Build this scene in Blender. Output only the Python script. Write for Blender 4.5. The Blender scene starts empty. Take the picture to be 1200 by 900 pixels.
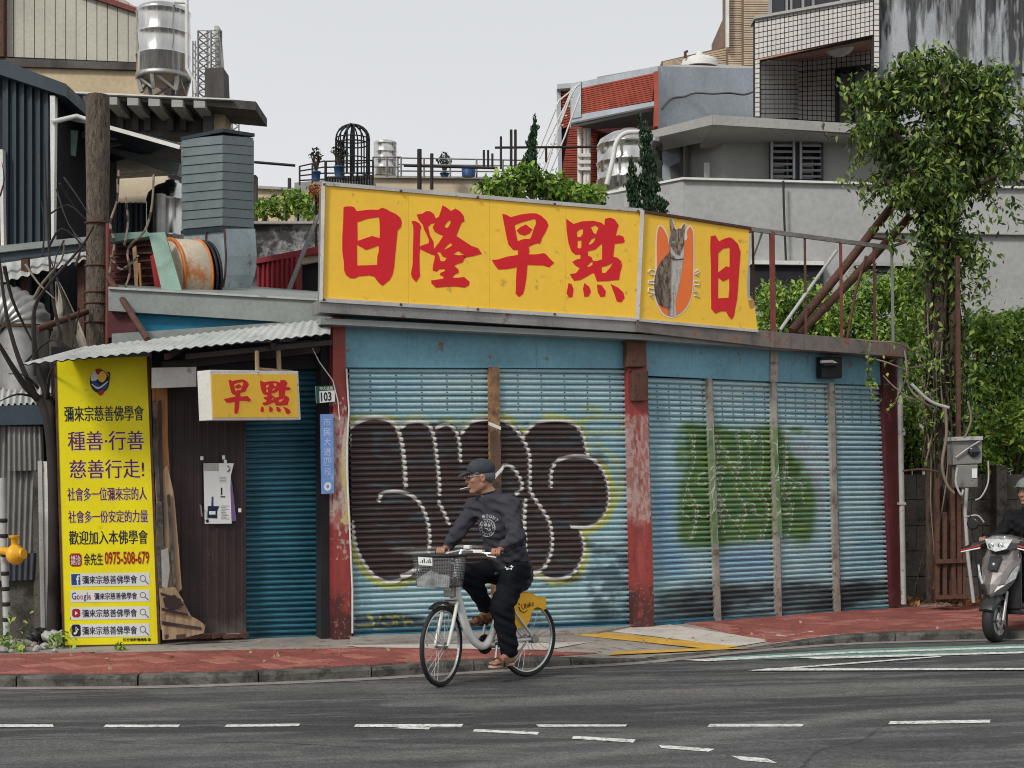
import bpy, math, random
import numpy as np
from mathutils import Vector, Matrix
from mathutils.bvhtree import BVHTree
random.seed(7); RNG = np.random.default_rng(7)
SC = bpy.context.scene
COL = SC.collection
# ------------------------------------------------------------------ camera
F = 1700.0; HZ = 585.0; EYE = 1.55          # focal length in photo pixels, horizon row, eye height
cd = bpy.data.cameras.new('camera'); cam = bpy.data.objects.new('camera', cd); COL.objects.link(cam)
cam.location = (0, 0, EYE); cam.rotation_euler = (math.pi/2, 0, 0)
cd.sensor_width = 36; cd.lens = 36*F/1200; cd.shift_y = (HZ-450)/1200; cd.clip_end = 3000; cd.clip_start = .1
SC.camera = cam
# ------------------------------------------------------------------ light: bright overcast
world = bpy.data.worlds.new('World'); SC.world = world; world.use_nodes = True
nt = world.node_tree; N = nt.nodes; L = nt.links
bg = N['Background']
sky = N.new('ShaderNodeTexSky'); sky.sky_type = 'NISHITA'; sky.sun_disc = False
SUN_EL, SUN_AZ = math.radians(40), math.radians(218)     # from behind the camera, left
sky.sun_elevation = SUN_EL; sky.sun_rotation = SUN_AZ; sky.air_density = 1; sky.dust_density = 4; sky.ozone_density = 1
hs = N.new('ShaderNodeHueSaturation'); hs.inputs['Saturation'].default_value = .12
L.new(sky.outputs[0], hs.inputs['Color'])
# the even cloud sheet: a cool grey that is a little darker overhead
tc = N.new('ShaderNodeTexCoord'); sx = N.new('ShaderNodeSeparateXYZ'); L.new(tc.outputs['Generated'], sx.inputs[0])
mr = N.new('ShaderNodeMapRange'); mr.inputs[1].default_value = 0; mr.inputs[2].default_value = .55
mr.inputs[3].default_value = 0; mr.inputs[4].default_value = 1
L.new(sx.outputs['Z'], mr.inputs[0])
cm = N.new('ShaderNodeMixRGB'); L.new(mr.outputs[0], cm.inputs[0])
cm.inputs[1].default_value = (7.2, 7.3, 7.45, 1); cm.inputs[2].default_value = (5.5, 5.7, 5.95, 1)
noi = N.new('ShaderNodeTexNoise'); noi.inputs['Scale'].default_value = 2.2; noi.inputs['Detail'].default_value = 4
L.new(tc.outputs['Generated'], noi.inputs['Vector'])
nm = N.new('ShaderNodeMapRange'); nm.inputs[3].default_value = .96; nm.inputs[4].default_value = 1.04
L.new(noi.outputs[0], nm.inputs[0])
cm2 = N.new('ShaderNodeMixRGB'); cm2.blend_type = 'MULTIPLY'; cm2.inputs[0].default_value = 1
L.new(cm.outputs[0], cm2.inputs[1]); L.new(nm.outputs[0], cm2.inputs[2])
mx = N.new('ShaderNodeMixRGB'); mx.inputs[0].default_value = .85
L.new(hs.outputs[0], mx.inputs[1]); L.new(cm2.outputs[0], mx.inputs[2])
L.new(mx.outputs[0], bg.inputs['Color']); bg.inputs['Strength'].default_value = .085
sd = bpy.data.lights.new('sun', 'SUN'); sun = bpy.data.objects.new('sun', sd); COL.objects.link(sun)
sd.energy = 1.5; sd.angle = math.radians(11); sd.color = (1, .965, .9)
sdir = Vector((math.sin(SUN_AZ)*math.cos(SUN_EL), math.cos(SUN_AZ)*math.cos(SUN_EL), math.sin(SUN_EL)))
sun.rotation_euler = sdir.to_track_quat('Z', 'Y').to_euler()
SC.view_settings.view_transform = 'Standard'; SC.view_settings.look = 'None'; SC.view_settings.gamma = 1
SC.view_settings.exposure = 0.53
SC.render.engine = 'CYCLES'; SC.cycles.max_bounces = 6; SC.cycles.filter_width = 1.05

# ------------------------------------------------------------------ places
def W(u, v, Y):                       # the point at depth Y that the photo shows at pixel (u, v)
    return Vector(((u-600)/F*Y, Y, EYE+(HZ-v)/F*Y))
def G(x, y=0):                        # height of the road
    t = max(0.0, x-1.2)
    return .023*t*t/(t+.5) if x < 9 else .023*7.8*7.8/8.3
def PX(u, v, extra=0.0):              # the point on the road (plus extra height) seen at pixel (u, v)
    z = extra
    for _ in range(12):
        Y = (EYE-z)*F/max(1.0, v-HZ); x = (u-600)/F*Y; z = G(x)+extra
    return Vector((x, Y, z))
class Pl:                             # an upright plane, ang = its turn from the picture's own left-right
    def __init__(s, p, ang):
        s.p = Vector((p[0], p[1], 0)); s.a = math.radians(ang)
        s.d = Vector((math.cos(s.a), math.sin(s.a), 0)); s.n = Vector((math.sin(s.a), -math.cos(s.a), 0))
    def at(s, u, v, off=0.0):
        q = s.p+s.n*off; r = Vector(((u-600)/F, 1, (HZ-v)/F))
        t = q.dot(s.n)/r.dot(s.n)
        return Vector((r.x*t, t, EYE+r.z*t))
    def st(s, u, v, off=0.0):
        w = s.at(u, v, off); return (w-s.p).dot(s.d), w.z
PA = Pl((-1.672, 15.2), 23.2)         # front with the two big shutters
PB = Pl((1.409, 16.52), 30)           # front with the four shutters
FL = .09                              # height of the pavement over the road

# ------------------------------------------------------------------ objects
def tagg(o, label=None, cat=None, group=None, kind=None):
    if label: o['label'] = label
    if cat: o['category'] = cat
    if group: o['group'] = group
    if kind: o['kind'] = kind
    return o
def thing(name, label, cat, loc, group=None):
    o = bpy.data.objects.new(name, None); COL.objects.link(o); o.location = loc; o.empty_display_size = .1
    return tagg(o, label, cat, group)
def wloc(o):
    v = Vector((0, 0, 0))
    while o is not None: v = v+Vector(o.location); o = o.parent
    return v
def link(name, me, parent=None, loc=(0, 0, 0)):
    o = bpy.data.objects.new(name, me); COL.objects.link(o); o.location = loc
    if parent is not None: o.parent = parent
    return o
class MB:
    def __init__(s): s.v = []; s.f = []; s.m = []; s.sm = []; s.cur = 0; s.smooth = False
    def add(s, vs, fs, smooth=None):
        b = len(s.v); s.v += [Vector(q) for q in vs]
        for f in fs: s.f.append([b+i for i in f]); s.m.append(s.cur); s.sm.append(s.smooth if smooth is None else smooth)
        return s
    def mat(s, i): s.cur = i; return s
    def hexa(s, p):                   # 8 points: bottom ring then top ring
        return s.add(p, [(3, 2, 1, 0), (4, 5, 6, 7), (0, 1, 5, 4), (1, 2, 6, 5), (2, 3, 7, 6), (3, 0, 4, 7)])
    def box(s, c, sz, rz=0.0):
        c = Vector(c); hx, hy, hz = sz[0]/2, sz[1]/2, sz[2]/2; co, si = math.cos(rz), math.sin(rz)
        P = []
        for z in (-hz, hz):
            for x, y in ((-hx, -hy), (hx, -hy), (hx, hy), (-hx, hy)):
                P.append(c+Vector((x*co-y*si, x*si+y*co, z)))
        return s.hexa(P)
    def prism(s, pts, vec):           # front outline (any polygon), extruded by vec
        n = len(pts); pts = [Vector(p) for p in pts]; vec = Vector(vec)
        return s.add(pts+[p+vec for p in pts], [tuple(range(n)), tuple(range(2*n-1, n-1, -1))]+[(i, i+n, (i+1) % n+n, (i+1) % n) for i in range(n)])
    def beam(s, a, b, w, h=None, up=(0, 0, 1)):
        a = Vector(a); b = Vector(b); h = h or w; d = (b-a).normalized(); up = Vector(up)
        if abs(d.dot(up)) > .95: up = Vector((0, 1, 0))
        x = d.cross(up).normalized()*w/2; y = x.cross(d).normalized()*h/2
        return s.hexa([a-x-y, a+x-y, a+x+y, a-x+y, b-x-y, b+x-y, b+x+y, b-x+y])
    def tube(s, path, r, n=8, cap=True):
        path = [Vector(p) for p in path]; R = r if isinstance(r, (list, tuple)) else [r]*len(path)
        vs = []; fs = []; x = None
        for i, p in enumerate(path):
            d = (path[min(i+1, len(path)-1)]-path[max(i-1, 0)])
            d = d.normalized() if d.length > 1e-9 else Vector((0, 0, 1))
            if x is None: x = d.orthogonal().normalized()
            else:
                x = x-d*x.dot(d); x = x.normalized() if x.length > 1e-6 else d.orthogonal().normalized()
            y = d.cross(x)
            for k in range(n):
                t = 2*math.pi*k/n; vs.append(p+(x*math.cos(t)+y*math.sin(t))*R[i])
        for i in range(len(path)-1):
            for k in range(n): fs.append((i*n+k, i*n+(k+1) % n, (i+1)*n+(k+1) % n, (i+1)*n+k))
        s.add(vs, fs, smooth=n > 5)
        if cap: s.add(vs[:n], [tuple(range(n-1, -1, -1))], smooth=False); s.add(vs[-n:], [tuple(range(n))], smooth=False)
        return s
    def lathe(s, prof, c, n=24, axis=(0, 0, 1), smooth=True):
        c = Vector(c); ax = Vector(axis).normalized(); x = ax.orthogonal().normalized(); y = ax.cross(x); vs = []; fs = []
        for r, z in prof:
            for k in range(n):
                t = 2*math.pi*k/n; vs.append(c+ax*z+(x*math.cos(t)+y*math.sin(t))*r)
        for i in range(len(prof)-1):
            for k in range(n): fs.append((i*n+k, i*n+(k+1) % n, (i+1)*n+(k+1) % n, (i+1)*n+k))
        s.add(vs, fs, smooth=smooth); s.add(vs[:n], [tuple(range(n-1, -1, -1))], smooth=False); return s.add(vs[-n:], [tuple(range(n))], smooth=False)
    def loft(s, rings, cap=True, smooth=True):
        n = len(rings[0]); vs = [Vector(p) for r in rings for p in r]; fs = []
        for i in range(len(rings)-1):
            for k in range(n): fs.append((i*n+k, i*n+(k+1) % n, (i+1)*n+(k+1) % n, (i+1)*n+k))
        if cap: fs.append(tuple(range(n-1, -1, -1))); fs.append(tuple((len(rings)-1)*n+k for k in range(n)))
        return s.add(vs, fs, smooth=smooth)
    def mesh(s, mats, org=(0, 0, 0)):
        me = bpy.data.meshes.new('mesh'); org = Vector(org)
        me.from_pydata([v-org for v in s.v], [], s.f)
        me.polygons.foreach_set('material_index', s.m); me.polygons.foreach_set('use_smooth', s.sm)
        for m in (mats if isinstance(mats, (list, tuple)) else [mats]): me.materials.append(m)
        me.validate(); me.update(); return me
    def build(s, name, mats, parent=None, org=None, bevel=0):
        if parent is not None: o = link(name, s.mesh(mats, wloc(parent)), parent)
        else:
            if org is None:
                xs = [v.x for v in s.v]; ys = [v.y for v in s.v]; zs = [v.z for v in s.v]
                org = ((min(xs)+max(xs))/2, (min(ys)+max(ys))/2, min(zs))
            o = link(name, s.mesh(mats, org), None, org)
        if bevel:
            b = o.modifiers.new('bevel', 'BEVEL'); b.width = bevel; b.segments = 2; b.limit_method = 'ANGLE'
        return o
def corr(mb, a, b, c, d, n, amp, seg=4, trap=False, thick=0):
    """corrugated sheet on the quad a b (bottom edge) c d (top edge, c above b); ribs run from ab to dc"""
    a, b, c, d = map(Vector, (a, b, c, d)); nr = (b-a).cross(d-a).normalized(); vs = []; fs = []
    if trap: seq = [(0, 0), (.5, 0), (.6, 1), (.9, 1)]
    else: seq = [(k/seg, .5-.5*math.cos(2*math.pi*k/seg)) for k in range(seg)]
    P = [((i+t)/n, h) for i in range(n) for t, h in seq]+[(1.0, 0)]
    for t, h in P:
        vs.append(a.lerp(b, t)+nr*h*amp); vs.append(d.lerp(c, t)+nr*h*amp)
    for i in range(len(P)-1): fs.append((2*i, 2*i+2, 2*i+3, 2*i+1))
    mb.add(vs, fs, smooth=not trap)
# ------------------------------------------------------------------ materials
def mat(name, col, rough=.7, metal=0.0, var=.18, scale=3.0, dark=None, streak=0.0, streak_col=(.03, .028, .025), streak_scale=(9, 9, .7),
        streak_w=.12, spots=0.0, spot_col=(.2, .08, .03), spot_scale=6, bump=0.0, bump_scale=60, spec=.4, coat=0, low=None, low_col=(.03, .03, .03), stretch=(1, 1, 1), fine=.1):
    m = bpy.data.materials.new(name); m.use_nodes = True; t = m.node_tree; N = t.nodes; L = t.links
    b = N['Principled BSDF']; b.inputs['Roughness'].default_value = rough; b.inputs['Metallic'].default_value = metal
    b.inputs['Specular IOR Level'].default_value = spec
    if coat: b.inputs['Coat Weight'].default_value = coat; b.inputs['Coat Roughness'].default_value = .1
    geo = N.new('ShaderNodeNewGeometry'); mp = N.new('ShaderNodeMapping'); mp.inputs['Scale'].default_value = stretch
    L.new(geo.outputs['Position'], mp.inputs[0])
    def noise(sc, det=6, vec=mp.outputs[0], ro=.6):
        n = N.new('ShaderNodeTexNoise'); n.inputs['Scale'].default_value = sc; n.inputs['Detail'].default_value = det; n.inputs['Roughness'].default_value = ro
        L.new(vec, n.inputs['Vector']); return n.outputs[0]
    def rng(src, a, b_, lo, hi):
        r = N.new('ShaderNodeMapRange'); r.inputs[1].default_value = a; r.inputs[2].default_value = b_; r.inputs[3].default_value = lo; r.inputs[4].default_value = hi
        L.new(src, r.inputs[0]); return r.outputs[0]
    def mix(f, c1, c2, mode='MIX'):
        x = N.new('ShaderNodeMixRGB'); x.blend_type = mode
        for i, q in ((0, f), (1, c1), (2, c2)):
            if hasattr(q, 'default_value') or hasattr(q, 'links'): L.new(q, x.inputs[i])
            elif i == 0: x.inputs[0].default_value = q
            else: x.inputs[i].default_value = (*q, 1)
        return x.outputs[0]
    c = col if not isinstance(col, str) else None
    v1 = rng(noise(scale), .3, .7, 1-var, 1+var)
    out = mix(1.0, c, v1, 'MULTIPLY')
    if fine: out = mix(1.0, out, rng(noise(scale*14, 3), .3, .7, 1-fine, 1+fine), 'MULTIPLY')
    if spots: out = mix(rng(noise(spot_scale, 8, ro=.72), .62-.25*spots, .70-.2*spots, 0, .9), out, spot_col)
    if streak:
        m2 = N.new('ShaderNodeMapping'); m2.inputs['Scale'].default_value = streak_scale; L.new(geo.outputs['Position'], m2.inputs[0])
        out = mix(rng(noise(1.0, 8, m2.outputs[0], .68), .66-.3*streak, .66-.3*streak+streak_w*2, 0, .92), out, streak_col)
    if low is not None:               # grime that sits near the ground
        sx = N.new('ShaderNodeSeparateXYZ'); L.new(geo.outputs['Position'], sx.inputs[0])
        add = N.new('ShaderNodeMath'); add.operation = 'MULTIPLY_ADD'; L.new(noise(4, 6), add.inputs[0]); add.inputs[1].default_value = -.9
        L.new(sx.outputs['Z'], add.inputs[2])
        out = mix(rng(add.outputs[0], low-.45, low-.75, 0, .85), out, low_col)
    L.new(out, b.inputs['Base Color'])
    L.new(rng(noise(scale*4), .3, .7, max(.03, rough-.12), min(1, rough+.12)), b.inputs['Roughness'])
    if bump:
        bm = N.new('ShaderNodeBump'); bm.inputs['Strength'].default_value = bump; bm.inputs['Distance'].default_value = .02
        L.new(noise(bump_scale, 4), bm.inputs['Height']); L.new(bm.outputs[0], b.inputs['Normal'])
    return m
def leafmat(name, cols, rough=.45):
    m = bpy.data.materials.new(name); m.use_nodes = True; t = m.node_tree; N = t.nodes; L = t.links; b = N['Principled BSDF']
    g = N.new('ShaderNodeNewGeometry'); r = N.new('ShaderNodeValToRGB'); r.color_ramp.interpolation = 'LINEAR'
    e = r.color_ramp.elements
    while len(e) < len(cols): e.new(.5)
    for i, c in enumerate(cols): e[i].position = i/(len(cols)-1); e[i].color = (*c, 1)
    L.new(g.outputs['Random Per Island'], r.inputs[0]); L.new(r.outputs[0], b.inputs['Base Color'])
    b.inputs['Roughness'].default_value = rough; b.inputs['Specular IOR Level'].default_value = .5
    tr = N.new('ShaderNodeBsdfTranslucent'); L.new(r.outputs[0], tr.inputs[0]); ms = N.new('ShaderNodeMixShader'); ms.inputs[0].default_value = .3
    L.new(b.outputs[0], ms.inputs[1]); L.new(tr.outputs[0], ms.inputs[2]); L.new(ms.outputs[0], N['Material Output'].inputs[0])
    return m
def srgb(r, g, b):
    return tuple(((c/255+.055)/1.055)**2.4 if c > 10 else c/255/12.92 for c in (r, g, b))
M = dict(
 asphalt=mat('asphalt', (.074, .074, .078), .82, var=.22, scale=3.2, fine=.75, bump=.7, bump_scale=110, stretch=(.55, 1.3, 1), streak=.50, streak_col=(.150, .150, .146), streak_scale=(.16, 1.0, 1), streak_w=.32, spots=.42, spot_col=(.034, .034, .037), spot_scale=1.6),
 gutter=mat('gutter', (.26, .23, .21), .85, var=.25, scale=3, bump=.2, spots=.3, spot_col=(.09, .08, .07)),
 kerb=mat('kerb_concrete', (.115, .108, .095), .9, var=.35, scale=4, spots=.62, spot_col=(.035, .035, .03), spot_scale=5, bump=.4),
 slab=mat('pavement_slab', (.30, .27, .24), .85, var=.25, scale=1.6, spots=.3, spot_col=(.13, .11, .09), bump=.25),
 paleslab=mat('pale_slab', (.52, .47, .42), .85, var=.18, scale=2, spots=.2, spot_col=(.3, .26, .22), bump=.2),
 paver=mat('red_paver', (.25, .072, .056), .8, var=.25, scale=2.2, fine=.3, spots=.35, spot_col=(.16, .06, .045), bump=.3),
 paver2=mat('red_paver_worn', (.33, .115, .09), .8, var=.3, scale=2.6, fine=.3, spots=.3, spot_col=(.30, .16, .12), bump=.3),
 joint=mat('sand_joint', (.56, .43, .37), .95, var=.3, scale=4),
 white_line=mat('white_road_paint', (.72, .72, .68), .6, var=.2, scale=5, spots=.5, spot_col=(.2, .2, .19), spot_scale=25),
 yellow_line=mat('yellow_road_paint', (.62, .36, .05), .65, var=.18, scale=3, spots=.25, spot_col=(.3, .2, .08), spot_scale=18),
 green_line=mat('green_road_paint', (.14, .26, .22), .75, var=.2, scale=3, spots=.35, spot_col=(.07, .1, .09), spot_scale=14),
 earth=mat('earth', (.07, .06, .045), .95, var=.4, scale=3, bump=.6, bump_scale=20),
 red_paint=mat('red_paint_pillar', (.27, .040, .032), .5, var=.22, scale=2.4, spots=.28, spot_col=(.34, .16, .14), spot_scale=5, low=.5, low_col=(.05, .018, .016), streak=.08, streak_scale=(14, 14, 1.2)),
 dark_red=mat('dark_red_paint', (.085, .014, .016), .55, var=.3, scale=3, spots=.15, spot_col=(.14, .06, .05)),
 teal=mat('teal_shutter_paint', (.035, .155, .215), .45, var=.25, scale=3, metal=.1, low=.25, low_col=(.01, .03, .035)),
 blue_panel=mat('blue_panel', (.15, .34, .43), .5, var=.22, scale=1.5, streak=.18, streak_col=(.05, .12, .16), spots=.1, spot_col=(.2, .12, .07)),
 blue_bright=mat('bright_blue_panel', (.0, .17, .30), .5, var=.15),
 fascia=mat('galvanised_fascia', (.27, .26, .25), .45, metal=.35, var=.3, scale=3, streak=.25, streak_col=(.10, .085, .08), spots=.12, spot_col=(.14, .06, .04)),
 rustfascia=mat('rusty_fascia', (.19, .165, .15), .6, metal=.2, var=.4, scale=4, streak=.3, streak_col=(.05, .042, .04), spots=.35, spot_col=(.24, .085, .05), spot_scale=4),
 mullion=mat('bare_steel_mullion', (.34, .31, .27), .5, metal=.3, var=.35, scale=5, spots=.35, spot_col=(.17, .09, .05), spot_scale=9),
 rustpost=mat('rusty_mullion', (.27, .15, .075), .7, var=.5, scale=6, spots=.55, spot_col=(.10, .05, .03), spot_scale=8),
 sign_yellow=mat('yellow_sign_face', srgb(250, 200, 62), .42, var=.07, scale=.8, fine=.03, spots=.06, spot_col=(.5, .3, .06), streak=.06, streak_col=(.52, .34, .08), streak_scale=(5, 5, .6)),
 sign_red=mat('red_sign_print', srgb(214, 20, 32), .42, var=.05, fine=.03),
 alum=mat('sign_frame_aluminium', (.50, .49, .47), .4, metal=.3, var=.2, spots=.1, spot_col=(.2, .14, .1)),
 white=mat('white_paint', (.66, .65, .61), .5, var=.12, spots=.1, spot_col=(.3, .22, .16)),
 whiteflat=mat('white_print', (.72, .73, .72), .5, var=.05, fine=.02),
 banner=mat('yellow_banner', srgb(240, 226, 8), .55, var=.06, scale=2, fine=.03, spots=.05, spot_col=(.35, .30, .02), spot_scale=3),
 navy=mat('navy_print', (.006, .012, .045), .55, var=.1), maroon=mat('maroon_print', (.13, .008, .035), .55, var=.1),
 black=mat('black_paint', (.012, .012, .013), .45, var=.3), blackflat=mat('black_print', (.012, .012, .014), .6, var=.1),
 print_red=mat('red_print', (.36, .014, .015), .5, var=.1), print_blue=mat('blue_print', (.02, .065, .20), .5, var=.1),
 grey_print=mat('grey_print', (.16, .17, .19), .6, var=.1), mag=mat('purple_print', (.16, .09, .26), .6, var=.1),
 plate_green=mat('dark_green_print', (.012, .07, .04), .5), bluestrip=mat('blue_strip_print', (.16, .30, .62), .5, var=.1, spots=.1, spot_col=(.4, .5, .7)),
 brownwall=mat('brown_painted_sheet', (.032, .018, .018), .55, var=.3, scale=3, streak=.1, streak_col=(.09, .06, .05), spots=.1, spot_col=(.10, .055, .045), low=.35, low_col=(.12, .095, .08)),
 wood=mat('bare_broken_wood', (.40, .27, .17), .85, var=.35, scale=3, stretch=(9, 9, .8), streak=.25, streak_col=(.10, .06, .035), streak_scale=(30, 30, 1.3), bump=.6),
 wood_orange=mat('orange_plywood', (.42, .19, .07), .8, var=.35, scale=3, stretch=(12, 12, .8), streak=.22, streak_col=(.13, .06, .03), streak_scale=(34, 34, 1.1), bump=.5),
 wood_pole=mat('weathered_pole', (.135, .105, .08), .9, var=.5, scale=5, stretch=(7, 7, 1.6), spots=.45, spot_col=(.03, .025, .02), spot_scale=8, bump=1.0, bump_scale=18),
 roofsheet=mat('pale_roof_sheet', (.42, .43, .41), .6, var=.2, scale=3, spots=.25, spot_col=(.24, .22, .19), spot_scale=9, streak=.1, streak_col=(.2, .18, .16)),
 greybeam=mat('grey_painted_beam', (.24, .26, .245), .5, var=.14, scale=2, streak=.1, streak_col=(.13, .13, .12)),
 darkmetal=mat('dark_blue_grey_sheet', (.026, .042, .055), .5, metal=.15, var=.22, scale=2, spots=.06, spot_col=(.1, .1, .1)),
 darkvoid=mat('void_shade_black', (.018, .018, .022), .9, var=.3),  # near black colour, mostly standing in for shade inside sheds and openings
 beige_sheet=mat('beige_wall_panel', (.44, .42, .35), .6, var=.14, scale=1, streak=.1, streak_col=(.2, .17, .13), streak_scale=(2.5, 2.5, .3)),
 beige_con=mat('beige_render', (.56, .45, .29), .9, var=.15, scale=.8, streak=.12, streak_col=(.24, .17, .10), streak_scale=(2, 2, .4), bump=.3),
 steel=mat('polished_steel', (.62, .61, .58), .2, metal=1.0, var=.25, scale=1.5, stretch=(3, 3, .4), fine=.04),
 steel_dull=mat('dull_steel', (.36, .35, .335), .45, metal=.85, var=.25, scale=2, spots=.1, spot_col=(.25, .2, .16)),
 darkcon=mat('sooty_concrete', (.09, .082, .075), .9, var=.45, scale=1.6, streak=.4, streak_col=(.022, .02, .019), streak_scale=(3, 3, .5), bump=.5),
 duct=mat('blue_grey_duct', (.17, .205, .21), .5, metal=.2, var=.12, scale=2, streak=.06, streak_col=(.08, .11, .12)),
 galv=mat('galvanised_duct', (.40, .47, .49), .42, metal=.35, var=.2, scale=2, spots=.14, spot_col=(.20, .13, .09), streak=.12, streak_col=(.24, .22, .2)),
 rust=mat('rusty_steel', (.10, .045, .03), .8, var=.5, scale=6, spots=.4, spot_col=(.05, .025, .02), bump=.4),
 rust_red=mat('red_oxide_steel', (.17, .040, .032), .7, var=.4, scale=6, spots=.3, spot_col=(.06, .025, .02)),
 fan_cream=mat('cream_fan_cowl', (.52, .45, .34), .55, var=.15, low=None, spots=.25, spot_col=(.55, .17, .03), spot_scale=3),
 fan_orange=mat('orange_fan_rim', (.62, .17, .025), .5, var=.25, spots=.3, spot_col=(.35, .1, .03)),
 greenflap=mat('faded_green_sheet', (.20, .32, .26), .6, var=.2, scale=3, spots=.2, spot_col=(.3, .34, .3)),
 redshed=mat('red_corrugated_sheet', (.30, .035, .045), .5, var=.18, scale=2),
 mould=mat('mouldy_white_wall', (.34, .34, .33), .9, var=.3, scale=2, spots=.72, spot_col=(.02, .02, .02), spot_scale=2.6, bump=.4),
 render_grey=mat('grey_render', (.30, .30, .285), .9, var=.10, scale=.7, fine=.04, streak=.08, streak_col=(.2, .2, .19), streak_scale=(.5, .5, 2.5), bump=.15),
 render_light=mat('pale_grey_render', (.37, .37, .36), .9, var=.1, scale=.7, streak=.08, streak_col=(.22, .22, .21), streak_scale=(1.5, 1.5, .4)),
 cornice=mat('grey_cornice', (.36, .35, .33), .85, var=.12, scale=1.2, streak=.1, streak_col=(.2, .19, .18)),
 bluewall=mat('pale_blue_grey_render', (.40, .44, .48), .9, var=.16, scale=.8, streak=.22, streak_col=(.24, .27, .30), streak_scale=(2, 2, .35), bump=.15),
 sootwall=mat('black_streaked_concrete', (.34, .36, .38), .9, var=.25, scale=1, streak=.56, streak_col=(.028, .028, .028), streak_scale=(1.7, 1.7, .28), streak_w=.1, spots=.25, spot_col=(.08, .08, .08), spot_scale=1.4, bump=.4),
 tile=mat('white_wall_tile', (.56, .53, .50), .35, var=.12, scale=2, fine=.1), grout=mat('dark_grout', (.035, .03, .03), .9),
 beige_tile=mat('beige_strip_tile', (.50, .39, .28), .6, var=.18, scale=3, fine=.15), beige_grout=mat('tan_grout', (.20, .13, .09), .9),
 redbrick=mat('red_strip_brick', (.34, .068, .04), .75, var=.25, scale=3, fine=.2), mortar=mat('brick_mortar', (.075, .02, .018), .9),
 soffit=mat('salmon_soffit', (.42, .22, .16), .8, var=.2, scale=2), soffit_grey=mat('grey_soffit', (.12, .12, .125), .8, var=.15),
 glass=mat('dark_window_glass', (.012, .014, .018), .08, var=.2, spec=.8), glass_pale=mat('dusty_window_glass', (.22, .21, .17), .25, var=.3, spec=.6),
 winframe=mat('navy_window_frame', (.03, .04, .06), .5), bars=mat('window_bar', (.33, .33, .34), .5, metal=.3),
 cream=mat('cream_wall', (.62, .52, .38), .85, var=.1), pot_blue=mat('blue_planter', (.035, .085, .18), .5),
 bark=mat('vine_bark', (.06, .042, .03), .95, var=.5, scale=8, stretch=(3, 3, 1), bump=.8, bump_scale=30),
 twig=mat('pale_twig', (.20, .16, .12), .9, var=.3), darktwig=mat('dark_twig', (.03, .024, .022), .9, var=.3),
 wallgrey=mat('old_block_wall', (.10, .088, .075), .95, var=.4, scale=2.2, spots=.45, spot_col=(.03, .028, .024), spot_scale=4, bump=.6),
 cor_grey=mat('weathered_corrugated_sheet', (.22, .215, .205), .6, metal=.2, var=.25, scale=2, streak=.22, streak_col=(.08, .07, .06), streak_scale=(5, 5, .5)),
 cor_dark=mat('slate_corrugated_sheet', (.06, .065, .085), .6, var=.25), tarp=mat('dirty_beige_tarp', (.36, .32, .26), .85, var=.35, scale=3, spots=.4, spot_col=(.10, .085, .07), bump=.7, bump_scale=7),
 valve=mat('yellow_valve_paint', (.70, .36, .02), .45, var=.2), pipe=mat('pale_pvc_pipe', (.40, .40, .38), .5, var=.2, spots=.2, spot_col=(.15, .12, .09)),
 stone=mat('rubble_stone', (.34, .32, .29), .9, var=.35), meter=mat('meter_box_grey', (.22, .215, .2), .55, metal=.2, var=.25, spots=.2, spot_col=(.1, .08, .07)),
 leafA=leafmat('vine_leaf', [(.012, .03, .008), (.035, .07, .014), (.085, .16, .03), (.20, .29, .05), (.40, .48, .12)]),  # darkest and palest tones put shadows and highlights into the leaf colour
 leafB=leafmat('bush_leaf', [(.02, .055, .01), (.07, .17, .02), (.18, .33, .035), (.32, .46, .06), (.48, .60, .14)]),  # yellow-green top tones carry the highlights as leaf colour
 leafC=leafmat('conifer_leaf', [(.008, .025, .012), (.02, .06, .022), (.045, .11, .035)]),
 leafD=leafmat('dark_bonsai_leaf', [(.008, .018, .012), (.02, .04, .022), (.035, .06, .03)]),
 tyre=mat('rubber', (.018, .018, .019), .7, var=.2), chrome=mat('bright_rim', (.66, .66, .65), .25, metal=.9, var=.05),
 frame_white=mat('pearl_white_frame', (.74, .74, .70), .3, var=.05, coat=.4, fine=.02), fender=mat('orange_yellow_fender', (.93, .49, .02), .35, var=.05, coat=.3, fine=.02),
 basket=mat('grey_basket_mesh', (.15, .155, .16), .5, metal=.2), basket_dark=mat('black_basket_rim', (.03, .03, .032), .5),
 skin=mat('tanned_skin', (.33, .165, .105), .5, var=.12, scale=12, fine=.08), shirt=mat('charcoal_sweatshirt', (.034, .034, .044), .85, var=.18, scale=9, bump=.35, bump_scale=22),
 trousers=mat('black_track_trousers', (.005, .006, .010), .85, spec=.2, var=.2, scale=8, bump=.3, bump_scale=18), cap=mat('dark_slate_cap', (.035, .04, .048), .8, var=.15, scale=20),
 hair=mat('grey_hair', (.14, .14, .145), .7, var=.5, scale=60, bump=.8, bump_scale=200), sandal=mat('brown_sandal', (.14, .06, .035), .6), sole=mat('pale_sole', (.50, .36, .28), .7),
 jacket=mat('black_jacket', (.007, .007, .009), .8, spec=.2, var=.2, scale=10, bump=.3, bump_scale=20), helmet=mat('grey_green_helmet', (.17, .19, .18), .5, var=.15),
 scoot=mat('champagne_grey_scooter_paint', (.20, .18, .172), .28, metal=.35, var=.06, coat=.6, fine=.02), scoot_black=mat('scooter_black_plastic', (.016, .016, .018), .4, var=.1, coat=.2),
 lamp=mat('headlamp_glass', (.60, .62, .62), .12, metal=.25, var=.4, scale=22, spec=.9), scoot_red=mat('scooter_red_stripe', (.35, .03, .02), .4), saddle=mat('black_saddle', (.02, .02, .02), .6),
)
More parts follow.
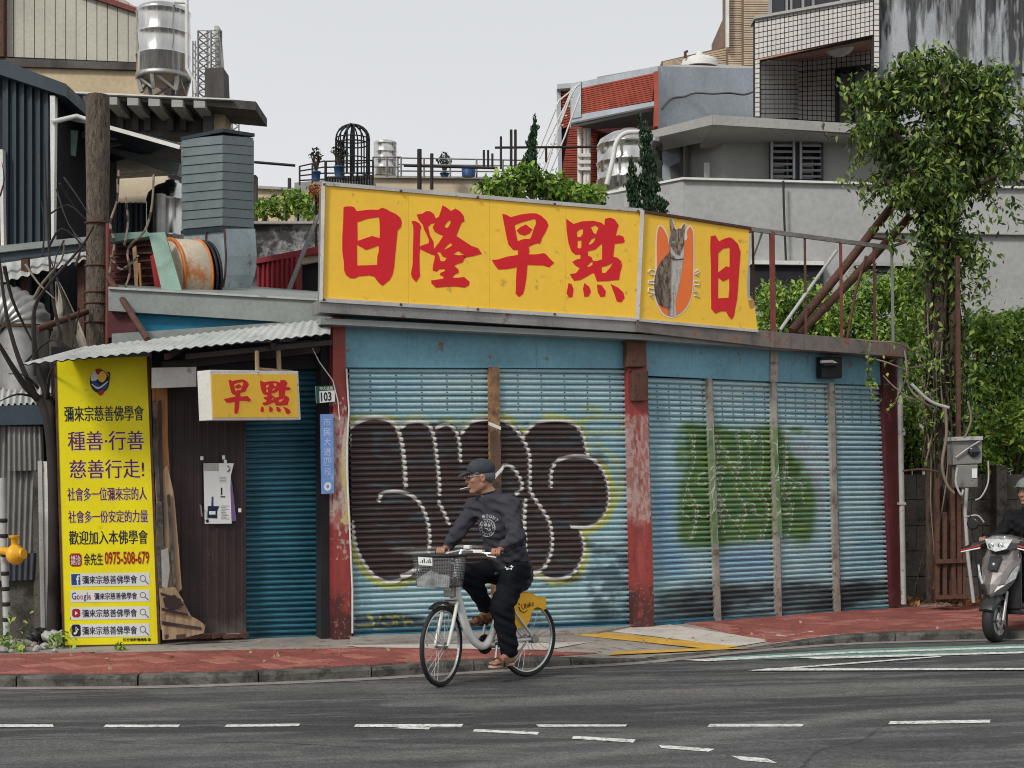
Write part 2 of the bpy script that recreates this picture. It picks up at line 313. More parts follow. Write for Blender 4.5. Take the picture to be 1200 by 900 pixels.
# ------------------------------------------------------------------ lettering and flat shapes
def shape2d(loops):                   # outlines (even-odd holes) -> verts, faces in the plane of the outlines
    cu = bpy.data.curves.new('shape', 'CURVE'); cu.dimensions = '2D'; cu.fill_mode = 'BOTH'
    for lp in loops:
        s = cu.splines.new('POLY'); s.points.add(len(lp)-1)
        for i, (x, y) in enumerate(lp): s.points[i].co = (x, -y, 0, 1)
        s.use_cyclic_u = True
    ob = bpy.data.objects.new('shape', cu); me = bpy.data.meshes.new_from_object(ob)
    V = [(v.co.x, -v.co.y) for v in me.vertices]; Fc = [tuple(p.vertices) for p in me.polygons]
    bpy.data.objects.remove(ob); bpy.data.curves.remove(cu); bpy.data.meshes.remove(me); return V, Fc
def text2d(txt, bold=.0, sp=1.0):     # -> verts in a unit box (0..1, 0..1 down) and faces
    cu = bpy.data.curves.new('text', 'FONT'); cu.body = txt; cu.offset = bold; cu.resolution_u = 2; cu.space_character = sp
    ob = bpy.data.objects.new('text', cu); me = bpy.data.meshes.new_from_object(ob)
    V = np.array([tuple(v.co) for v in me.vertices]).reshape(-1, 3); Fc = [tuple(p.vertices) for p in me.polygons]
    bpy.data.objects.remove(ob); bpy.data.curves.remove(cu); bpy.data.meshes.remove(me)
    if len(V) == 0: return [], []
    lo = V.min(0); hi = V.max(0); w = np.maximum(hi-lo, 1e-6)
    return [((p[0]-lo[0])/w[0], 1-(p[1]-lo[1])/w[1]) for p in V], Fc
def smooth_loop(P, k=4):              # closed Catmull-Rom
    n = len(P); out = []
    for i in range(n):
        p0, p1, p2, p3 = (np.array(P[(i+j-1) % n], float) for j in range(4))
        for t in np.arange(k)/k:
            out.append(tuple(.5*((2*p1)+(-p0+p2)*t+(2*p0-5*p1+4*p2-p3)*t*t+(-p0+3*p1-3*p2+p3)*t**3)))
    return out
def smooth_line(P, k=6):
    n = len(P); out = []
    for i in range(n-1):
        p0, p1, p2, p3 = (np.array(P[min(max(i+j-1, 0), n-1)], float) for j in range(4))
        for t in np.arange(k)/k:
            out.append(tuple(.5*((2*p1)+(-p0+p2)*t+(2*p0-5*p1+4*p2-p3)*t*t+(-p0+3*p1-3*p2+p3)*t**3)))
    out.append(tuple(P[-1])); return out
def quadmap(q):                       # q = four corners (tl, tr, br, bl) -> f(x, y) in 0..1
    tl, tr, br, bl = [np.array(p, float) for p in q]
    return lambda x, y: tuple((tl*(1-x)+tr*x)*(1-y)+(bl*(1-x)+br*x)*y)
def flat(name, VF, fn, m, parent, nrm, thick=.003):   # thin raised lettering: fn maps 2-D to the world
    V, Fc = VF
    if not V: return None
    mb = MB(); P = [fn(*p) for p in V]; n = len(P); nrm = Vector(nrm)
    area = sum(((P[f[1]]-P[f[0]]).cross(P[f[2]]-P[f[0]])).dot(nrm) for f in Fc if len(f) > 2)
    if area < 0: Fc = [tuple(reversed(f)) for f in Fc]
    ed = {}
    for f in Fc:
        for i in range(len(f)):
            a, b = f[i], f[(i+1) % len(f)]; ed[(a, b)] = ed.get((a, b), 0)+1
    back = [p-nrm*thick for p in P]
    fs = list(Fc)+[(a, a+n, b+n, b) for (a, b) in ed if (b, a) not in ed]
    mb.add(P+back, fs); return mb.build(name, m, parent)
def on(pl, off): return lambda u, v: pl.at(u, v, off)
# ------------------------------------------------------------------ painted coverings, worked out pixel by pixel in the script
class Canvas:
    def __init__(s, w, h, x0, x1, y0, y1, base):
        s.w, s.h = w, h; s.b = (x0, x1, y0, y1); s.a = np.zeros((h, w, 3), np.float32); s.a[:] = base
        s.xs = x0+(np.arange(w)+.5)/w*(x1-x0); s.ys = y0+(np.arange(h)+.5)/h*(y1-y0)
        s.px = (x1-x0)/w
    def win(s, x0, x1, y0, y1):
        i0, i1 = np.searchsorted(s.xs, [x0, x1]); j0, j1 = np.searchsorted(s.ys, [y0, y1])
        X, Y = np.meshgrid(s.xs[i0:i1], s.ys[j0:j1]); return slice(j0, j1), slice(i0, i1), X, Y
    def put(s, J, I, al, col):
        al = np.clip(al, 0, 1)[..., None]; s.a[J, I] = s.a[J, I]*(1-al)+np.array(col, np.float32)*al
    def segd(s, X, Y, P):
        D = np.full(X.shape, 1e9)
        for (ax, ay), (bx, by) in zip(P[:-1], P[1:]):
            dx, dy = bx-ax, by-ay; q = dx*dx+dy*dy+1e-12; t = np.clip(((X-ax)*dx+(Y-ay)*dy)/q, 0, 1)
            D = np.minimum(D, (X-ax-t*dx)**2+(Y-ay-t*dy)**2)
        return np.sqrt(D)
    def line(s, P, w, col, al=1.0, soft=0.0):
        P = [tuple(p) for p in P]; x = [p[0] for p in P]; y = [p[1] for p in P]; m = w+soft+s.px*2
        J, I, X, Y = s.win(min(x)-m, max(x)+m, min(y)-m, max(y)+m)
        if X.size: s.put(J, I, al*np.clip((w/2-s.segd(X, Y, P))/(soft+s.px)+.5, 0, 1), col)
    def poly(s, P, col, al=1.0, soft=0.0):
        x = [p[0] for p in P]; y = [p[1] for p in P]; m = soft+s.px*2
        J, I, X, Y = s.win(min(x)-m, max(x)+m, min(y)-m, max(y)+m)
        if not X.size: return
        ins = np.zeros(X.shape, bool); Q = list(P)+[P[0]]
        for (ax, ay), (bx, by) in zip(Q[:-1], Q[1:]):
            if ay == by: continue
            c = ((ay > Y) != (by > Y)) & (X < (bx-ax)*(Y-ay)/(by-ay)+ax); ins ^= c
        d = s.segd(X, Y, Q)*np.where(ins, 1, -1); s.put(J, I, al*np.clip(d/(soft+s.px)+.5, 0, 1), col)
    def blotch(s, x0, x1, y0, y1, col, thr=.5, w=.2, sx=.2, sy=.2, al=1.0, seed=0):
        J, I, X, Y = s.win(x0, x1, y0, y1)
        if not X.size: return
        n = fnoise(X/sx, Y/sy, seed)
        fx = np.minimum(np.clip((X-x0)/(sx*1.5), 0, 1), np.clip((x1-X)/(sx*1.5), 0, 1)); fy = np.minimum(np.clip((Y-y0)/(sy*1.5), 0, 1), np.clip((y1-Y)/(sy*1.5), 0, 1))
        s.put(J, I, al*np.clip((n*fx*fy-thr)/w+.5, 0, 1), col)
    def image(s, name):
        im = bpy.data.images.new(name, s.w, s.h, alpha=False)
        buf = np.ones((s.h, s.w, 4), np.float32); c = np.clip(s.a, 0, 1)
        buf[..., :3] = np.where(c <= .0031308, c*12.92, 1.055*np.power(c, 1/2.4)-.055)
        im.pixels.foreach_set(buf.ravel()); im.update(); im.pack(); return im
def vnoise(X, Y, seed):
    xi = np.floor(X).astype(np.int64); yi = np.floor(Y).astype(np.int64); fx = X-xi; fy = Y-yi; fx = fx*fx*(3-2*fx); fy = fy*fy*(3-2*fy)
    def h(a, b):
        q = (a*374761393+b*668265263+seed*2147483647) & 0xffffffff; q = ((q ^ (q >> 13))*1274126177) & 0xffffffff
        return ((q ^ (q >> 16)) & 0xffff)/65535.0
    return (h(xi, yi)*(1-fx)+h(xi+1, yi)*fx)*(1-fy)+(h(xi, yi+1)*(1-fx)+h(xi+1, yi+1)*fx)*fy
def fnoise(X, Y, seed=0):
    r = 0; a = .5; t = 0
    for k in range(5): r = r+a*vnoise(X*2**k, Y*2**k, seed+k*17); t += a; a *= .55
    return r/t
def planemat(name, im, pl, b, rough=.5, metal=0.0, bump=0):  # lays the painted covering on an upright wall plane
    m = bpy.data.materials.new(name); m.use_nodes = True; t = m.node_tree; N = t.nodes; L = t.links; bs = N['Principled BSDF']
    g = N.new('ShaderNodeNewGeometry'); sb = N.new('ShaderNodeVectorMath'); sb.operation = 'SUBTRACT'; sb.inputs[1].default_value = pl.p
    L.new(g.outputs['Position'], sb.inputs[0]); dt = N.new('ShaderNodeVectorMath'); dt.operation = 'DOT_PRODUCT'; dt.inputs[1].default_value = pl.d
    L.new(sb.outputs[0], dt.inputs[0]); sx = N.new('ShaderNodeSeparateXYZ'); L.new(g.outputs['Position'], sx.inputs[0])
    def r(src, lo, hi):
        q = N.new('ShaderNodeMapRange'); q.inputs[1].default_value = lo; q.inputs[2].default_value = hi; q.clamp = False; L.new(src, q.inputs[0]); return q.outputs[0]
    cb = N.new('ShaderNodeCombineXYZ'); L.new(r(dt.outputs['Value'], b[0], b[1]), cb.inputs[0]); L.new(r(sx.outputs['Z'], b[2], b[3]), cb.inputs[1])
    ti = N.new('ShaderNodeTexImage'); ti.image = im; ti.extension = 'EXTEND'; L.new(cb.outputs[0], ti.inputs[0])
    no = N.new('ShaderNodeTexNoise'); no.inputs['Scale'].default_value = 30; no.inputs['Detail'].default_value = 6; L.new(g.outputs['Position'], no.inputs['Vector'])
    q = N.new('ShaderNodeMapRange'); q.inputs[1].default_value = .3; q.inputs[2].default_value = .7; q.inputs[3].default_value = .88; q.inputs[4].default_value = 1.12; L.new(no.outputs[0], q.inputs[0])
    mx = N.new('ShaderNodeMixRGB'); mx.blend_type = 'MULTIPLY'; mx.inputs[0].default_value = 1; L.new(ti.outputs[0], mx.inputs[1]); L.new(q.outputs[0], mx.inputs[2])
    L.new(mx.outputs[0], bs.inputs['Base Color']); bs.inputs['Roughness'].default_value = rough; bs.inputs['Metallic'].default_value = metal
    return m
# ------------------------------------------------------------------ rounded bodies grown from joined, tapering limbs
def sdf_surface(prims, h=.008, pad=.03, k=.02, wrinkle=None):
    lo = np.array([1e9]*3); hi = -lo
    for p in prims:
        if p.get('sub'): continue
        for c in ([p['a'], p['b']] if 'a' in p else [p['c']]):
            r = max(p.get('ra', 0), p.get('rb', 0), *(p.get('r', (0,)))); lo = np.minimum(lo, np.array(c)-r); hi = np.maximum(hi, np.array(c)+r)
    lo = lo-pad; hi = hi+pad; n = np.ceil((hi-lo)/h).astype(int)+1
    ax = [lo[i]+np.arange(n[i])*h for i in range(3)]; Fd = np.full(n, .2, np.float32)
    for p in prims:
        kk = p.get('k', k)
        pts = [np.array(p['a'], float), np.array(p['b'], float)] if 'a' in p else [np.array(p['c'], float)]
        r = max(p.get('ra', 0), p.get('rb', 0), *(p.get('r', (0,))))+kk+.02
        mn = np.min(pts, 0)-r; mxx = np.max(pts, 0)+r
        sl = []
        for i in range(3):
            i0, i1 = np.searchsorted(ax[i], [mn[i], mxx[i]]); sl.append(slice(i0, i1))
        X = ax[0][sl[0]][:, None, None]; Y = ax[1][sl[1]][None, :, None]; Z = ax[2][sl[2]][None, None, :]
        if 'a' in p:
            a = pts[0]; dx, dy, dz = X-a[0], Y-a[1], Z-a[2]; v = pts[1]-a
            if 'ax' in p:             # flattened limb: squeezed along an axis
                s_ = p['s']-1; e = np.array(p['ax'], float); e = e/np.linalg.norm(e)
                q = dx*e[0]+dy*e[1]+dz*e[2]; dx = dx+s_*q*e[0]; dy = dy+s_*q*e[1]; dz = dz+s_*q*e[2]; v = v+s_*v.dot(e)*e
            t = np.clip((dx*v[0]+dy*v[1]+dz*v[2])/(v.dot(v)+1e-9), 0, 1)
            d = np.sqrt((dx-t*v[0])**2+(dy-t*v[1])**2+(dz-t*v[2])**2)-(p['ra']+(p['rb']-p['ra'])*t)
        else:
            c = pts[0]; A = p.get('R', np.eye(3)); q = [X-c[0], Y-c[1], Z-c[2]]; rr = p['r']
            l = [(q[0]*A[0][i]+q[1]*A[1][i]+q[2]*A[2][i]) for i in range(3)]     # columns of R = local axes
            kq = np.sqrt(sum((l[i]/rr[i])**2 for i in range(3))); k2 = np.sqrt(sum((l[i]/rr[i]**2)**2 for i in range(3)))+1e-9
            d = kq*(kq-1)/k2
        cur = Fd[sl[0], sl[1], sl[2]]
        if p.get('sub'):
            d = -d; hh = np.clip(.5-.5*(d-cur)/kk*-1, 0, 1) if False else None
            m_ = np.maximum(cur, d); hq = np.maximum(kk-np.abs(cur-d), 0)/kk; Fd[sl[0], sl[1], sl[2]] = m_+hq*hq*kk*.25
        else:
            hq = np.maximum(kk-np.abs(cur-d), 0)/kk; Fd[sl[0], sl[1], sl[2]] = np.minimum(cur, d)-hq*hq*kk*.25
    if wrinkle is not None:
        X, Y, Z = np.meshgrid(*ax, indexing='ij'); near = np.abs(Fd) < .04
        Fd[near] += wrinkle(X[near], Y[near], Z[near]).astype(np.float32)
    S = Fd < 0; nx, ny, nz = Fd.shape
    cnt = np.zeros((nx-1, ny-1, nz-1), np.float32); pos = np.zeros((nx-1, ny-1, nz-1, 3), np.float32)
    for axis in range(3):
        sa = [slice(None)]*3; sb_ = [slice(None)]*3; sa[axis] = slice(0, -1); sb_[axis] = slice(1, None)
        A_ = Fd[tuple(sa)]; B_ = Fd[tuple(sb_)]; cr = (A_ < 0) != (B_ < 0); t = np.where(cr, A_/(A_-B_+1e-12), 0)
        o1, o2 = [q for q in range(3) if q != axis]
        for i in (0, 1):
            for j in (0, 1):
                s_ = [slice(None)]*3; s_[o1] = slice(i, cr.shape[o1]-1+i); s_[o2] = slice(j, cr.shape[o2]-1+j); s_ = tuple(s_)
                c = cr[s_]; cnt += c; pos[..., axis] += t[s_]*c; pos[..., o1] += i*c; pos[..., o2] += j*c
    act = cnt > 0; idx = -np.ones(cnt.shape, np.int64); ii = np.argwhere(act); idx[act] = np.arange(len(ii))
    V = (ii+pos[act]/cnt[act][:, None])*h+lo; Fs = []
    for axis in range(3):
        o1, o2 = [(1, 2), (2, 0), (0, 1)][axis]
        sa = [slice(None)]*3; sb_ = [slice(None)]*3; sa[axis] = slice(0, -1); sb_[axis] = slice(1, None)
        cr = S[tuple(sa)] != S[tuple(sb_)]; c = np.argwhere(cr); c = c[(c[:, o1] > 0) & (c[:, o2] > 0) & (c[:, o1] < cnt.shape[o1]) & (c[:, o2] < cnt.shape[o2])]
        e1 = np.zeros(3, int); e1[o1] = 1; e2 = np.zeros(3, int); e2[o2] = 1
        q = np.stack([idx[tuple((c-e1-e2).T)], idx[tuple((c-e2).T)], idx[tuple(c.T)], idx[tuple((c-e1).T)]], 1)
        ins = S[tuple(c.T)]; q = np.where(ins[:, None], q, q[:, ::-1]); Fs.append(q)
    Fs = np.concatenate(Fs); Fs = Fs[(Fs >= 0).all(1)]
    return V, Fs
def np_mesh(V, Fs, mats, org=(0, 0, 0), smooth=True, mi=None):
    me = bpy.data.meshes.new('mesh'); V = np.asarray(V, np.float32)-np.array(org, np.float32); Fs = np.asarray(Fs, np.int32); k = Fs.shape[1]
    me.vertices.add(len(V)); me.vertices.foreach_set('co', V.ravel()); me.loops.add(Fs.size); me.loops.foreach_set('vertex_index', Fs.ravel())
    me.polygons.add(len(Fs)); me.polygons.foreach_set('loop_start', np.arange(0, Fs.size, k, dtype=np.int32))
    me.polygons.foreach_set('use_smooth', np.full(len(Fs), smooth))
    if mi is not None: me.polygons.foreach_set('material_index', np.asarray(mi, np.int32))
    for m in (mats if isinstance(mats, (list, tuple)) else [mats]): me.materials.append(m)
    me.update(calc_edges=True); me.validate(); return me
def body(name, prims, m, parent, h=.008, k=.02, wrinkle=None):
    V, Fs = sdf_surface(prims, h, .03, k, wrinkle); o = link(name, np_mesh(V, Fs, m, wloc(parent)), parent)
    return o, BVHTree.FromPolygons([Vector(v) for v in V], [tuple(int(i) for i in f) for f in Fs])
def cap(a, b, ra, rb, **kw): return dict(a=tuple(a), b=tuple(b), ra=ra, rb=rb, **kw)
def ell(c, r, R=None, **kw):
    d = dict(c=tuple(c), r=tuple(r), **kw)
    if R is not None: d['R'] = R
    return d
def decal(name, VF, fn, bvh, m, parent, lift=.003):   # print lying on a rounded body, where the eye's ray meets it
    V, Fc = VF; P = []; ok = []
    for x, y in V:
        u, v = fn(x, y); d = Vector(((u-600)/F, 1, (HZ-v)/F)).normalized(); hit = bvh.ray_cast(Vector((0, 0, EYE)), d)
        ok.append(hit[0] is not None); P.append(hit[0]-d*lift if hit[0] is not None else Vector((0, 0, 0)))
    Fc = [f for f in Fc if all(ok[i] for i in f)]
    if Fc: mb = MB(); mb.add(P, Fc); return mb.build(name, m, parent)
# ------------------------------------------------------------------ foliage
def leaves(name, pts, nrm, size, m, parent=None, label=None, cat=None, long=1.9, droop=.3, org=None, kind=None, group=None, jitter=.6):
    n = len(pts); pts = np.asarray(pts, float); nrm = np.asarray(nrm, float)
    sz = size*(.6+.8*RNG.random(n))[:, None]
    d = nrm*.5+RNG.normal(size=(n, 3))*jitter; d[:, 2] -= droop; d /= np.linalg.norm(d, axis=1)[:, None]+1e-9
    up = RNG.normal(size=(n, 3))*.55+nrm*.6+np.array([0, 0, .75]); sd_ = np.cross(d, up); sd_ /= np.linalg.norm(sd_, axis=1)[:, None]+1e-9
    nn = np.cross(sd_, d); Lh = sz*long/2; w = sz*.5
    a = pts-d*Lh; b = pts+sd_*w-d*Lh*.15+nn*w*.35; t = pts+d*Lh; c = pts-sd_*w-d*Lh*.15+nn*w*.35; mid = pts-nn*w*.05
    V = np.stack([a, b, t, c], 1).reshape(-1, 3); i = np.arange(n)[:, None]*4
    Fs = np.concatenate([i+np.array([[0, 1, 2]]), i+np.array([[0, 2, 3]])])
    if parent is not None: o = link(name, np_mesh(V, Fs, m, wloc(parent), smooth=False), parent)
    else:
        org = org if org is not None else tuple(pts.mean(0)); o = link(name, np_mesh(V, Fs, m, org, smooth=False), None, org)
    return tagg(o, label, cat, group, kind)
def blobpts(blobs, dens, shell=.35):   # blobs = [(centre, (rx, ry, rz))] -> points near their surfaces with outward normals
    P = []; Q = []
    for c, r in blobs:
        r = np.array(r, float); n = max(8, int(dens*(r[0]*r[1]+r[1]*r[2]+r[0]*r[2])*4)); d = RNG.normal(size=(n, 3)); d /= np.linalg.norm(d, axis=1)[:, None]
        rad = 1-shell*RNG.random(n)**1.3+.10*RNG.normal(size=n)
        lump = 1+.16*np.sin(d[:, 0]*7+c[0]*3)*np.sin(d[:, 2]*6+c[2])+.1*np.sin(d[:, 1]*9+c[0])
        P.append(np.array(c)+d*r*(rad*lump)[:, None]); Q.append(d)
    return np.concatenate(P), np.concatenate(Q)
# ================================================================== ROAD, KERB, PAVEMENT
def struct(o): o['kind'] = 'structure'; return o
def grid(xs, ys, zf):
    V = [(x, y, zf(x, y)) for y in ys for x in xs]; n = len(xs)
    return V, [(j*n+i, j*n+i+1, (j+1)*n+i+1, (j+1)*n+i) for j in range(len(ys)-1) for i in range(n-1)]
mb = MB(); mb.add(*grid([-600, -60, -20, -8]+[-4+i*.5 for i in range(36)]+[20, 60, 600], [-40, 0, 4, 8, 12, 16, 20, 26], lambda x, y: G(x)), smooth=True)

cG = Canvas(1500, 1000, -8.0, 10.0, 4.0, 17.0, (.074, .074, .078)); bG = (-8.0, 10.0, 4.0, 17.0)
def gnoise(sx_, sy_, thr, w, col, al, seed, rot=0.0):
    J, I, X, Y = cG.win(*bG); c_, s_ = math.cos(rot), math.sin(rot); U, V_ = X*c_+Y*s_, -X*s_+Y*c_; n = fnoise(U/sx_, V_/sy_, seed)
    f = np.clip((X+8)/1.5, 0, 1)*np.clip((10-X)/1.5, 0, 1)*np.clip((Y-4)/1.0, 0, 1)*np.clip((17-Y)/1.0, 0, 1); cG.put(J, I, al*f*np.clip((n-thr)/w+.5, 0, 1), col)
gnoise(5, .55, .50, .25, (.125, .124, .12), .75, 3, .10); gnoise(3, .22, .56, .15, (.035, .035, .038), .7, 4, .06); gnoise(1.2, .5, .58, .12, (.042, .042, .045), .6, 5); gnoise(.6, .12, .60, .12, (.17, .168, .16), .5, 6, .12)
def gl_(pts, w, col, al, soft): cG.line([(PX(u, v).x, PX(u, v).y) for u, v in smooth_line(pts, 6)], w, col, al, soft)
for pts, w, al in (([(560, 899), (700, 884), (860, 860), (1030, 836), (1230, 822)], .22, .8), ([(520, 880), (700, 868), (900, 846)], .10, .4), ([(-20, 838), (120, 832), (300, 817), (480, 806)], .30, .6), ([(-20, 892), (150, 884), (330, 872)], .16, .55), ([(560, 828), (720, 814), (900, 808), (1100, 800)], .30, .6), ([(200, 899), (420, 885), (600, 880)], .10, .4), ([(640, 800), (820, 796), (1000, 792)], .25, .4)):
    gl_(pts, w, (.17, .168, .162), al, w*.9)
for pts, w, al in (([(-20, 822), (200, 820), (420, 812)], .35, .6), ([(300, 850), (600, 838), (900, 826), (1220, 806)], .30, .45), ([(700, 892), (900, 880), (1220, 866)], .2, .5)): gl_(pts, w, (.040, .040, .043), al, w)
for pts in ([(-20, 868), (90, 866), (170, 872), (300, 870), (420, 876)], [(940, 900), (960, 880), (1010, 868), (1040, 850), (1120, 838)], [(150, 815), (240, 822), (330, 819)]): gl_(pts, .018, (.02, .02, .021), .8, .01)
J, I, X, Y = cG.win(*bG); g_ = RNG.random(X.shape); g_ = (g_+np.roll(g_, 1, 0)+np.roll(g_, 1, 1))/3
cG.a[J, I] *= (.62+.76*g_)[..., None]
def groundmat(name, im, b):
    m = mat(name, (.5, .5, .5), .82, var=.10, scale=4, fine=.35, bump=.7, bump_scale=110); t = m.node_tree; N = t.nodes; L = t.links
    g = N.new('ShaderNodeNewGeometry'); mp = N.new('ShaderNodeMapping'); mp.inputs['Location'].default_value = (-b[0]/(b[1]-b[0]), -b[2]/(b[3]-b[2]), 0); mp.inputs['Scale'].default_value = (1/(b[1]-b[0]), 1/(b[3]-b[2]), 0)
    L.new(g.outputs['Position'], mp.inputs[0]); ti = N.new('ShaderNodeTexImage'); ti.image = im; ti.extension = 'MIRROR'; L.new(mp.outputs[0], ti.inputs[0])
    bs = N['Principled BSDF']; src = bs.inputs['Base Color'].links[0].from_socket; x = N.new('ShaderNodeMixRGB'); x.blend_type = 'MULTIPLY'; x.inputs[0].default_value = 1; L.new(src, x.inputs[1])
    sc = N.new('ShaderNodeMixRGB'); sc.blend_type = 'ADD'; sc.inputs[0].default_value = 1; L.new(ti.outputs[0], sc.inputs[1]); L.new(ti.outputs[0], sc.inputs[2]); L.new(sc.outputs[0], x.inputs[2]); L.new(x.outputs[0], bs.inputs['Base Color']); return m
struct(mb.build('road', groundmat('worn_asphalt', cG.image('road_wear'), bG), org=(0, 0, 0)))
mb = MB(); mb.add(*grid([-900, -60, -20, 0, 20, 60, 900], [26, 60, 200, 1500], lambda x, y: G(x)-.0), smooth=True)
mb.add(*grid([-900, 900], [-400, -40], lambda x, y: G(x)-.01)); struct(mb.build('ground', M['earth'], org=(0, 26, 0)))
# kerb line (foot of the kerb on the road), left to right; ramped = how far the kerb is dropped
KP = [(-160, 806), (0, 805.5), (200, 803.5), (400, 796), (520, 789), (640, 782), (740, 776.5), (800, 770), (860, 764), (930, 758), (1000, 753.5), (1080, 751), (1150, 749.5), (1300, 747)]
KR = [PX(u, v) for u, v in KP]
K0 = [Vector((-14, KR[0].y-.02, 0))]+KR+[Vector((14, 17.2, G(14)))]
def kline(k=6):
    pts = smooth_line([tuple(p) for p in K0[1:-1]], k); return [K0[0]]+[Vector(p) for p in pts]+[K0[-1]]
KL = kline()
def drop(u):                          # 1 where the kerb runs full height, 0 at the car crossing
    if u < 640: return 1.0
    if u < 760: return 1-(u-640)/120*.9
    if u < 885: return .08
    if u < 1010: return .08+(u-885)/125*.92
    return 1.0
def up(p): return 600+p.x/p.y*F
KH = [FL*drop(up(p)) for p in KL]
back = [Vector((0, 0, 0))]*len(KL)
def nrm2(i, Lp):
    a = Lp[max(0, i-1)]; b = Lp[min(len(Lp)-1, i+1)]; d = (b-a).normalized(); return Vector((-d.y, d.x, 0))
# kerb stones: each stone between joints is its own piece
kerb = thing('kerb', None, None, (0, 12, 0)); kerb['kind'] = 'structure'
acc = 0; start = 0; seglist = []
S_ = [0]
for i in range(1, len(KL)): S_.append(S_[-1]+(KL[i]-KL[i-1]).length)
def along(s):
    s = min(max(s, 0), S_[-1]-1e-6); i = max(0, int(np.searchsorted(S_, s, 'right'))-1); i = min(i, len(KL)-2); t = (s-S_[i])/(S_[i+1]-S_[i])
    p = KL[i].lerp(KL[i+1], t); n = nrm2(i, KL).lerp(nrm2(i+1, KL), t); return p, n, KH[i]*(1-t)+KH[i+1]*t
s = 3.0
while s < S_[-1]-.6:
    e = s+.98; rings = []
    for q in (s+.006, s+.33, s+.66, e):
        p, n, h = along(q); h = max(h, .012); g = G(p.x)
        w0 = RNG.normal()*.003; rings.append([Vector((p.x, p.y, g-.03)), Vector((p.x, p.y, g+h*.72)), p.xy.to_3d()+n*.018+Vector((0, 0, g+h+w0)), p.xy.to_3d()+n*.15+Vector((0, 0, g+h+w0)), p.xy.to_3d()+n*.15+Vector((0, 0, g-.03))])
    b = MB(); b.loft(rings, smooth=False); b.build('kerb_stone', M['kerb'], kerb); s = e+.008
# gutter strip in front of the kerb and its pale line
def strip(name, a, b, h, m, s0=0, s1=None):
    mb = MB(); vs = []; fs = []; n = 0
    for q in np.arange(s0, s1 or S_[-1], .25):
        p, nn, _ = along(q)
        for o in (a, b): x = p.xy.to_3d()-nn*o; vs.append(Vector((x.x, x.y, G(x.x)+h)))
        n += 1
    for i in range(n-1): fs.append((2*i+1, 2*i+3, 2*i+2, 2*i))
    mb.add(vs, fs); return struct(mb.build(name, m))
strip('gutter', 0.0, .17, .004, M['gutter'])
# pavement base: from the back of the kerb to the building line and beyond
mb = MB(); vs = []; fs = []; T = [0, .12, .25, .4, .6, .8, 1]; n = 0
def pave_z(p, t, h): 
    k = min(1, t*1.6); return G(p.x)+h+(FL-h)*(k*k*(3-2*k))
PAV = []
for q in np.arange(0, S_[-1], .3):
    p, nn, h = along(q); a = p.xy.to_3d()+nn*.15; tgt = Vector((a.x*1.12-.1, 20.5, 0)); row = []
    for t in T:
        t2 = t*3.2/(20.5-a.y) if t < 1 else 1
        x = a.lerp(tgt, t2); row.append(Vector((x.x, x.y, pave_z(x, t, h))))
    PAV.append(row)
for r in PAV: vs += r
m_ = len(T)
for i in range(len(PAV)-1):
    for j in range(m_-1): fs.append((i*m_+j, (i+1)*m_+j, (i+1)*m_+j+1, i*m_+j+1))
mb.add(vs, fs, smooth=True); pavement = struct(mb.build('pavement', M['slab'], org=(0, 14, 0)))
PBV = BVHTree.FromPolygons(vs, fs)
def pz(x, y):
    h = PBV.ray_cast(Vector((x, y, 3)), Vector((0, 0, -1))); return (h[0].z, h[1]) if h[0] is not None else (G(x)+FL, Vector((0, 0, 1)))
def PV(u, v, extra=0):
    d = Vector(((u-600)/F, 1, (HZ-v)/F)).normalized(); h = PBV.ray_cast(Vector((0, 0, EYE)), d)
    return h[0]+Vector((0, 0, extra)) if h[0] is not None else PX(u, v, .010+extra)
# red pavers, laid herringbone; clipped to the two red fields
def clip_poly(P, a, b):               # keep the part left of a->b
    out = []; n = len(P)
    def sd_(p): return (b[0]-a[0])*(p[1]-a[1])-(b[1]-a[1])*(p[0]-a[0])
    for i in range(n):
        p, q = P[i], P[(i+1) % n]; sp, sq = sd_(p), sd_(q)
        if sp >= 0: out.append(p)
        if sp*sq < 0: t = sp/(sp-sq); out.append((p[0]+(q[0]-p[0])*t, p[1]+(q[1]-p[1])*t))
    return out
def gp(u, v): p = PV(u, v); return (p.x, p.y)
def nearedge(u0, u1, off=.158, st=.3):
    out = []
    for q in np.arange(.1, S_[-1], st):
        p, n, h = along(q); x = p.xy.to_3d()+n*off
        if u0 <= up(x) <= u1: out.append((x.x, x.y))
    return out
lfield = nearedge(-200, 672)+[gp(700, 766.0), gp(640, 763.5), gp(560, 762), gp(440, 760.0), gp(300, 762.5), gp(0, 768), gp(-150, 770)]
rfield = [gp(905, 753.0)]+nearedge(925, 1290)+[gp(1240, 706), gp(1062, 712.5), gp(900, 723), gp(790, 729.5)]
def inpoly(x, y, P):
    c = False
    for i in range(len(P)):
        (x1, y1), (x2, y2) = P[i], P[(i+1) % len(P)]
        if (y1 > y) != (y2 > y) and x < (x2-x1)*(y-y1)/(y2-y1)+x1: c = not c
    return c
BL, BW = .40, .20; cand = []
ang = math.radians(38); ca, sa_ = math.cos(ang), math.sin(ang)
def herr():                           # herringbone of 2:1 pavers: (centre x, centre y, turned) in paver units
    for r in range(-150, 150):
        for c in range(-40, 40):
            bx = r+c*4; by = r
            yield (bx+1, by+.5, 0)
            yield (bx+3.5, by+1, 1)
half = None
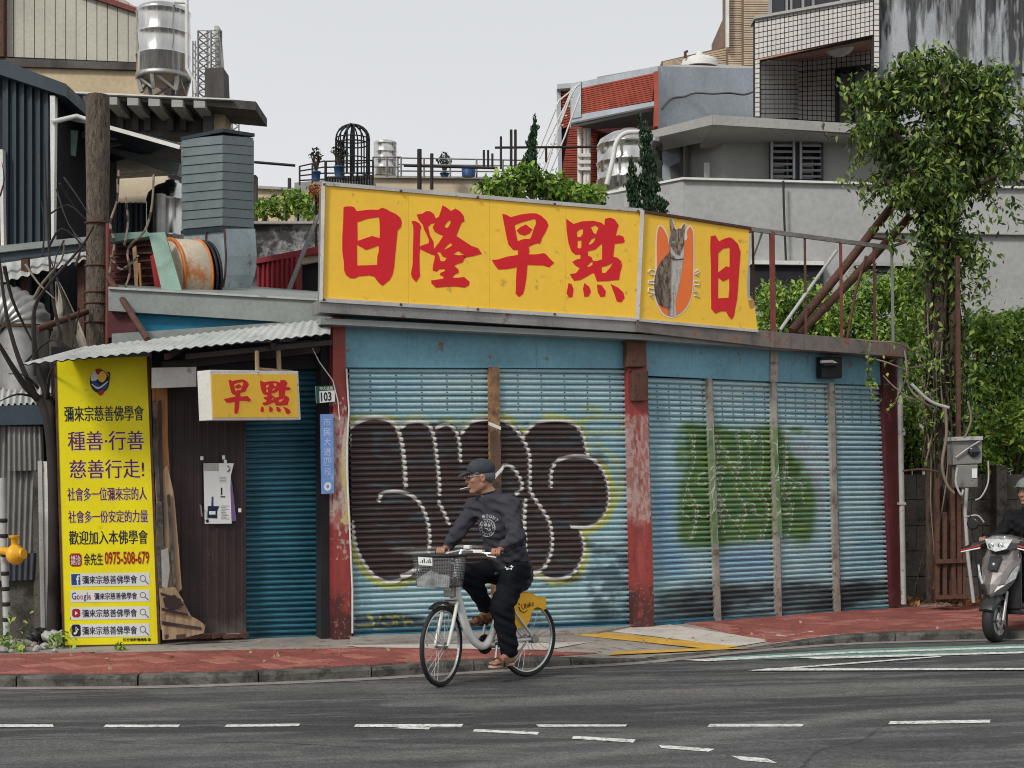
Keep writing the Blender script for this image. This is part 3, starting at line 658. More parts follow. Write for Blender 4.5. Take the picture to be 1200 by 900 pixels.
def brick_mesh(P, z=.012):
    b = MB(); n = len(P); g = .006; cx = sum(p[0] for p in P)/n; cy = sum(p[1] for p in P)/n
    top = [Vector((cx+(x-cx)*.93, cy+(y-cy)*.84, z)) for x, y in P]; bot = [Vector((x, y, -.012)) for x, y in P]; mid = [Vector((x, y, z-.004)) for x, y in P]
    b.add(top+mid+bot, [tuple(range(n))]+[(i+n, (i+1) % n+n, (i+1) % n, i) for i in range(n)]+[(i+2*n, (i+1) % n+2*n, (i+1) % n+n, i+n) for i in range(n)])
    return b
full = {}
R0 = [(-BL/2+.003, -BW/2+.003), (BL/2-.003, -BW/2+.003), (BL/2-.003, BW/2-.003), (-BL/2+.003, BW/2-.003)]
for k, mm in ((0, 'paver'), (1, 'paver2')): full[k] = brick_mesh(R0).mesh(M[mm])
bricks = []
for cx, cy, tr in herr():
    X = cx*BW; Y = cy*BW; wx = X*ca-Y*sa_; wy = X*sa_+Y*ca+14
    if not (-10 < wx < 10 and 11 < wy < 19): continue
    for fld in (lfield, rfield):
        xs = [p[0] for p in fld]; ys = [p[1] for p in fld]
        if not (min(xs)-.2 < wx < max(xs)+.2 and min(ys)-.2 < wy < max(ys)+.2): continue
        a2 = ang+(math.pi/2 if tr else 0); c2, s2 = math.cos(a2), math.sin(a2)
        cor = [(wx+x*c2-y*s2, wy+x*s2+y*c2) for x, y in R0]; ins = [inpoly(*p, fld) for p in cor]
        if all(ins): bricks.append((wx, wy, a2, None))
        elif any(ins):
            P = cor
            for i in range(len(fld)):
                A, B = fld[i], fld[(i+1) % len(fld)]
                # only edges near the brick cut it
                mx_, my_ = wx, wy; dx, dy = B[0]-A[0], B[1]-A[1]; t = max(0, min(1, ((mx_-A[0])*dx+(my_-A[1])*dy)/(dx*dx+dy*dy)))
                if math.hypot(A[0]+t*dx-mx_, A[1]+t*dy-my_) < BL*.62: P = clip_poly(P, A, B)
                if len(P) < 3: break
            if len(P) >= 3:
                ar = abs(sum(P[i][0]*P[(i+1) % len(P)][1]-P[(i+1) % len(P)][0]*P[i][1] for i in range(len(P))))/2
                if ar > .002: bricks.append((wx, wy, 0, P))
bricks.sort(key=lambda b: b[1]); rest = MB(); cnt = 0; vis = 0
for wx, wy, a2, P in bricks:
    z, nz = pz(wx, wy); u = 600+wx/wy*F; k = int(RNG.random() < .35); dz = RNG.normal()*.0015
    if P is None and -10 < u < 1210 and vis < 285:
        o = link('paver', full[k], pavement, (wx, wy-14, z+dz)); o.rotation_mode = 'QUATERNION'
        o.rotation_quaternion = nz.to_track_quat('Z', 'Y') @ Matrix.Rotation(0, 3, 'Z').to_quaternion() if False else (Vector((0, 0, 1)).rotation_difference(nz)) @ Matrix.Rotation(a2, 3, 'Z').to_quaternion(); vis += 1
    else:
        if P is None:
            c2, s2 = math.cos(a2), math.sin(a2); P = [(wx+x*c2-y*s2, wy+x*s2+y*c2) for x, y in R0]
        b = brick_mesh(P); rest.mat(k)
        rest.add([Vector((v.x, v.y, v.z+z+dz-((v.x-wx)*nz.x+(v.y-wy)*nz.y)/nz.z)) for v in b.v], b.f)
if rest.v: rest.build('paver', [M['paver'], M['paver2']], pavement)['kind'] = 'stuff'
# sandy bed that shows in the joints
for fld in (lfield, rfield):
    b = MB(); V, Fc = shape2d([[(x, -y) for x, y in fld]]); 
    # subdivide along x by clipping so the sheet follows the ground
    xs = np.arange(min(p[0] for p in fld), max(p[0] for p in fld), .35)
    for x0 in xs:
        Q = clip_poly(clip_poly(fld, (x0, 0), (x0, -1)), (x0+.35, -1), (x0+.35, 0))
        if len(Q) >= 3:
            V, Fc = shape2d([[(x, -y) for x, y in Q]]); P3 = [Vector((x, -y, pz(x, -y)[0]+.004)) for x, y in V]
            for f in Fc:
                nn = (P3[f[1]]-P3[f[0]]).cross(P3[f[2]]-P3[f[0]]); f = f if nn.z > 0 else tuple(reversed(f)); b.add([P3[i] for i in f], [tuple(range(len(f)))])
    b.build('sand_bed', M['joint'], pavement)
# painted and paler fields of the crossing
def sheet(pts, h, m, name, parent=None, onpav=True, n=10):
    tl, tr, br, bl = pts; q = quadmap(pts); b = MB(); V = []; Fc = []
    for j in range(4):
        for i in range(n+1):
            u, v = q(i/n, j/3); p = PV(u, v) if onpav else PX(u, v)
            V.append(Vector((p.x, p.y, p.z+h)))
    for j in range(3):
        for i in range(n): Fc.append((j*(n+1)+i, (j+1)*(n+1)+i, (j+1)*(n+1)+i+1, j*(n+1)+i+1))
    b.add(V, Fc)
    if (V[Fc[0][1]]-V[Fc[0][0]]).cross(V[Fc[0][2]]-V[Fc[0][0]]).z < 0: b.f = [list(reversed(f)) for f in b.f]
    o = b.build(name, m, parent, org=None if parent else tuple(V[0]))
    if not parent: struct(o)
    return o
sheet([(700, 738.5), (782, 732), (905, 751.5), (862, 758.5)], .008, M['paleslab'], 'pale_pavement_slab')
sheet([(655, 743), (692, 740.0), (866, 758), (838, 762)], .008, M['yellow_line'], 'yellow_line')
sheet([(722, 764.8), (838, 760.5), (884, 760.8), (712, 769)], .013, M['yellow_line'], 'yellow_line')
sheet([(405, 757), (690, 753.5), (640, 762.5), (420, 759.3)], .008, M['paleslab'], 'pale_pavement_slab')
# lane markings
WL = 'white_lane_mark'
for q in ([(-20, 849.5), (62, 849.5), (63, 852.5), (-20, 852.5)], [(124, 849.8), (211, 849.8), (209, 852.8), (121, 852.8)], [(266, 849.5), (352, 848.5), (350, 851.5), (263, 852.5)], [(417, 849.5), (543, 849), (541, 852.2), (415, 852.5)],
          [(470, 852.2), (505, 853.2), (502, 855.4), (462, 854)], [(556, 855), (632, 858.5), (630, 861.5), (554, 857.8)], [(628, 849.6), (735, 849.5), (733, 852), (631, 852.3)], [(672, 863), (745, 867.2), (742, 871), (670, 866.2)],
          [(772, 873.5), (838, 878.3), (830, 881.5), (775, 877.3)], [(857, 886.3), (898, 889.3), (911, 895), (869, 891.6)], [(832, 849), (942, 849), (940, 852), (829, 852.2)], [(1043, 845.8), (1161, 844), (1160, 847.4), (1041, 849.3)]):
    sheet(q, .004, M['white_line'], WL, onpav=False, n=6)
sheet([(835, 770.5), (1000, 761.0), (1000, 769.5), (860, 774.2)], .004, M['green_line'], 'green_road_band', onpav=False, n=14)
sheet([(1000, 761.0), (1320, 751.5), (1320, 759), (1000, 769.5)], .004, M['green_line'], 'green_road_band', onpav=False, n=14)
sheet([(800, 774.2), (1000, 764.2), (1000, 766.3), (830, 775.8)], .008, M['white_line'], WL, onpav=False, n=14)
sheet([(1000, 764.2), (1320, 754), (1320, 756.4), (1000, 766.3)], .008, M['white_line'], WL, onpav=False, n=14)
sheet([(930, 771.2), (1320, 761), (1320, 763), (960, 773)], .008, M['white_line'], WL, onpav=False, n=14)
sheet([(876, 786.5), (1100, 769.6), (1104, 770.6), (896, 786.8)], .008, M['white_line'], WL, onpav=False, n=14)
sheet([(900, 784.6), (1320, 784.2), (1320, 786.2), (880, 787.4)], .012, M['white_line'], WL, onpav=False, n=14)

# ================================================================== THE SHUTTERED SHOP
shop = thing('corner_shop', 'low corner shop with six pale blue roller shutters between red pillars', 'shop', tuple(PA.at(600, 740)))
def panel(name, pl, q, m, parent, off=0.0, thick=.06):      # q: photo pixels tl tr br bl
    P = [pl.at(u, v, off) for u, v in q]; b = MB(); b.prism([P[3], P[2], P[1], P[0]], -pl.n*thick); return b.build(name, m, parent)
# painted shutter coverings
bA = (-.15, 3.75, -.05, 3.2); bB = (-.15, 4.6, 0, 3.3)
BLUE = np.array([.33, .52, .58]); 
def st(pl, L_, off=.02): return [pl.st(u, v, off) for u, v in L_]
def c1(P): return [(400+x/3.3333, 420+y/3.3333) for x, y in P]
def c4(P): return [(740+x/2.8125, 420+y/2.8125) for x, y in P]
cA = Canvas(1400, 1180, *bA, BLUE); cB = Canvas(1500, 1080, *bB, BLUE)
for cv, b in ((cA, bA), (cB, bB)):
    cv.blotch(b[0], b[1], b[2], b[3], (.44, .60, .63), .5, .35, .5, .25, .8, 3)
    cv.blotch(b[0], b[1], b[2], b[3], (.20, .37, .48), .55, .3, .35, .5, .4, 5)
    cv.blotch(b[0], b[1], b[2], b[3], (.46, .56, .56), .60, .2, .9, .035, .6, 9)
yel = (.55, .56, .06); wht = (.74, .72, .68); blk = (.056, .037, .035)
outer = [(38, 262), (120, 236), (200, 244), (238, 276), (275, 246), (325, 242), (360, 268), (400, 250), (445, 258), (468, 284), (505, 246), (565, 230), (645, 240), (700, 276), (722, 292), (768, 250), (830, 236), (905, 246), (950, 290), (972, 370), (1022, 415), (1052, 485), (1058, 560), (1036, 622), (985, 662), (938, 676), (957, 722), (947, 800), (910, 852), (840, 868), (790, 842), (740, 838), (700, 815), (640, 850), (560, 865), (470, 860), (380, 852), (300, 850), (215, 880), (140, 862), (80, 795), (50, 705), (38, 560), (32, 400)]
olp = smooth_loop(c1(outer), 5); so = st(PA, olp)
cA.line(so+[so[0]], .12, yel, .8, .05); cA.blotch(-.1, 3.5, 1.9, 2.6, tuple(BLUE), .5, .2, .15, .06, .8, 22)
cA.poly(so, blk, 1, .012)
cA.blotch(-.1, 3.3, .5, 2.5, (.07, .10, .12), .60, .15, .25, .07, .7, 31); cA.blotch(-.1, 3.3, .5, 2.5, (.075, .045, .04), .55, .2, .4, .1, .8, 33)  # streaks put a sheen into the colour of the dark fill
for P, w in (([(38, 268), (90, 238), (150, 230), (208, 252), (233, 300), (248, 380), (256, 500)], .042), ([(240, 264), (280, 247), (330, 250), (362, 290), (377, 380), (386, 470), (388, 530)], .036),
             ([(375, 272), (415, 256), (450, 280), (466, 330), (470, 400)], .034), ([(475, 292), (510, 250), (570, 236), (650, 247), (705, 300), (738, 370), (742, 460), (745, 520), (790, 590), (822, 650), (828, 740), (802, 812), (760, 836), (735, 822), (722, 780)], .036),
             ([(720, 300), (755, 258), (820, 240), (900, 247), (945, 288), (962, 350), (968, 380)], .036), ([(825, 500), (825, 450), (840, 410), (870, 390), (925, 381), (985, 392), (1030, 440), (1050, 510), (1048, 580), (1018, 635), (970, 660), (905, 658)], .036),
             ([(620, 470), (630, 430), (655, 415), (690, 445), (712, 500), (688, 530)], .034), ([(724, 555), (720, 640), (724, 740), (722, 800)], .04), ([(152, 556), (165, 527), (225, 520), (285, 540), (325, 590), (348, 670), (345, 760), (315, 815), (250, 856), (200, 874), (140, 856), (92, 800), (60, 730), (48, 640)], .034),
             ([(385, 560), (405, 600), (425, 645)], .034), ([(455, 690), (430, 740), (440, 800)], .03), ([(940, 680), (955, 730), (945, 790), (905, 845), (840, 864), (745, 846)], .034), ([(30, 400), (38, 300)], .03), ([(240, 850), (330, 800), (345, 740)], .03)):
    pp = st(PA, smooth_line(c1(P), 6)); cA.line(pp, w*1.05, wht, .9, .008)
for P in ([(945, 195), (1000, 190), (1010, 215), (950, 240)], [(940, 240), (1100, 232), (1095, 300)], [(950, 292), (1080, 285)], [(1060, 395), (1090, 430), (1100, 500), (1050, 600), (990, 665)], [(1060, 480), (1100, 520), (1090, 560)], [(1000, 330), (1095, 400)]):
    cA.line(st(PA, smooth_line(c1(P), 4)), .045, yel, .45, .05)
def c2(P): return [(400+x/11.25, 680+y/11.25) for x, y in P]
cA.poly(st(PA, c2([(190, 470), (600, 440), (1100, 480), (1180, 640), (900, 640), (300, 690), (190, 640)])), (.05, .07, .08), .8, .04)
for P in ([(220, 600), (400, 600), (440, 570)], [(370, 480), (430, 530), (380, 460)], [(525, 480), (520, 530)], [(560, 570), (640, 600), (690, 590), (705, 550)], [(620, 480), (700, 500), (720, 470), (780, 500)], [(830, 480), (850, 560), (870, 620)], [(870, 550), (930, 540), (945, 570)], [(740, 550), (745, 590)], [(1000, 630), (1010, 650)], [(450, 650), (620, 655)]):
    cA.line(st(PA, smooth_line(c2(P), 4)), .024, (.55, .52, .12), .9, .012)
cA.blotch(2.6, 3.5, 0, 1.2, (.07, .12, .15), .42, .25, .18, .12, .75, 40); cA.blotch(.2, 1.9, .9, 1.1, (.4, .42, .38), .4, .2, .3, .05, .7, 43)
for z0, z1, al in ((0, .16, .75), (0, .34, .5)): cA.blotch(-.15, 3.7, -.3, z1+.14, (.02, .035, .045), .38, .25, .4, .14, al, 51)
cA.line([(-.1, .15), (3.6, .15)], .07, (.02, .13, .2), .85, .02)
# second painting: green, with the blue spray beside it
cB.poly(st(PB, c4([(90, 430), (150, 410), (165, 540), (180, 600), (200, 740), (110, 700), (80, 560)])), (.16, .34, .56), .42, .16)
cB.poly(st(PB, c4([(280, 620), (470, 620), (470, 730), (320, 740)])), (.16, .32, .54), .42, .16)
g1 = [(192, 236), (240, 226), (300, 230), (380, 240), (440, 230), (500, 236), (530, 300), (558, 370), (600, 420), (612, 480), (600, 590), (560, 604), (500, 575), (440, 592), (350, 606), (300, 618), (182, 612), (163, 540), (168, 420), (186, 380)]
gs = st(PB, smooth_loop(c4(g1), 5)); cB.line(gs+[gs[0]], .16, (.20, .32, .20), .5, .14); cB.poly(gs, (.10, .21, .055), .90, .09)
cB.blotch(.35, 2.9, .9, 2.6, (.17, .29, .08), .5, .25, .2, .15, .7, 60); cB.blotch(.35, 2.9, .9, 2.6, (.05, .10, .03), .60, .2, .3, .1, .6, 61)
for k in range(46):
    x0 = 185+RNG.random()*400; y0 = 250+RNG.random()*330; P = [(x0, y0)]; a = RNG.random()*6.3
    for _ in range(4): a += RNG.normal()*.9; P.append((P[-1][0]+math.cos(a)*24, P[-1][1]+math.sin(a)*30))
    P = [(min(max(x, 175), 600 if y > 400 else 520), min(max(y, 235), 600)) for x, y in P]
    cB.line(st(PB, smooth_line(c4(P), 4)), .015, (.60, .64, .54), .7, .006)
for k in range(5): cB.line(st(PB, smooth_line(c4([(200+k*78, 245), (215+k*75, 330), (190+k*80, 420), (225+k*78, 500), (200+k*80, 590)]), 5)), .018, (.60, .62, .54), .7, .008)
for k in range(16):
    x0 = 545+RNG.random()*110; y0 = 285+RNG.random()*130; P = [(x0, y0), (x0+14, y0-18), (x0+20, y0+16), (x0+34, y0-8)]
    cB.line(st(PB, smooth_line(c4(P), 4)), .012, (.42, .34, .40) if k % 2 else (.48, .52, .53), .7, .008)
for k in range(8): cB.line(st(PB, c4([(500+k*18, 240+k*12), (640, 440+k*14)])), .04, (.36, .40, .42), .3, .05)
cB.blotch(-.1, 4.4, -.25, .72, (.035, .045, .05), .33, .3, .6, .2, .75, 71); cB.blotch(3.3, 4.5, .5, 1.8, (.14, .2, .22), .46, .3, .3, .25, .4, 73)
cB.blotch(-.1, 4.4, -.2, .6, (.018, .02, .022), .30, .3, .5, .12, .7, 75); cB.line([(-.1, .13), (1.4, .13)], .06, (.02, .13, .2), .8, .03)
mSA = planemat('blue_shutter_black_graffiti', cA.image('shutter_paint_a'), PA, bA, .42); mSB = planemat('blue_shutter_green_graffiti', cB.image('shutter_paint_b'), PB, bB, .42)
def shutter(pl, ub, ut, vb, vt, off, n, m, name='roller_shutter', slot=True):
    """ub/ut = left,right pixel columns at bottom and top; vb/vt = rows (left, right)"""
    P = [pl.at(ub[0], vb[0], off), pl.at(ub[1], vb[1], off), pl.at(ut[1], vt[1], off), pl.at(ut[0], vt[0], off)]
    o = link(name, None, shop, P[0]-wloc(shop)); W_ = ((P[1]-P[0]).length+(P[2]-P[3]).length)/2; H = ((P[3]-P[0]).length+(P[2]-P[1]).length)/2; h = H/n
    prof = [(-.034, 0), (-.004, .03), (.011, .16), (.017, .38), (.014, .56), (.003, .68), (-.034, .72), (-.034, 1.0)]
    b = MB(); vs = []; fs = []
    for x in (0, W_):
        for d_, z in prof: vs.append(pl.d*x+pl.n*d_+Vector((0, 0, z*h)))
    k = len(prof)
    for i in range(k-1): fs.append((i, i+k, i+k+1, i+1))
    b.add(vs, fs, smooth=False); sh = b.mesh(m)
    b2 = MB(); b2.add(vs, fs); 
    for j in range(5): b2.box(pl.d*(W_*(.14+.18*j))+pl.n*.016+Vector((0, 0, h*.52)), (.014, .012, .010), pl.a)     # ventilation slots
    b2.m = [0]*len(fs)+[1]*(len(b2.f)-len(fs)); shv = b2.mesh([m, M['black']])
    for i in range(n):
        t = i/n; a = P[0].lerp(P[3], t); c = P[1].lerp(P[2], t); q = link('slat', shv if slot and n-9 < i < n-1 else sh, o, a-P[0])
        if i == 0: q.data = sh
        q.location += pl.n*float(RNG.normal()*.0014)+Vector((0, 0, float(RNG.normal()*.0012))); P1_ = float(RNG.normal()*.0016)
        e = (c-a)+Vector((0, 0, P1_))+pl.n*float(RNG.normal()*.002)
        # lean of the row: the far end may sit a little higher or lower
        q.rotation_mode = 'QUATERNION'; q.rotation_quaternion = pl.d.rotation_difference(e.normalized())
    b = MB(); b.beam(P[0]+pl.n*.01+Vector((0, 0, -.012)), P[1]+pl.n*.01+Vector((0, 0, -.012)), .05, .05); b.build('bottom_rail', M['teal'], o)
    return o
NS = 47
shutter(PA, (414, 578), (409, 575), (748, 741.6), (430, 430), -.02, NS, mSA)
shutter(PA, (590, 740), (584, 733), (741.2, 735.6), (430, 431.5), -.02, NS, mSA)
cols = [(766, 841, 758, 830), (844.5, 912, 834, 905), (916, 981, 909.5, 973), (985, 1047, 977, 1034)]
for k, (a, b, c, d) in enumerate(cols):
    f = lambda u: 731.4-(u-766)*.0695; g_ = lambda u: 442+(u-758)*.034
    shutter(PB, (a, b), (c, d), (f(a), f(b)), (g_(c), g_(d)), -.02, 45, mSB)
shop['label'] = 'low corner shop with six pale blue roller shutters between red pillars'
# posts between the shutters
def post(pl, ub, ut, vb, vt, m, name, off=.04, thick=.07): return panel(name, pl, [(ut[0], vt), (ut[1], vt), (ub[1], vb), (ub[0], vb)], m, shop, off, thick)
post(PA, (578, 590), (573, 585), 742, 430, M['rustpost'], 'mullion')
for a, b, c, d in ((840, 845.5, 829, 834.5), (911, 916.5, 904.5, 910), (980, 985.5, 972, 977.5)): post(PB, (a, b), (c, d), 733-(a-766)*.0695, 441+(c-758)*.034, M['mullion'], 'mullion')
# painted graffiti crosses the rusty post and the mullions of the green painting
for (c, d, a, b) in ((830.5, 834.5, 836, 841),): post(PB, (a, b), (c, d), 640, 500, mSB, 'painted_band', off=.043, thick=.005)
flat('white_spray_line', shape2d([[(572.5, 494), (587, 500), (587, 504), (572.5, 498)], [(576, 560), (590, 545), (590, 550), (577, 565)]]), on(PA, .043), M['whiteflat'], shop, PA.n, .002)
flat('dark_spray', shape2d([smooth_loop([(574.5, 506), (586, 510), (587, 540), (588, 590), (589, 650), (578, 650), (577, 600), (576, 550)], 2)]), on(PA, .0415), mat('dark_spray_on_rust', (.13, .075, .045), .7, var=.5, spots=.5, spot_col=(.04, .028, .022)), shop, PA.n, .001)
post(PB, (912, 917), (906, 910.5), 630, 500, mSB, 'painted_band', off=.043, thick=.005)
# red pillars, their worn paint worked out in code
def wornred(name, pl, q, seed, yellow=None):
    P = [pl.st(u, v, .07) for u, v in q]; b_ = (min(p[0] for p in P)-.03, max(p[0] for p in P)+.03, -.05, 3.3); c = Canvas(90, 900, *b_, (.275, .042, .034))
    w_ = b_[1]-b_[0]; zt = pl.st(q[0][0], 488)[1]; zb = pl.st(q[0][0], 622)[1]
    c.blotch(*b_, (.36, .075, .06), .5, .3, .12, .5, .7, seed); c.blotch(*b_, (.15, .022, .02), .58, .2, .08, .3, .7, seed+1)
    for col, th, sx_, sy_, al, k in (((.40, .17, .145), .36, .05, .16, .6, 2), ((.48, .36, .33), .47, .03, .07, .65, 3), ((.20, .16, .15), .60, .02, .05, .6, 4)):
        J, I, X, Y = c.win(b_[0], b_[1], zb-.15, zt+.1); n = fnoise(X/sx_, Y/sy_, seed+k); fy = np.clip((Y-zb+.15)/.35, 0, 1)*np.clip((zt+.1-Y)/.12, 0, 1); c.put(J, I, al*np.clip((n*fy-th)/.12+.5, 0, 1), col)
    if yellow is not None:
        for pts, w, col in yellow: c.line([pl.st(u, v, .07) for u, v in smooth_line(pts, 5)], w, col, .85, .012)
        J, I, X, Y = c.win(b_[0], b_[1], zb-.3, zt+.2); n = fnoise(X/.03, Y/.05, seed+9); c.put(J, I, .6*np.clip((n-.62)/.1+.5, 0, 1), (.5, .45, .4))
    J, I, X, Y = c.win(b_[0], b_[1], -.05, .75); n = fnoise(X/.08, Y/.12, seed+6); c.put(J, I, .85*np.clip((n*np.clip((.8-Y)/.5, 0, 1)-.30)/.2+.5, 0, 1), (.040, .015, .014))
    J, I, X, Y = c.win(b_[0], b_[1], -.05, .6); n = fnoise(X/.02, Y/.03, seed+7); c.put(J, I, .7*np.clip((n-.70)/.06+.5, 0, 1), (.30, .18, .16))
    return planemat(name, c.image(name), pl, b_, .5)
ql = [(390, 372), (404, 371), (413, 750), (391, 752)]; qm_ = [(735, 400), (757, 400), (767, 734), (742, 737)]
panel('pillar', PA, ql, wornred('worn_red_paint_yellow', PA, ql, 11, [([(407, 508), (403, 540), (404, 565), (408, 590), (405, 612)], .05, (.58, .50, .10)), ([(410, 490), (404, 520), (407, 560), (411, 600)], .05, (.55, .46, .36)), ([(402, 610), (410, 612)], .05, (.55, .48, .12))]), shop, .06, .55)
panel('pillar', PA, qm_, wornred('worn_red_paint', PA, qm_, 23), shop, .08, .3)
panel('pillar', PB, [(1033, 412), (1052, 414), (1062, 709), (1046, 712)], M['dark_red'], shop, .06, .3)
b = MB(); P = [PB.at(u, v, .12) for u, v in ((1054, 420), (1056, 540), (1059, 708))]; b.tube(P, .035, 10); b.box(PB.at(1056.5, 590, .12), (.09, .09, .03)); b.build('downpipe', M['pipe'], shop)
# blue header boards
panel('header_board', PA, [(404, 368), (740, 386), (738, 431.5), (404, 430.5)], M['blue_panel'], shop, .03, .05)
panel('header_board', PB, [(757, 388), (903, 402), (903, 447), (757, 440)], M['blue_panel'], shop, .03, .05)
panel('header_board', PB, [(912, 404), (1034, 412), (1034, 451.5), (912, 447.5)], M['blue_panel'], shop, .02, .05)
panel('seam_strip', PB, [(903, 405), (912, 406), (912, 447.5), (903, 447)], M['mullion'], shop, .05, .06)
for u in (629, 0):
    if u: panel('seam_strip', PA, [(u-1, 383), (u, 383), (u+1, 431), (u, 431)], M['blue_panel'], shop, .037, .01)
b = MB(); 
for q in ([(735, 392), (757, 392), (757, 430), (735, 430)], [(742, 434), (760, 434), (760, 470), (742, 470)]):
    P = [PA.at(u, v, .16) for u, v in q]; b.prism([P[3], P[2], P[1], P[0]], -PA.n*.1)
b.build('shutter_motor_box', M['rust'], shop, bevel=.01)
b = MB(); P = [PB.at(u, v, .14) for u, v in ((963, 418), (987, 418), (987, 443), (963, 443))]; b.prism([P[3], P[2], P[1], P[0]], -PB.n*.1); b.tube([PB.at(964, 428, .2), PB.at(980, 427, .22), PB.at(985, 428, .2)], .022, 8); b.build('shutter_motor_box', M['black'], shop, bevel=.01)
b = MB(); b.tube([PB.at(962, 424, .2), PB.at(975, 423.5, .22), PB.at(983, 428, .2)], .02, 8); b.build('white_conduit', M['white'], shop)
# white cable down the pillar edge
b = MB(); b.tube([PA.at(u, v, .09) for u, v in ((406, 432), (409, 480), (407, 520), (407, 560), (410, 620), (413, 690), (413, 742))], .011, 6); b.tube([PA.at(u, v, .1) for u, v in ((366, 408), (374, 424), (390, 446), (396, 470), (398, 492))], .006, 5)
b.build('white_cable', M['white'], shop)
# fascia (metal tray that carries the billboard) and roof
panel('fascia', PA, [(375, 351), (746, 375.5), (746, 389), (375, 366)], M['fascia'], shop, .30, .3)
panel('fascia_lip', PA, [(375, 350), (747, 373.5), (747, 376.5), (375, 353.5)], M['alum'], shop, .325, .03)
panel('fascia', PB, [(746, 374.5), (906, 388), (906, 407), (746, 388.5)], M['rustfascia'], shop, .30, .3)
panel('fascia', PB, [(905, 388.5), (1063, 402), (1063, 418.5), (905, 407)], M['rustfascia'], shop, .315, .3)
# body of the shop behind the fronts
a0 = PA.at(376, 748, -.08); a1 = PA.at(745, 735, -.08); a2 = PB.at(1050, 712, -.08)
outl = [Vector((a0.x, a0.y, 0)), Vector((a1.x, a1.y, 0)), Vector((a2.x, a2.y, 0)), Vector((a2.x-2.0, a2.y+3.4, 0)), Vector((a0.x-1.2, a0.y+4.0, 0))]
b = MB(); b.prism(outl, (0, 0, 3.30)); b.f[0] = list(reversed(b.f[0])); b.build('wall', M['darkvoid'], shop)
b = MB(); ou = [PA.at(376, 400, .25), PA.at(745, 400, .25), PB.at(1060, 400, .25), Vector((a2.x-1.8, a2.y+3.7, 0)), Vector((a0.x-1.4, a0.y+4.2, 0))]
b.prism([Vector((p.x, p.y, 3.34)) for p in ou], (0, 0, .06)); b.build('roof', M['greybeam'], shop)
# threshold slab
b = MB(); P = [PV(410, 757), PV(700, 743), PA.at(742, 740, 0), PA.at(410, 748, 0)]
b.prism([Vector((p.x, p.y, FL-.03)) for p in P], (0, 0, .055)); b.build('threshold', M['slab'], shop)
b = MB(); b.tube([PV(887, 728, .02), PV(888.5, 727.5, .035), PV(890, 728, .02)], .025, 8)
for q in ((857, 0),): pass
crump = MB(); c0 = PV(807, 727.5)
crump.add([c0+Vector((RNG.normal()*.05, RNG.normal()*.03, abs(RNG.normal())*.05)) for _ in range(12)], [(0, 1, 2), (2, 3, 4), (4, 5, 6), (6, 7, 8), (8, 9, 10), (10, 11, 0), (0, 4, 8), (1, 5, 9), (2, 6, 10)])
tagg(crump.build('litter', M['paleslab']), 'small crumpled pale paper litter lying at the foot of the left blue shutter by the middle pillar', 'litter')
# house number plate and blue street plate on the pillar's side
PS = Pl((PA.at(390, 600, .06).x, PA.at(390, 600, .06).y), 23.2)
q = [(370, 452.5), (392, 451.5), (392.5, 470.5), (371, 472.5)]
np_ = thing('house_number_plate', 'white and green house number plate reading 103 on the left red pillar', 'number plate', tuple(PA.at(381, 472, .09)))
P = [PA.at(u, v, .10) for u, v in q]; b = MB(); b.prism([P[3], P[2], P[1], P[0]], -PA.n*.02); b.build('plate', M['whiteflat'], np_)
qm = quadmap(q); FN = lambda off, pl=PA, qm=qm: (lambda x, y: pl.at(*qm(x, y), off))
def tbox(name, txt, x0, y0, x1, y1, fnq, m, parent, nrm, bold=.02, thick=.002):
    VF = text2d(txt, bold); return flat(name, VF, lambda x, y: fnq(x0+(x1-x0)*x, y0+(y1-y0)*y), m, parent, nrm, thick)
flat('green_band', ([(.0, .0), (1, 0), (1, .30), (.17, .30), (.17, 1), (0, 1)], [(0, 1, 2, 3), (0, 3, 4, 5)]), FN(.102), M['plate_green'], np_, PA.n, .001)
tbox('number', '103', .25, .38, .82, .93, FN(.104), M['blackflat'], np_, PA.n, .02)
tbox('number', '市大道路', .2, .05, .92, .26, FN(.104), M['whiteflat'], np_, PA.n, 0)
q2 = [(375.5, 485.5), (390.5, 485), (391.5, 578), (377, 579)]
bs = thing('street_plate', 'narrow upright blue street plate with white characters on the left red pillar', 'street sign', tuple(PA.at(383, 579, .09)))
P = [PA.at(u, v, .10) for u, v in q2]; b = MB(); b.prism([P[3], P[2], P[1], P[0]], -PA.n*.02); b.build('plate', M['bluestrip'], bs)
qm2 = quadmap(q2)
pale = mat('worn_white_print', (.42, .50, .72), .5)
for i, ch in enumerate('市民大道四段'): tbox('character', ch, .22, .05+i*.125, .80, .15+i*.125, lambda x, y: PA.at(*qm2(x, y), .102), pale, bs, PA.n, .015)
flat('round_mark', shape2d([[(.5+.3*math.cos(t), .91+.055*math.sin(t)) for t in np.arange(0, 6.28, .4)], [(.5+.12*math.cos(t), .91+.025*math.sin(t)) for t in np.arange(0, 6.28, .5)]]), lambda x, y: PA.at(*qm2(x, y), .102), M['whiteflat'], bs, PA.n, .001)

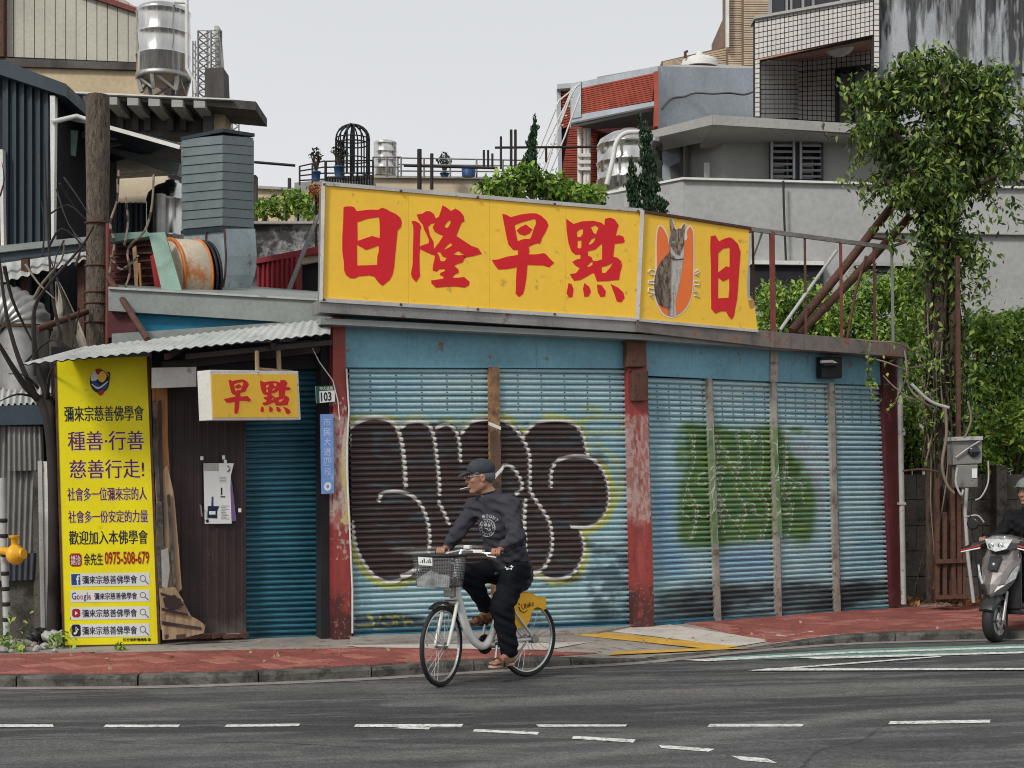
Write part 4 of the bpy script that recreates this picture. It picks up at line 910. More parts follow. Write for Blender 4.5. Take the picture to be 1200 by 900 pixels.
# ================================================================== THE BILLBOARDS
def signpt(P, off): return
def px_of(pts, x0, y0, sc): return [(x0+x/sc, y0+y/sc) for x, y in pts]
RI = [px_of([(95, 95), (120, 88), (165, 88), (190, 98), (210, 130), (260, 124), (330, 116), (400, 118), (432, 100), (470, 112), (500, 130), (560, 158), (595, 190), (607, 230), (600, 270), (570, 300), (560, 400), (548, 520), (540, 620), (525, 690), (500, 735), (470, 760), (440, 785), (410, 765), (385, 735), (365, 705), (320, 695), (230, 703), (190, 722), (150, 718), (115, 690), (100, 650), (98, 580), (84, 480), (84, 360), (92, 220)], 390, 230, 7.5),
      px_of([(215, 228), (300, 198), (408, 182), (415, 280), (412, 368), (345, 348), (280, 370), (218, 392)], 390, 230, 7.5), px_of([(212, 425), (250, 445), (290, 472), (345, 455), (405, 432), (405, 480), (392, 530), (390, 602), (300, 606), (214, 608)], 390, 230, 7.5)]
LONG = [px_of([(55, 218), (90, 218), (120, 235), (140, 265), (130, 310), (126, 440), (165, 425), (205, 412), (210, 390), (190, 340), (165, 290), (155, 250), (120, 210), (100, 160), (150, 152), (185, 130), (220, 132), (250, 155), (268, 195), (295, 180), (315, 120), (328, 78), (365, 100), (402, 128), (440, 108), (480, 130), (512, 170), (520, 220), (495, 232), (470, 290), (448, 348), (520, 395), (580, 435), (640, 455), (672, 505), (600, 525), (540, 535), (505, 515), (520, 545), (505, 580), (450, 598), (430, 612), (465, 640), (470, 670), (430, 690), (415, 715), (470, 715), (515, 708), (565, 750), (560, 780), (525, 802), (440, 792), (340, 796), (270, 804), (230, 765), (228, 738), (260, 735), (335, 722), (335, 705), (303, 690), (310, 672), (350, 655), (345, 638), (300, 640), (275, 662), (240, 650), (245, 600), (255, 560), (262, 520), (235, 512), (180, 488), (130, 462), (124, 520), (126, 660), (130, 700), (95, 755), (60, 715), (50, 680), (65, 600), (68, 450), (72, 320), (70, 260)], 475, 230, 7.5),
        px_of([(345, 258), (370, 225), (395, 205), (398, 235), (375, 275), (352, 275)], 475, 230, 7.5), px_of([(200, 270), (225, 240), (262, 235), (240, 270), (258, 310), (300, 335), (335, 345), (300, 400), (250, 465), (248, 400), (215, 340)], 475, 230, 7.5),
        px_of([(340, 465), (370, 430), (398, 405), (412, 430), (385, 448), (345, 470)], 475, 230, 7.5), px_of([(420, 508), (465, 478), (520, 515), (470, 518)], 475, 230, 7.5), px_of([(278, 490), (305, 490), (330, 530), (365, 540), (345, 570), (310, 570), (295, 520)], 475, 230, 7.5)]
ZAO = [px_of([(140, 80), (175, 85), (212, 108), (300, 85), (380, 74), (440, 75), (480, 95), (530, 140), (545, 180), (520, 240), (490, 290), (470, 345), (455, 335), (410, 350), (370, 370), (380, 410), (370, 435), (440, 435), (500, 425), (520, 430), (560, 475), (597, 510), (550, 548), (500, 532), (360, 528), (352, 640), (335, 740), (322, 785), (285, 810), (258, 780), (262, 640), (268, 548), (180, 565), (105, 568), (75, 530), (48, 485), (110, 478), (180, 455), (278, 440), (280, 398), (235, 395), (195, 350), (180, 290), (160, 190)], 570, 240, 7.5),
       px_of([(248, 178), (320, 150), (430, 122), (437, 160), (415, 215), (398, 270), (385, 298), (330, 300), (275, 318), (262, 260)], 570, 240, 7.5), px_of([(265, 225), (300, 195), (348, 172), (375, 195), (405, 215), (380, 250), (335, 270), (290, 255)], 570, 240, 7.5)]
DIAN = [px_of([(65, 85), (100, 110), (130, 130), (200, 108), (300, 102), (370, 118), (400, 142), (405, 85), (450, 74), (490, 90), (525, 140), (510, 190), (500, 235), (530, 228), (565, 240), (580, 280), (565, 298), (490, 305), (478, 420), (510, 425), (545, 455), (555, 500), (535, 570), (530, 620), (430, 632), (335, 635), (312, 570), (300, 560), (250, 590), (190, 622), (135, 630), (110, 600), (98, 570), (150, 562), (185, 520), (140, 490), (118, 462), (160, 440), (190, 435), (190, 400), (145, 400), (110, 370), (85, 300), (68, 180)], 655, 245, 7.5),
        px_of([(158, 200), (185, 178), (215, 175), (210, 220), (185, 248), (160, 242)], 655, 245, 7.5), px_of([(165, 278), (200, 275), (198, 335), (180, 348), (162, 335)], 655, 245, 7.5), px_of([(275, 160), (320, 142), (348, 165), (325, 222), (300, 205), (290, 175)], 655, 245, 7.5),
        px_of([(258, 310), (285, 265), (325, 248), (305, 290), (280, 310)], 655, 245, 7.5), px_of([(255, 370), (320, 355), (380, 300), (380, 440), (335, 455), (300, 455), (285, 420), (255, 408)], 655, 245, 7.5), px_of([(248, 500), (275, 472), (297, 460), (295, 490), (262, 508)], 655, 245, 7.5),
        px_of([(375, 510), (430, 495), (478, 470), (445, 520), (410, 560), (378, 560)], 655, 245, 7.5)]
for x0, P in enumerate(([(85, 650), (110, 658), (128, 700), (120, 770), (90, 778), (68, 740)], [(225, 650), (265, 680), (282, 725), (260, 768), (225, 772), (212, 700)], [(335, 662), (375, 668), (412, 720), (405, 768), (365, 772), (342, 730)], [(455, 658), (520, 690), (565, 730), (578, 780), (550, 818), (510, 812), (490, 750)])): DIAN.append(px_of(P, 655, 245, 7.5))
RI2 = [px_of([(565, 172), (600, 165), (628, 210), (670, 190), (705, 180), (730, 190), (770, 230), (790, 290), (785, 360), (775, 500), (765, 640), (750, 720), (740, 775), (722, 800), (700, 775), (680, 738), (640, 738), (600, 755), (570, 720), (568, 600), (568, 400), (562, 260)], 745, 250, 6.4267),
       px_of([(622, 300), (660, 265), (708, 258), (708, 405), (682, 398), (620, 445)], 745, 250, 6.4267), px_of([(622, 485), (660, 512), (705, 490), (706, 560), (700, 635), (620, 640)], 745, 250, 6.4267)]
so = .30
bb = thing('billboard', 'long yellow billboard above the black graffiti shutters with four big red characters', 'billboard', tuple(PA.at(560, 362, so)))
def board(parent, pl, q, off, thick, m=M['sign_yellow'], name='face'):
    P = [pl.at(u, v, off) for u, v in q]; b = MB(); b.prism([P[3], P[2], P[1], P[0]], -pl.n*thick); return b.build(name, m, parent)
# four panels with fine seams between
xs = [380, 478.5, 573.5, 663, 750.5]
T_ = lambda u: 216.5+(u-380)*(248.2-216.5)/372; B_ = lambda u: 351.5+(u-378)*(374.6-351.5)/368
for i in range(4):
    a, c = xs[i]+.1, xs[i+1]-.1; board(bb, PA, [(a, T_(a)), (c, T_(c)), (c-2.6*(i == 3), B_(c)), (a-1.5*(i == 0), B_(a))], so, .12, name='face_panel')
def rim(parent, pl, p, q, off, w=.028, m=M['alum']):
    b = MB(); b.beam(pl.at(*p, off), pl.at(*q, off), w, w*1.4, up=(0, 0, 1)); b.build('rim', m, parent)
rim(bb, PA, (378.5, 215), (753, 246.8), so+.005); rim(bb, PA, (379.5, 214), (376.5, 352), so+.005, .035); rim(bb, PA, (376, 351.5), (747, 375), so+.005, .03); rim(bb, PA, (752.5, 247), (746.5, 375), so+.012, .045)
b = MB()
for u in (380, 470, 560, 650, 748): b.box(PA.at(u, T_(u)-.5, so+.03), (.022, .012, .022), PA.a); b.box(PA.at(u, B_(u)-.5, so+.03), (.022, .012, .022), PA.a)
b.build('bolt_row', M['rust'], bb)
b = MB(); b.prism([PA.at(382, 218, so-.13), PA.at(750, 249, so-.13), PA.at(745, 372, so-.13), PA.at(380, 350, so-.13)], -PA.n*.25); b.build('back_box', M['cor_grey'], bb)
redsh = mat('red_print_edge', (.62, .09, .02), .4, var=.03)
for nm, ch in (('character', RI), ('character', LONG), ('character', ZAO), ('character', DIAN)):
    flat(nm, shape2d(ch), on(PA, so+.004), M['sign_red'], bb, PA.n, .003)
b2 = thing('billboard', 'shorter yellow billboard with a tabby cat picture, one red character and a torn right end', 'billboard', tuple(PB.at(815, 380, so)))
TB = lambda u: 248.6+(u-752)*(268.5-248.6)/126
fl = [(753.5, 249), (878, 268.4), (877, 300), (875.5, 330), (876, 351), (880, 350), (882, 356), (884.5, 360), (888, 387), (748.5, 374.5)]
P = [PB.at(u, v, so) for u, v in fl]; b = MB(); b.prism(P[::-1], -PB.n*.03); b.build('face_panel', M['sign_yellow'], b2)
flat('tatter', shape2d([[(877, 352), (883, 350.5), (884.5, 359), (879, 361)]]), on(PB, so+.006), mat('torn_sheet_edge', (.50, .27, .10), .7), b2, PB.n, .003)
rim(b2, PB, (752, 247.5), (880, 267.6), so+.01, .022, M['rust']); rim(b2, PB, (748, 375), (888, 388), so+.008, .022)
flat('character', shape2d(RI2), on(PB, so+.004), M['sign_red'], b2, PB.n, .003)
# the cat picture: printed sheet painted in code
def cc(P): return [(745+x/6.4267, 250+y/6.4267) for x, y in P]
mo = mat('orange_print', srgb(244, 120, 52), .42, var=.05, fine=.02)
halo = [(180, 88), (210, 102), (245, 170), (255, 220), (262, 100), (256, 50), (268, 34), (285, 60), (300, 112), (340, 105), (352, 80), (370, 70), (380, 100), (375, 150), (385, 110), (410, 92), (428, 110), (440, 170), (442, 400), (440, 480), (430, 590), (400, 690), (350, 755), (280, 788), (210, 768), (160, 690), (135, 600), (130, 520), (148, 420), (150, 230), (158, 130)]
orng = [(180, 98), (205, 112), (240, 180), (258, 240), (380, 200), (384, 140), (408, 102), (422, 118), (433, 175), (434, 400), (430, 520), (418, 620), (385, 700), (335, 755), (275, 778), (215, 758), (170, 690), (145, 600), (140, 500), (158, 420), (158, 230), (166, 130)]
flat('halo_print', shape2d([smooth_loop(cc(halo), 3)]), on(PB, so+.003), M['whiteflat'], b2, PB.n, .002)
flat('orange_print', shape2d([smooth_loop(cc(orng), 3)]), on(PB, so+.0045), mo, b2, PB.n, .002)
for L_ in ([(140, 430), (115, 420), (92, 440), (110, 460), (140, 462)], [(140, 505), (95, 508), (95, 525), (140, 530)], [(140, 570), (100, 560), (92, 590), (140, 605), (105, 620), (130, 640)], [(440, 440), (470, 425), (480, 440), (445, 460), (478, 470)], [(440, 510), (478, 512), (475, 540), (442, 540)], [(435, 590), (470, 600), (435, 570), (480, 630), (440, 620)]):
    pts = cc(L_); b = MB(); b.tube([PB.at(u, v, so+.006) for u, v in pts], .007, 4); b.build('whisker_print', M['whiteflat'], b2)
catp = smooth_loop(cc([(256, 60), (266, 42), (282, 72), (298, 118), (322, 114), (345, 112), (356, 88), (370, 78), (374, 110), (366, 160), (366, 230), (362, 320), (356, 380), (345, 450), (325, 560), (305, 640), (300, 700), (308, 750), (300, 772), (262, 776), (245, 755), (238, 720), (200, 705), (165, 670), (145, 600), (140, 520), (155, 440), (185, 370), (235, 310), (256, 280), (250, 220), (262, 160), (258, 110)]), 4)
cs = [PB.st(u, v, so) for u, v in catp]; xs_ = [p[0] for p in cs]; ys_ = [p[1] for p in cs]; bC = (min(xs_)-.02, max(xs_)+.02, min(ys_)-.02, max(ys_)+.02)
cC = Canvas(300, 620, *bC, (.27, .19, .13))
def S3(P): return [PB.st(u, v, so) for u, v in cc(P)]
cC.poly(S3([(130, 420), (190, 340), (250, 290), (262, 380), (255, 520), (265, 650), (240, 720), (130, 700), (120, 500)]), (.075, .05, .036), 1, .03)
cC.blotch(*bC, (.34, .25, .18), .55, .2, .03, .09, .6, 4); cC.blotch(*bC, (.035, .022, .018), .52, .1, .025, .07, .8, 6)
cC.poly(S3([(270, 360), (350, 350), (352, 440), (320, 560), (300, 660), (310, 780), (255, 780), (268, 650), (262, 520), (268, 420)]), (.52, .50, .47), .9, .02)
cC.blotch(*bC, (.30, .22, .16), .58, .1, .02, .06, .5, 16)
cC.poly(S3([(262, 250), (300, 310), (330, 320), (362, 240), (360, 335), (310, 350), (262, 300)]), (.60, .57, .54), .85, .015)
cC.poly(S3([(262, 110), (300, 150), (310, 240), (270, 260), (250, 200)]), (.16, .13, .12), .8, .015)
for P, w in (([(272, 205), (280, 180), (296, 205)], .008), ([(298, 130), (302, 180)], .01), ([(318, 122), (320, 175)], .01), ([(338, 125), (336, 175)], .01), ([(262, 240), (300, 255)], .008), ([(360, 225), (335, 245)], .008), ([(310, 215), (312, 280)], .012), ([(190, 500), (215, 560)], .01), ([(170, 560), (200, 620)], .01), ([(270, 600), (300, 610)], .008), ([(284, 560), (282, 760)], .006)): cC.line(S3(P), w, (.04, .03, .03), .8, .006)
for x in (284, 340): cC.line(S3([(x-8, 218), (x+8, 216)]), .024, (.34, .36, .16), 1, .003); cC.line(S3([(x-1, 218), (x+1, 218)]), .010, (.01, .01, .01), 1, .002)
cC.line(S3([(305, 272), (318, 272)]), .014, (.30, .12, .10), .9, .003); cC.line(S3([(262, 335), (300, 352), (355, 345)]), .012, (.02, .015, .03), 1, .003)
cC.poly(S3([(262, 60), (270, 60), (288, 110), (268, 120)]), (.42, .28, .25), .7, .008); cC.poly(S3([(366, 90), (370, 90), (366, 130), (352, 120)]), (.42, .28, .25), .7, .006)
cC.poly(S3([(200, 610), (245, 600), (250, 700), (215, 700)]), (.26, .2, .17), .6, .02)
flat('cat_print', shape2d([catp]), on(PB, so+.0065), planemat('printed_cat', cC.image('cat_print'), PB, bC, .42), b2, PB.n, .002)
b = MB()
for u in (757, 800, 840, 874): b.beam(PB.at(u, TB(u)+2, so-.05), PB.at(u-2, 382, so-.05), .04)
b.beam(PB.at(754, 252, so-.06), PB.at(880, 271, so-.06), .04); b.build('bracing', M['rust_red'], b2)

# small light box hung over the doorway
PL_ = Pl((-2.9, 14.0), 46)
lb = thing('light_box_sign', 'small yellow light box sign with two red characters hanging over the dark doorway', 'sign', tuple(PL_.at(300, 494)))
def lq(x, y): return (225+x/8.889, 425+y/8.889)
tl, tr, br, bl = lq(186, 75), lq(1108, 88), lq(1135, 595), lq(208, 600)
P = [PL_.at(*p) for p in (bl, br, tr, tl)]; b = MB(); b.prism(P, -PL_.n*.22); b.build('casing', M['white'], lb, bevel=.006)
qi = [lq(200, 118), lq(1088, 120), lq(1110, 570), lq(222, 572)]; P = [PL_.at(*p, .006) for p in qi]; b = MB(); b.prism([P[3], P[2], P[1], P[0]], -PL_.n*.005); b.build('face', M['sign_yellow'], lb)
for loops, src, dst in ((ZAO, (576.5, 597/7.5+570, 250, 348), (335, 620, 175, 535)), (DIAN, (655+65/7.5, 655+580/7.5, 245+74/7.5, 245+818/7.5), (712, 1030, 178, 535))):
    lp = [[lq(dst[0]+(x-src[0])/(src[1]-src[0])*(dst[1]-dst[0]), dst[2]+(y-src[2])/(src[3]-src[2])*(dst[3]-dst[2])) for x, y in l] for l in loops]
    flat('character', shape2d(lp), on(PL_, .010), M['sign_red'], lb, PL_.n, .003)
b = MB(); b.tube([PL_.at(301.5, 436, -.1), PL_.at(301, 411, -.1)], .022, 8); b.tube([PL_.at(327, 434, -.12), PL_.at(326, 404, -.12)], .025, 8); b.box(PL_.at(322, 433.5, -.12), (.42, .04, .02), PL_.a); b.build('hanger', M['wood'], lb)
# ================================================================== LEFT: DOORWAY, BANNER, AWNING, YARD
def slab(name, q, Y, thick, m, parent=None, label=None, cat=None, mb=None, vec=None, bevel=0):
    n = len(q); Ys = Y if isinstance(Y, (list, tuple)) else [Y]*n
    P = [W(u, v, y) for (u, v), y in zip(q, Ys)][::-1]; b = mb or MB(); b.prism(P, vec or Vector((0, thick, 0)))
    if mb: return mb
    return tagg(b.build(name, m, parent, bevel=bevel), label, cat)
GW = lambda u, Y, z=FL: Vector(((u-600)/F*Y, Y, z))
annex = thing('lean_to_doorway', 'dark brown doorway shed with teal shutter left of the first red pillar', 'shed', tuple(PA.at(290, 745, -.3)))
oA = annex
# teal shutter in its recess
o_ = shop; shop = annex
shutter(PA, (286, 376), (287, 374), (750, 747.5), (428, 426), -.42, 50, M['teal'], slot=False)
shop = o_
b = MB(); corr(b, PA.at(196, 750, -.30), PA.at(288, 746, -.30), PA.at(288, 448, -.30), PA.at(196, 448, -.30), 9, .004, trap=True); b.build('brown_sheet_wall', M['brownwall'], annex)
panel('reveal', PA, [(285.5, 446), (288, 446), (288.5, 748), (286, 748)], M['brownwall'], annex, -.29, .2)
b = MB(); b.prism([Vector((p.x, p.y, .03)) for p in (PA.at(60, 745, -.55), PA.at(376, 745, -.55), PA.at(376, 745, -2.6), PA.at(90, 745, -2.6))], (0, 0, 3.05)); b.build('interior_shade_box', M['darkvoid'], annex)  # solid dark box in place of the shaded interior
panel('lintel', PA, [(178, 431), (230, 430), (230, 453), (178, 455)], M['white'], annex, .0, .03)
panel('lintel', PA, [(178, 408), (375, 398), (374, 432), (178, 433)], M['darkvoid'], annex, -.24, .05)  # near black panel, the shade under the awning put into colour
panel('timber_beam', PA, [(190, 424), (376, 404), (376, 413), (190, 434)], M['brownwall'], annex, -.1, .08)
# broken timber lining with ragged edges
def rag(name, pts, off, m, th=.03): b = MB(); P = [PA.at(u, v, off) for u, v in pts]; b.prism(P[::-1], -PA.n*th); return b.build(name, m, annex)
rag('plywood_strip', [(178, 456), (184, 455), (196, 452), (197, 520), (200, 570), (203, 640), (206, 700), (196, 700), (188, 640), (184, 560), (180, 500)], -.17, M['wood_orange'])
rag('plywood_strip', [(182, 560), (196, 545), (203, 575), (205, 590), (210, 650), (213, 690), (203, 702), (190, 700), (186, 640)], -.15, M['wood'])
rag('plywood_strip', [(183, 590), (190, 588), (192, 640), (196, 690), (187, 700), (184, 640)], -.13, M['kerb'])
for k, pts in enumerate(([(187, 690), (205, 688), (215, 704), (214, 712), (200, 708), (188, 712)], [(188, 706), (214, 704), (222, 718), (226, 727), (204, 722), (188, 726)], [(188, 720), (206, 714), (232, 726), (241, 733), (238, 737), (206, 736), (189, 738)], [(190, 733), (240, 735), (239, 742), (212, 748), (191, 750)])):
    rag('broken_board', pts, -.10+.03*k, M['wood'], .025)
for pts, off, mm in (([(186, 470), (189, 469), (191, 560), (193, 640), (191, 640), (187, 560)], -.135, 'brownwall'), ([(196, 580), (199, 579), (204, 650), (207, 698), (204, 698), (200, 650)], -.125, 'kerb'), ([(179, 470), (183, 468), (186, 540), (188, 585), (184, 588), (180, 530)], -.14, 'kerb'), ([(189, 645), (197, 642), (199, 668), (196, 690), (190, 688)], -.12, 'cornice'),
                     ([(188, 694), (212, 702), (213, 705), (189, 698)], -.035, 'brownwall'), ([(189, 712), (220, 719), (221, 722), (190, 716)], -.015, 'brownwall'), ([(190, 728), (236, 735), (236, 738), (190, 732)], .0, 'brownwall')):
    rag('outline_strip', pts, off, M[mm], .015)  # thin, mostly dark strips that outline the boards
rag('broken_board', [(191, 701), (205, 697), (216, 709), (205, 715), (194, 712)], -.03, M['brownwall'], .02)
b = MB()
for i in range(7):
    u = 192+i*14; b.beam(PA.at(u, 746, -.12+RNG.random()*.1), PA.at(u+13+RNG.random()*5, 743+RNG.random()*3, -.12+RNG.random()*.1), .05, .04)
b.build('rubble_sill', M['rust'], annex)
b = MB(); b.tube([PA.at(u, v, -.2) for u, v in ((192, 749), (215, 747), (240, 744), (262, 744), (287, 743))], .012, 5); b.build('pale_conduit', M['pipe'], annex)
# torn notice on the brown wall
nt_ = thing('notice', 'torn white paper notice with a purple edge taped on the brown sheet wall', 'notice', tuple(PA.at(257, 612, -.27)))
def nq(x, y): return (230+x/10, 530+y/10)
P = [PA.at(*nq(x, y), -.26) for x, y in ((85, 130), (260, 128), (440, 130), (405, 270), (400, 420), (415, 835), (250, 838), (100, 838), (92, 500))]; b = MB(); b.prism(P[::-1], -PA.n*.004); b.build('sheet', M['whiteflat'], nt_)
for pts, m in (([(405, 290), (425, 400), (470, 800), (420, 810), (402, 500)], 'mag'), ([(85, 132), (260, 130), (262, 215), (90, 215)], 'pipe'), ([(135, 630), (270, 632), (245, 690), (245, 775), (130, 770)], 'navy'), ([(180, 520), (200, 520), (202, 640), (175, 640)], 'print_blue'), ([(150, 690), (225, 690), (225, 730), (150, 730)], 'whiteflat'), ([(288, 415), (304, 415), (304, 500), (288, 500)], 'blackflat'),
               ([(285, 515), (340, 515), (340, 528), (285, 528)], 'blackflat'), ([(110, 800), (140, 780), (150, 820), (120, 825)], 'blackflat')):
    flat('print', shape2d([[nq(*p) for p in pts]]), on(PA, -.257 if m != 'whiteflat' else -.2555), M[m], nt_, PA.n, .001)
b = MB()
for j in range(9):
    y = 625+j*19; b.beam(PA.at(*nq(288, y), -.257), PA.at(*nq(330+RNG.random()*60, y+2), -.257), .004, .002)
for j in range(4): b.beam(PA.at(*nq(270, 290+j*18), -.257), PA.at(*nq(350, 292+j*18), -.257), .003, .002)
for j in range(10): b.box(PA.at(*nq(360+RNG.random()*60, 150+RNG.random()*80), -.256), (.012, .002, .010), PA.a)
b.build('print_lines', M['grey_print'], nt_)['kind'] = 'stuff'
b = MB()
for u, v in ((236.5, 537), (262, 536), (264, 541), (281, 598)): b.box(PA.at(u, v, -.26), (.03, .006, .04), PA.a)
b.build('tape', M['whiteflat'], nt_)
b = MB(); b.tube([PA.at(234, 592, -.24), PA.at(235, 592, -.22), PA.at(236.5, 605, -.22), PA.at(236, 606, -.25)], .008, 5); b.build('door_handle', M['steel_dull'], annex)
# yellow banner board
q0 = PX(130, 757, FL); PC = Pl((q0.x, q0.y), 19)
bn = thing('banner', 'tall yellow banner board with a round logo and rows of characters beside the doorway', 'banner', tuple(q0))
Q = [(66, 422), (173, 417.5), (186.5, 755), (76, 757.5)]; P = [PC.at(u, v) for u, v in Q]
b = MB(); b.prism([P[3], P[2], P[1], P[0]], -PC.n*.035); b.build('board', M['banner'], bn)
b = MB(); b.beam(PC.at(173.8, 418, -.02), PC.at(187, 755, -.02), .03, .05); b.beam(PC.at(65.4, 423, -.02), PC.at(75.5, 757, -.02), .02, .05); b.beam(PC.at(74, 759, -.02), PC.at(188, 757, -.02), .05, .05); b.build('frame', M['rust'], bn)
def bq(x0, y0, x1, y1, rise=-.012):      # box in photo pixels that follows the board's lean
    sh = lambda y: (y-(y0+y1)/2)*.034
    def f(x, y):
        v = y0+(y1-y0)*y; u = x0+(x1-x0)*x+sh(v); return PC.at(u, v+(u-(x0+x1)/2)*rise, .0015)
    return f
def brow(txt, x0, y0, x1, y1, m, bold=.02, glow=None):
    f = bq(x0, y0, x1, y1); VF = text2d(txt, bold)
    VF = text2d(txt, 0); w_ = .42/(x1-x0)
    flat('character_row', VF, lambda x, y: f(x*(1-w_)+w_, y)+PC.n*.0008, m, bn, PC.n, .001)
    if glow: flat('character_edge', VF, lambda x, y: f(x*(1-w_)+w_*2.2, y+.04)+PC.n*.0002, M['whiteflat'], bn, PC.n, .0005)
    flat('character_row', VF, lambda x, y: f(x*(1-w_), y)+PC.n*.0015, m, bn, PC.n, .0015)
brow('彌來宗慈善佛學會', 75.4, 475.5, 168.5, 493.5, M['navy'], .009)
brow('種善·行善', 79.5, 505, 168.5, 527.5, M['maroon'], .008, True); brow('慈善行走!', 81.6, 538.5, 169, 560.5, M['maroon'], .008, True)
brow('社會多一位彌來宗的人', 79, 571, 172, 586.5, M['maroon'], .005, True); brow('社會多一份安定的力量', 80, 598, 173.3, 612.5, M['maroon'], .005, True)
brow('歡迎加入本佛學會', 80.8, 621.5, 173.3, 638, M['navy'], .008)
def brect(x0, y0, x1, y1, m, lift=.0015, name='print', rnd=0):
    f = bq(x0, y0, x1, y1); L_ = [(0, 0), (1, 0), (1, 1), (0, 1)]
    if rnd: L_ = [(rnd, 0), (1-rnd, 0), (1, rnd), (1, 1-rnd), (1-rnd, 1), (rnd, 1), (0, 1-rnd), (0, rnd)]
    return flat(name, (L_, [tuple(range(len(L_)))]), lambda x, y: f(x, y)+PC.n*lift, m, bn, PC.n, .001)
brect(81.7, 648.5, 95.7, 663.8, M['print_red'], rnd=.15)
def btxt(t, x0, y0, x1, y1, m, bold=.02, lift=.004):
    f = bq(x0, y0, x1, y1); flat('character_row', text2d(t, bold), lambda x, y: f(x, y)+PC.n*lift, m, bn, PC.n, .001)
btxt('請洽', 83, 650.5, 94.5, 662, M['whiteflat'], .006); btxt('余先生', 98.2, 648, 120.6, 662.5, M['navy'], .01, .003); btxt('0975-508-679', 122.7, 646, 174.8, 661.5, M['print_red'], .022, .003)
for i, (y0, y1) in enumerate(((671.5, 687), (691.5, 705.5), (711, 726), (731, 746.5))):
    brect(82.7, y0, 175.4, y1, M['whiteflat'], name='search_bar')
    btxt('彌來宗慈善佛學會', 96.5 if i != 1 else 110.5, y0+2.8, 160.3, y1-3, M['navy'], 0); btxt('彌來宗慈善佛學會', (96.5 if i != 1 else 110.5)+.3, y0+2.8, 160.6, y1-3, M['navy'], 0, .0035)
    if i == 0: brect(83.6, y0+1.2, 94, y1-1.5, M['print_blue'], .003); btxt('f', 89.2, y0+2.6, 93.2, y1-1.8, M['whiteflat'], .03, .005)
    if i == 1:
        for k, (ch, cm_, xa, xb, ya) in enumerate((('G', 'print_blue', 84, 89.2, 2.6), ('o', 'print_red', 90, 93.2, 5.8), ('o', 'wood_orange', 94, 97.2, 5.8), ('g', 'print_blue', 98, 101, 5.8), ('l', 'plate_green', 101.8, 102.5, 2.6), ('e', 'print_red', 103.3, 106.3, 5.8))):
            btxt(ch, xa, y0+ya, xb, y1-(2.8 if ch != 'g' else .8), M[cm_], .01)
    if i == 2: brect(84.5, y0+2.5, 94, y1-2.5, M['print_red'], .003, rnd=.2); f = bq(84.5, y0+2.5, 94, y1-2.5); flat('print', ([(.36, .25), (.72, .5), (.36, .75)], [(0, 1, 2)]), lambda x, y, f=f: f(x, y)+PC.n*.0045, M['whiteflat'], bn, PC.n, .001)
    if i == 3: brect(84, y0+.8, 94.5, y1-.8, M['black'], .003, rnd=.15); btxt('♪', 86, y0+3, 92.5, y1-3, M['whiteflat'], .03, .005)
    f = bq(163, y0+2, 175, y1-1.5); ring = [(.36+.30*math.cos(t), .36+.34*math.sin(t)) for t in np.arange(0, 6.28, .45)]; rin = [(.36+.23*math.cos(t), .36+.26*math.sin(t)) for t in np.arange(0, 6.28, .45)]
    flat('magnifier', shape2d([ring, rin]), lambda x, y, f=f: f(x, y)+PC.n*.003, M['grey_print'], bn, PC.n, .001); flat('magnifier', ([(.55, .62), (.63, .55), (.95, .9), (.87, .98)], [(0, 1, 2, 3)]), lambda x, y, f=f: f(x, y)+PC.n*.003, M['grey_print'], bn, PC.n, .001)
btxt('彌來宗慈善佛學會', 144, 747.6, 177, 751.4, M['blackflat'], .03, .003)
# globe-like puzzle logo
f = bq(102.5, 430, 131, 465)
def lg(P, m, l): flat('logo', shape2d([smooth_loop(P, 3)]), lambda x, y: f(x, y)+PC.n*l, m, bn, PC.n, .001)
lg([(.5+.40*math.cos(t), .48+.40*math.sin(t)) for t in np.arange(0, 6.28, .5)], M['navy'], .003)
lg([(.18, .50), (.34, .48), (.48, .60), (.44, .78), (.26, .72)], M['print_blue'], .0045); lg([(.56, .60), (.80, .54), (.80, .68), (.62, .80)], M['print_blue'], .0045)
lg([(.16, .28), (.34, .12), (.45, .30), (.38, .44), (.16, .46)], M['whiteflat'], .0045); lg([(.34, .10), (.56, .06), (.52, .20), (.42, .26)], M['print_red'], .0055)
lg([(.46, .22), (.66, .14), (.80, .32), (.62, .52), (.44, .42)], M['sign_yellow'], .005); lg([(.40, .84), (.60, .78), (.66, .88), (.5, .97)], M['print_red'], .0055)
lg([(.18, .56), (.45, .68), (.82, .48), (.80, .54), (.45, .74), (.2, .62)], M['whiteflat'], .006); lg([(.80, .18), (.94, .2), (.9, .5), (.86, .48), (.88, .26)], M['black'], .0045)
# corrugated awning over the doorway
aw = thing('awning', 'pale corrugated sheet awning sloping over the yellow banner and doorway', 'awning', tuple(W(240, 410, 14.3)))
fa, fb = W(20, 428.5, 13.55), W(387, 392, 14.75); ba, bb_ = W(132, 402, 14.75), W(388, 374, 15.2)
ba = W(96, 408, 14.5)
b = MB(); corr(b, fa, fb, bb_, ba, 30, .017, 6); v0 = len(b.v)
b.build('sheet', M['roofsheet'], aw)['label'] = 'pale corrugated awning sheet'
b = MB(); corr(b, fa-Vector((0, 0, .01)), fb-Vector((0, 0, .01)), bb_-Vector((0, 0, .01)), ba-Vector((0, 0, .01)), 30, .017, 6); b.f = [list(reversed(f)) for f in b.f]; b.build('underside', M['darkmetal'], aw)  # sheet copied in a dark colour, painting in the shade underneath
b = MB()
for t in (.45, .8): b.beam(fa.lerp(fb, t)-Vector((0, -.05, .05)), ba.lerp(bb_, t)-Vector((0, .02, .06)), .04, .06)
b.beam(fa.lerp(fb, .5)+Vector((0, .22, -.05)), fb+Vector((0, .1, -.07)), .04, .05); b.build('rafter', M['brownwall'], aw)
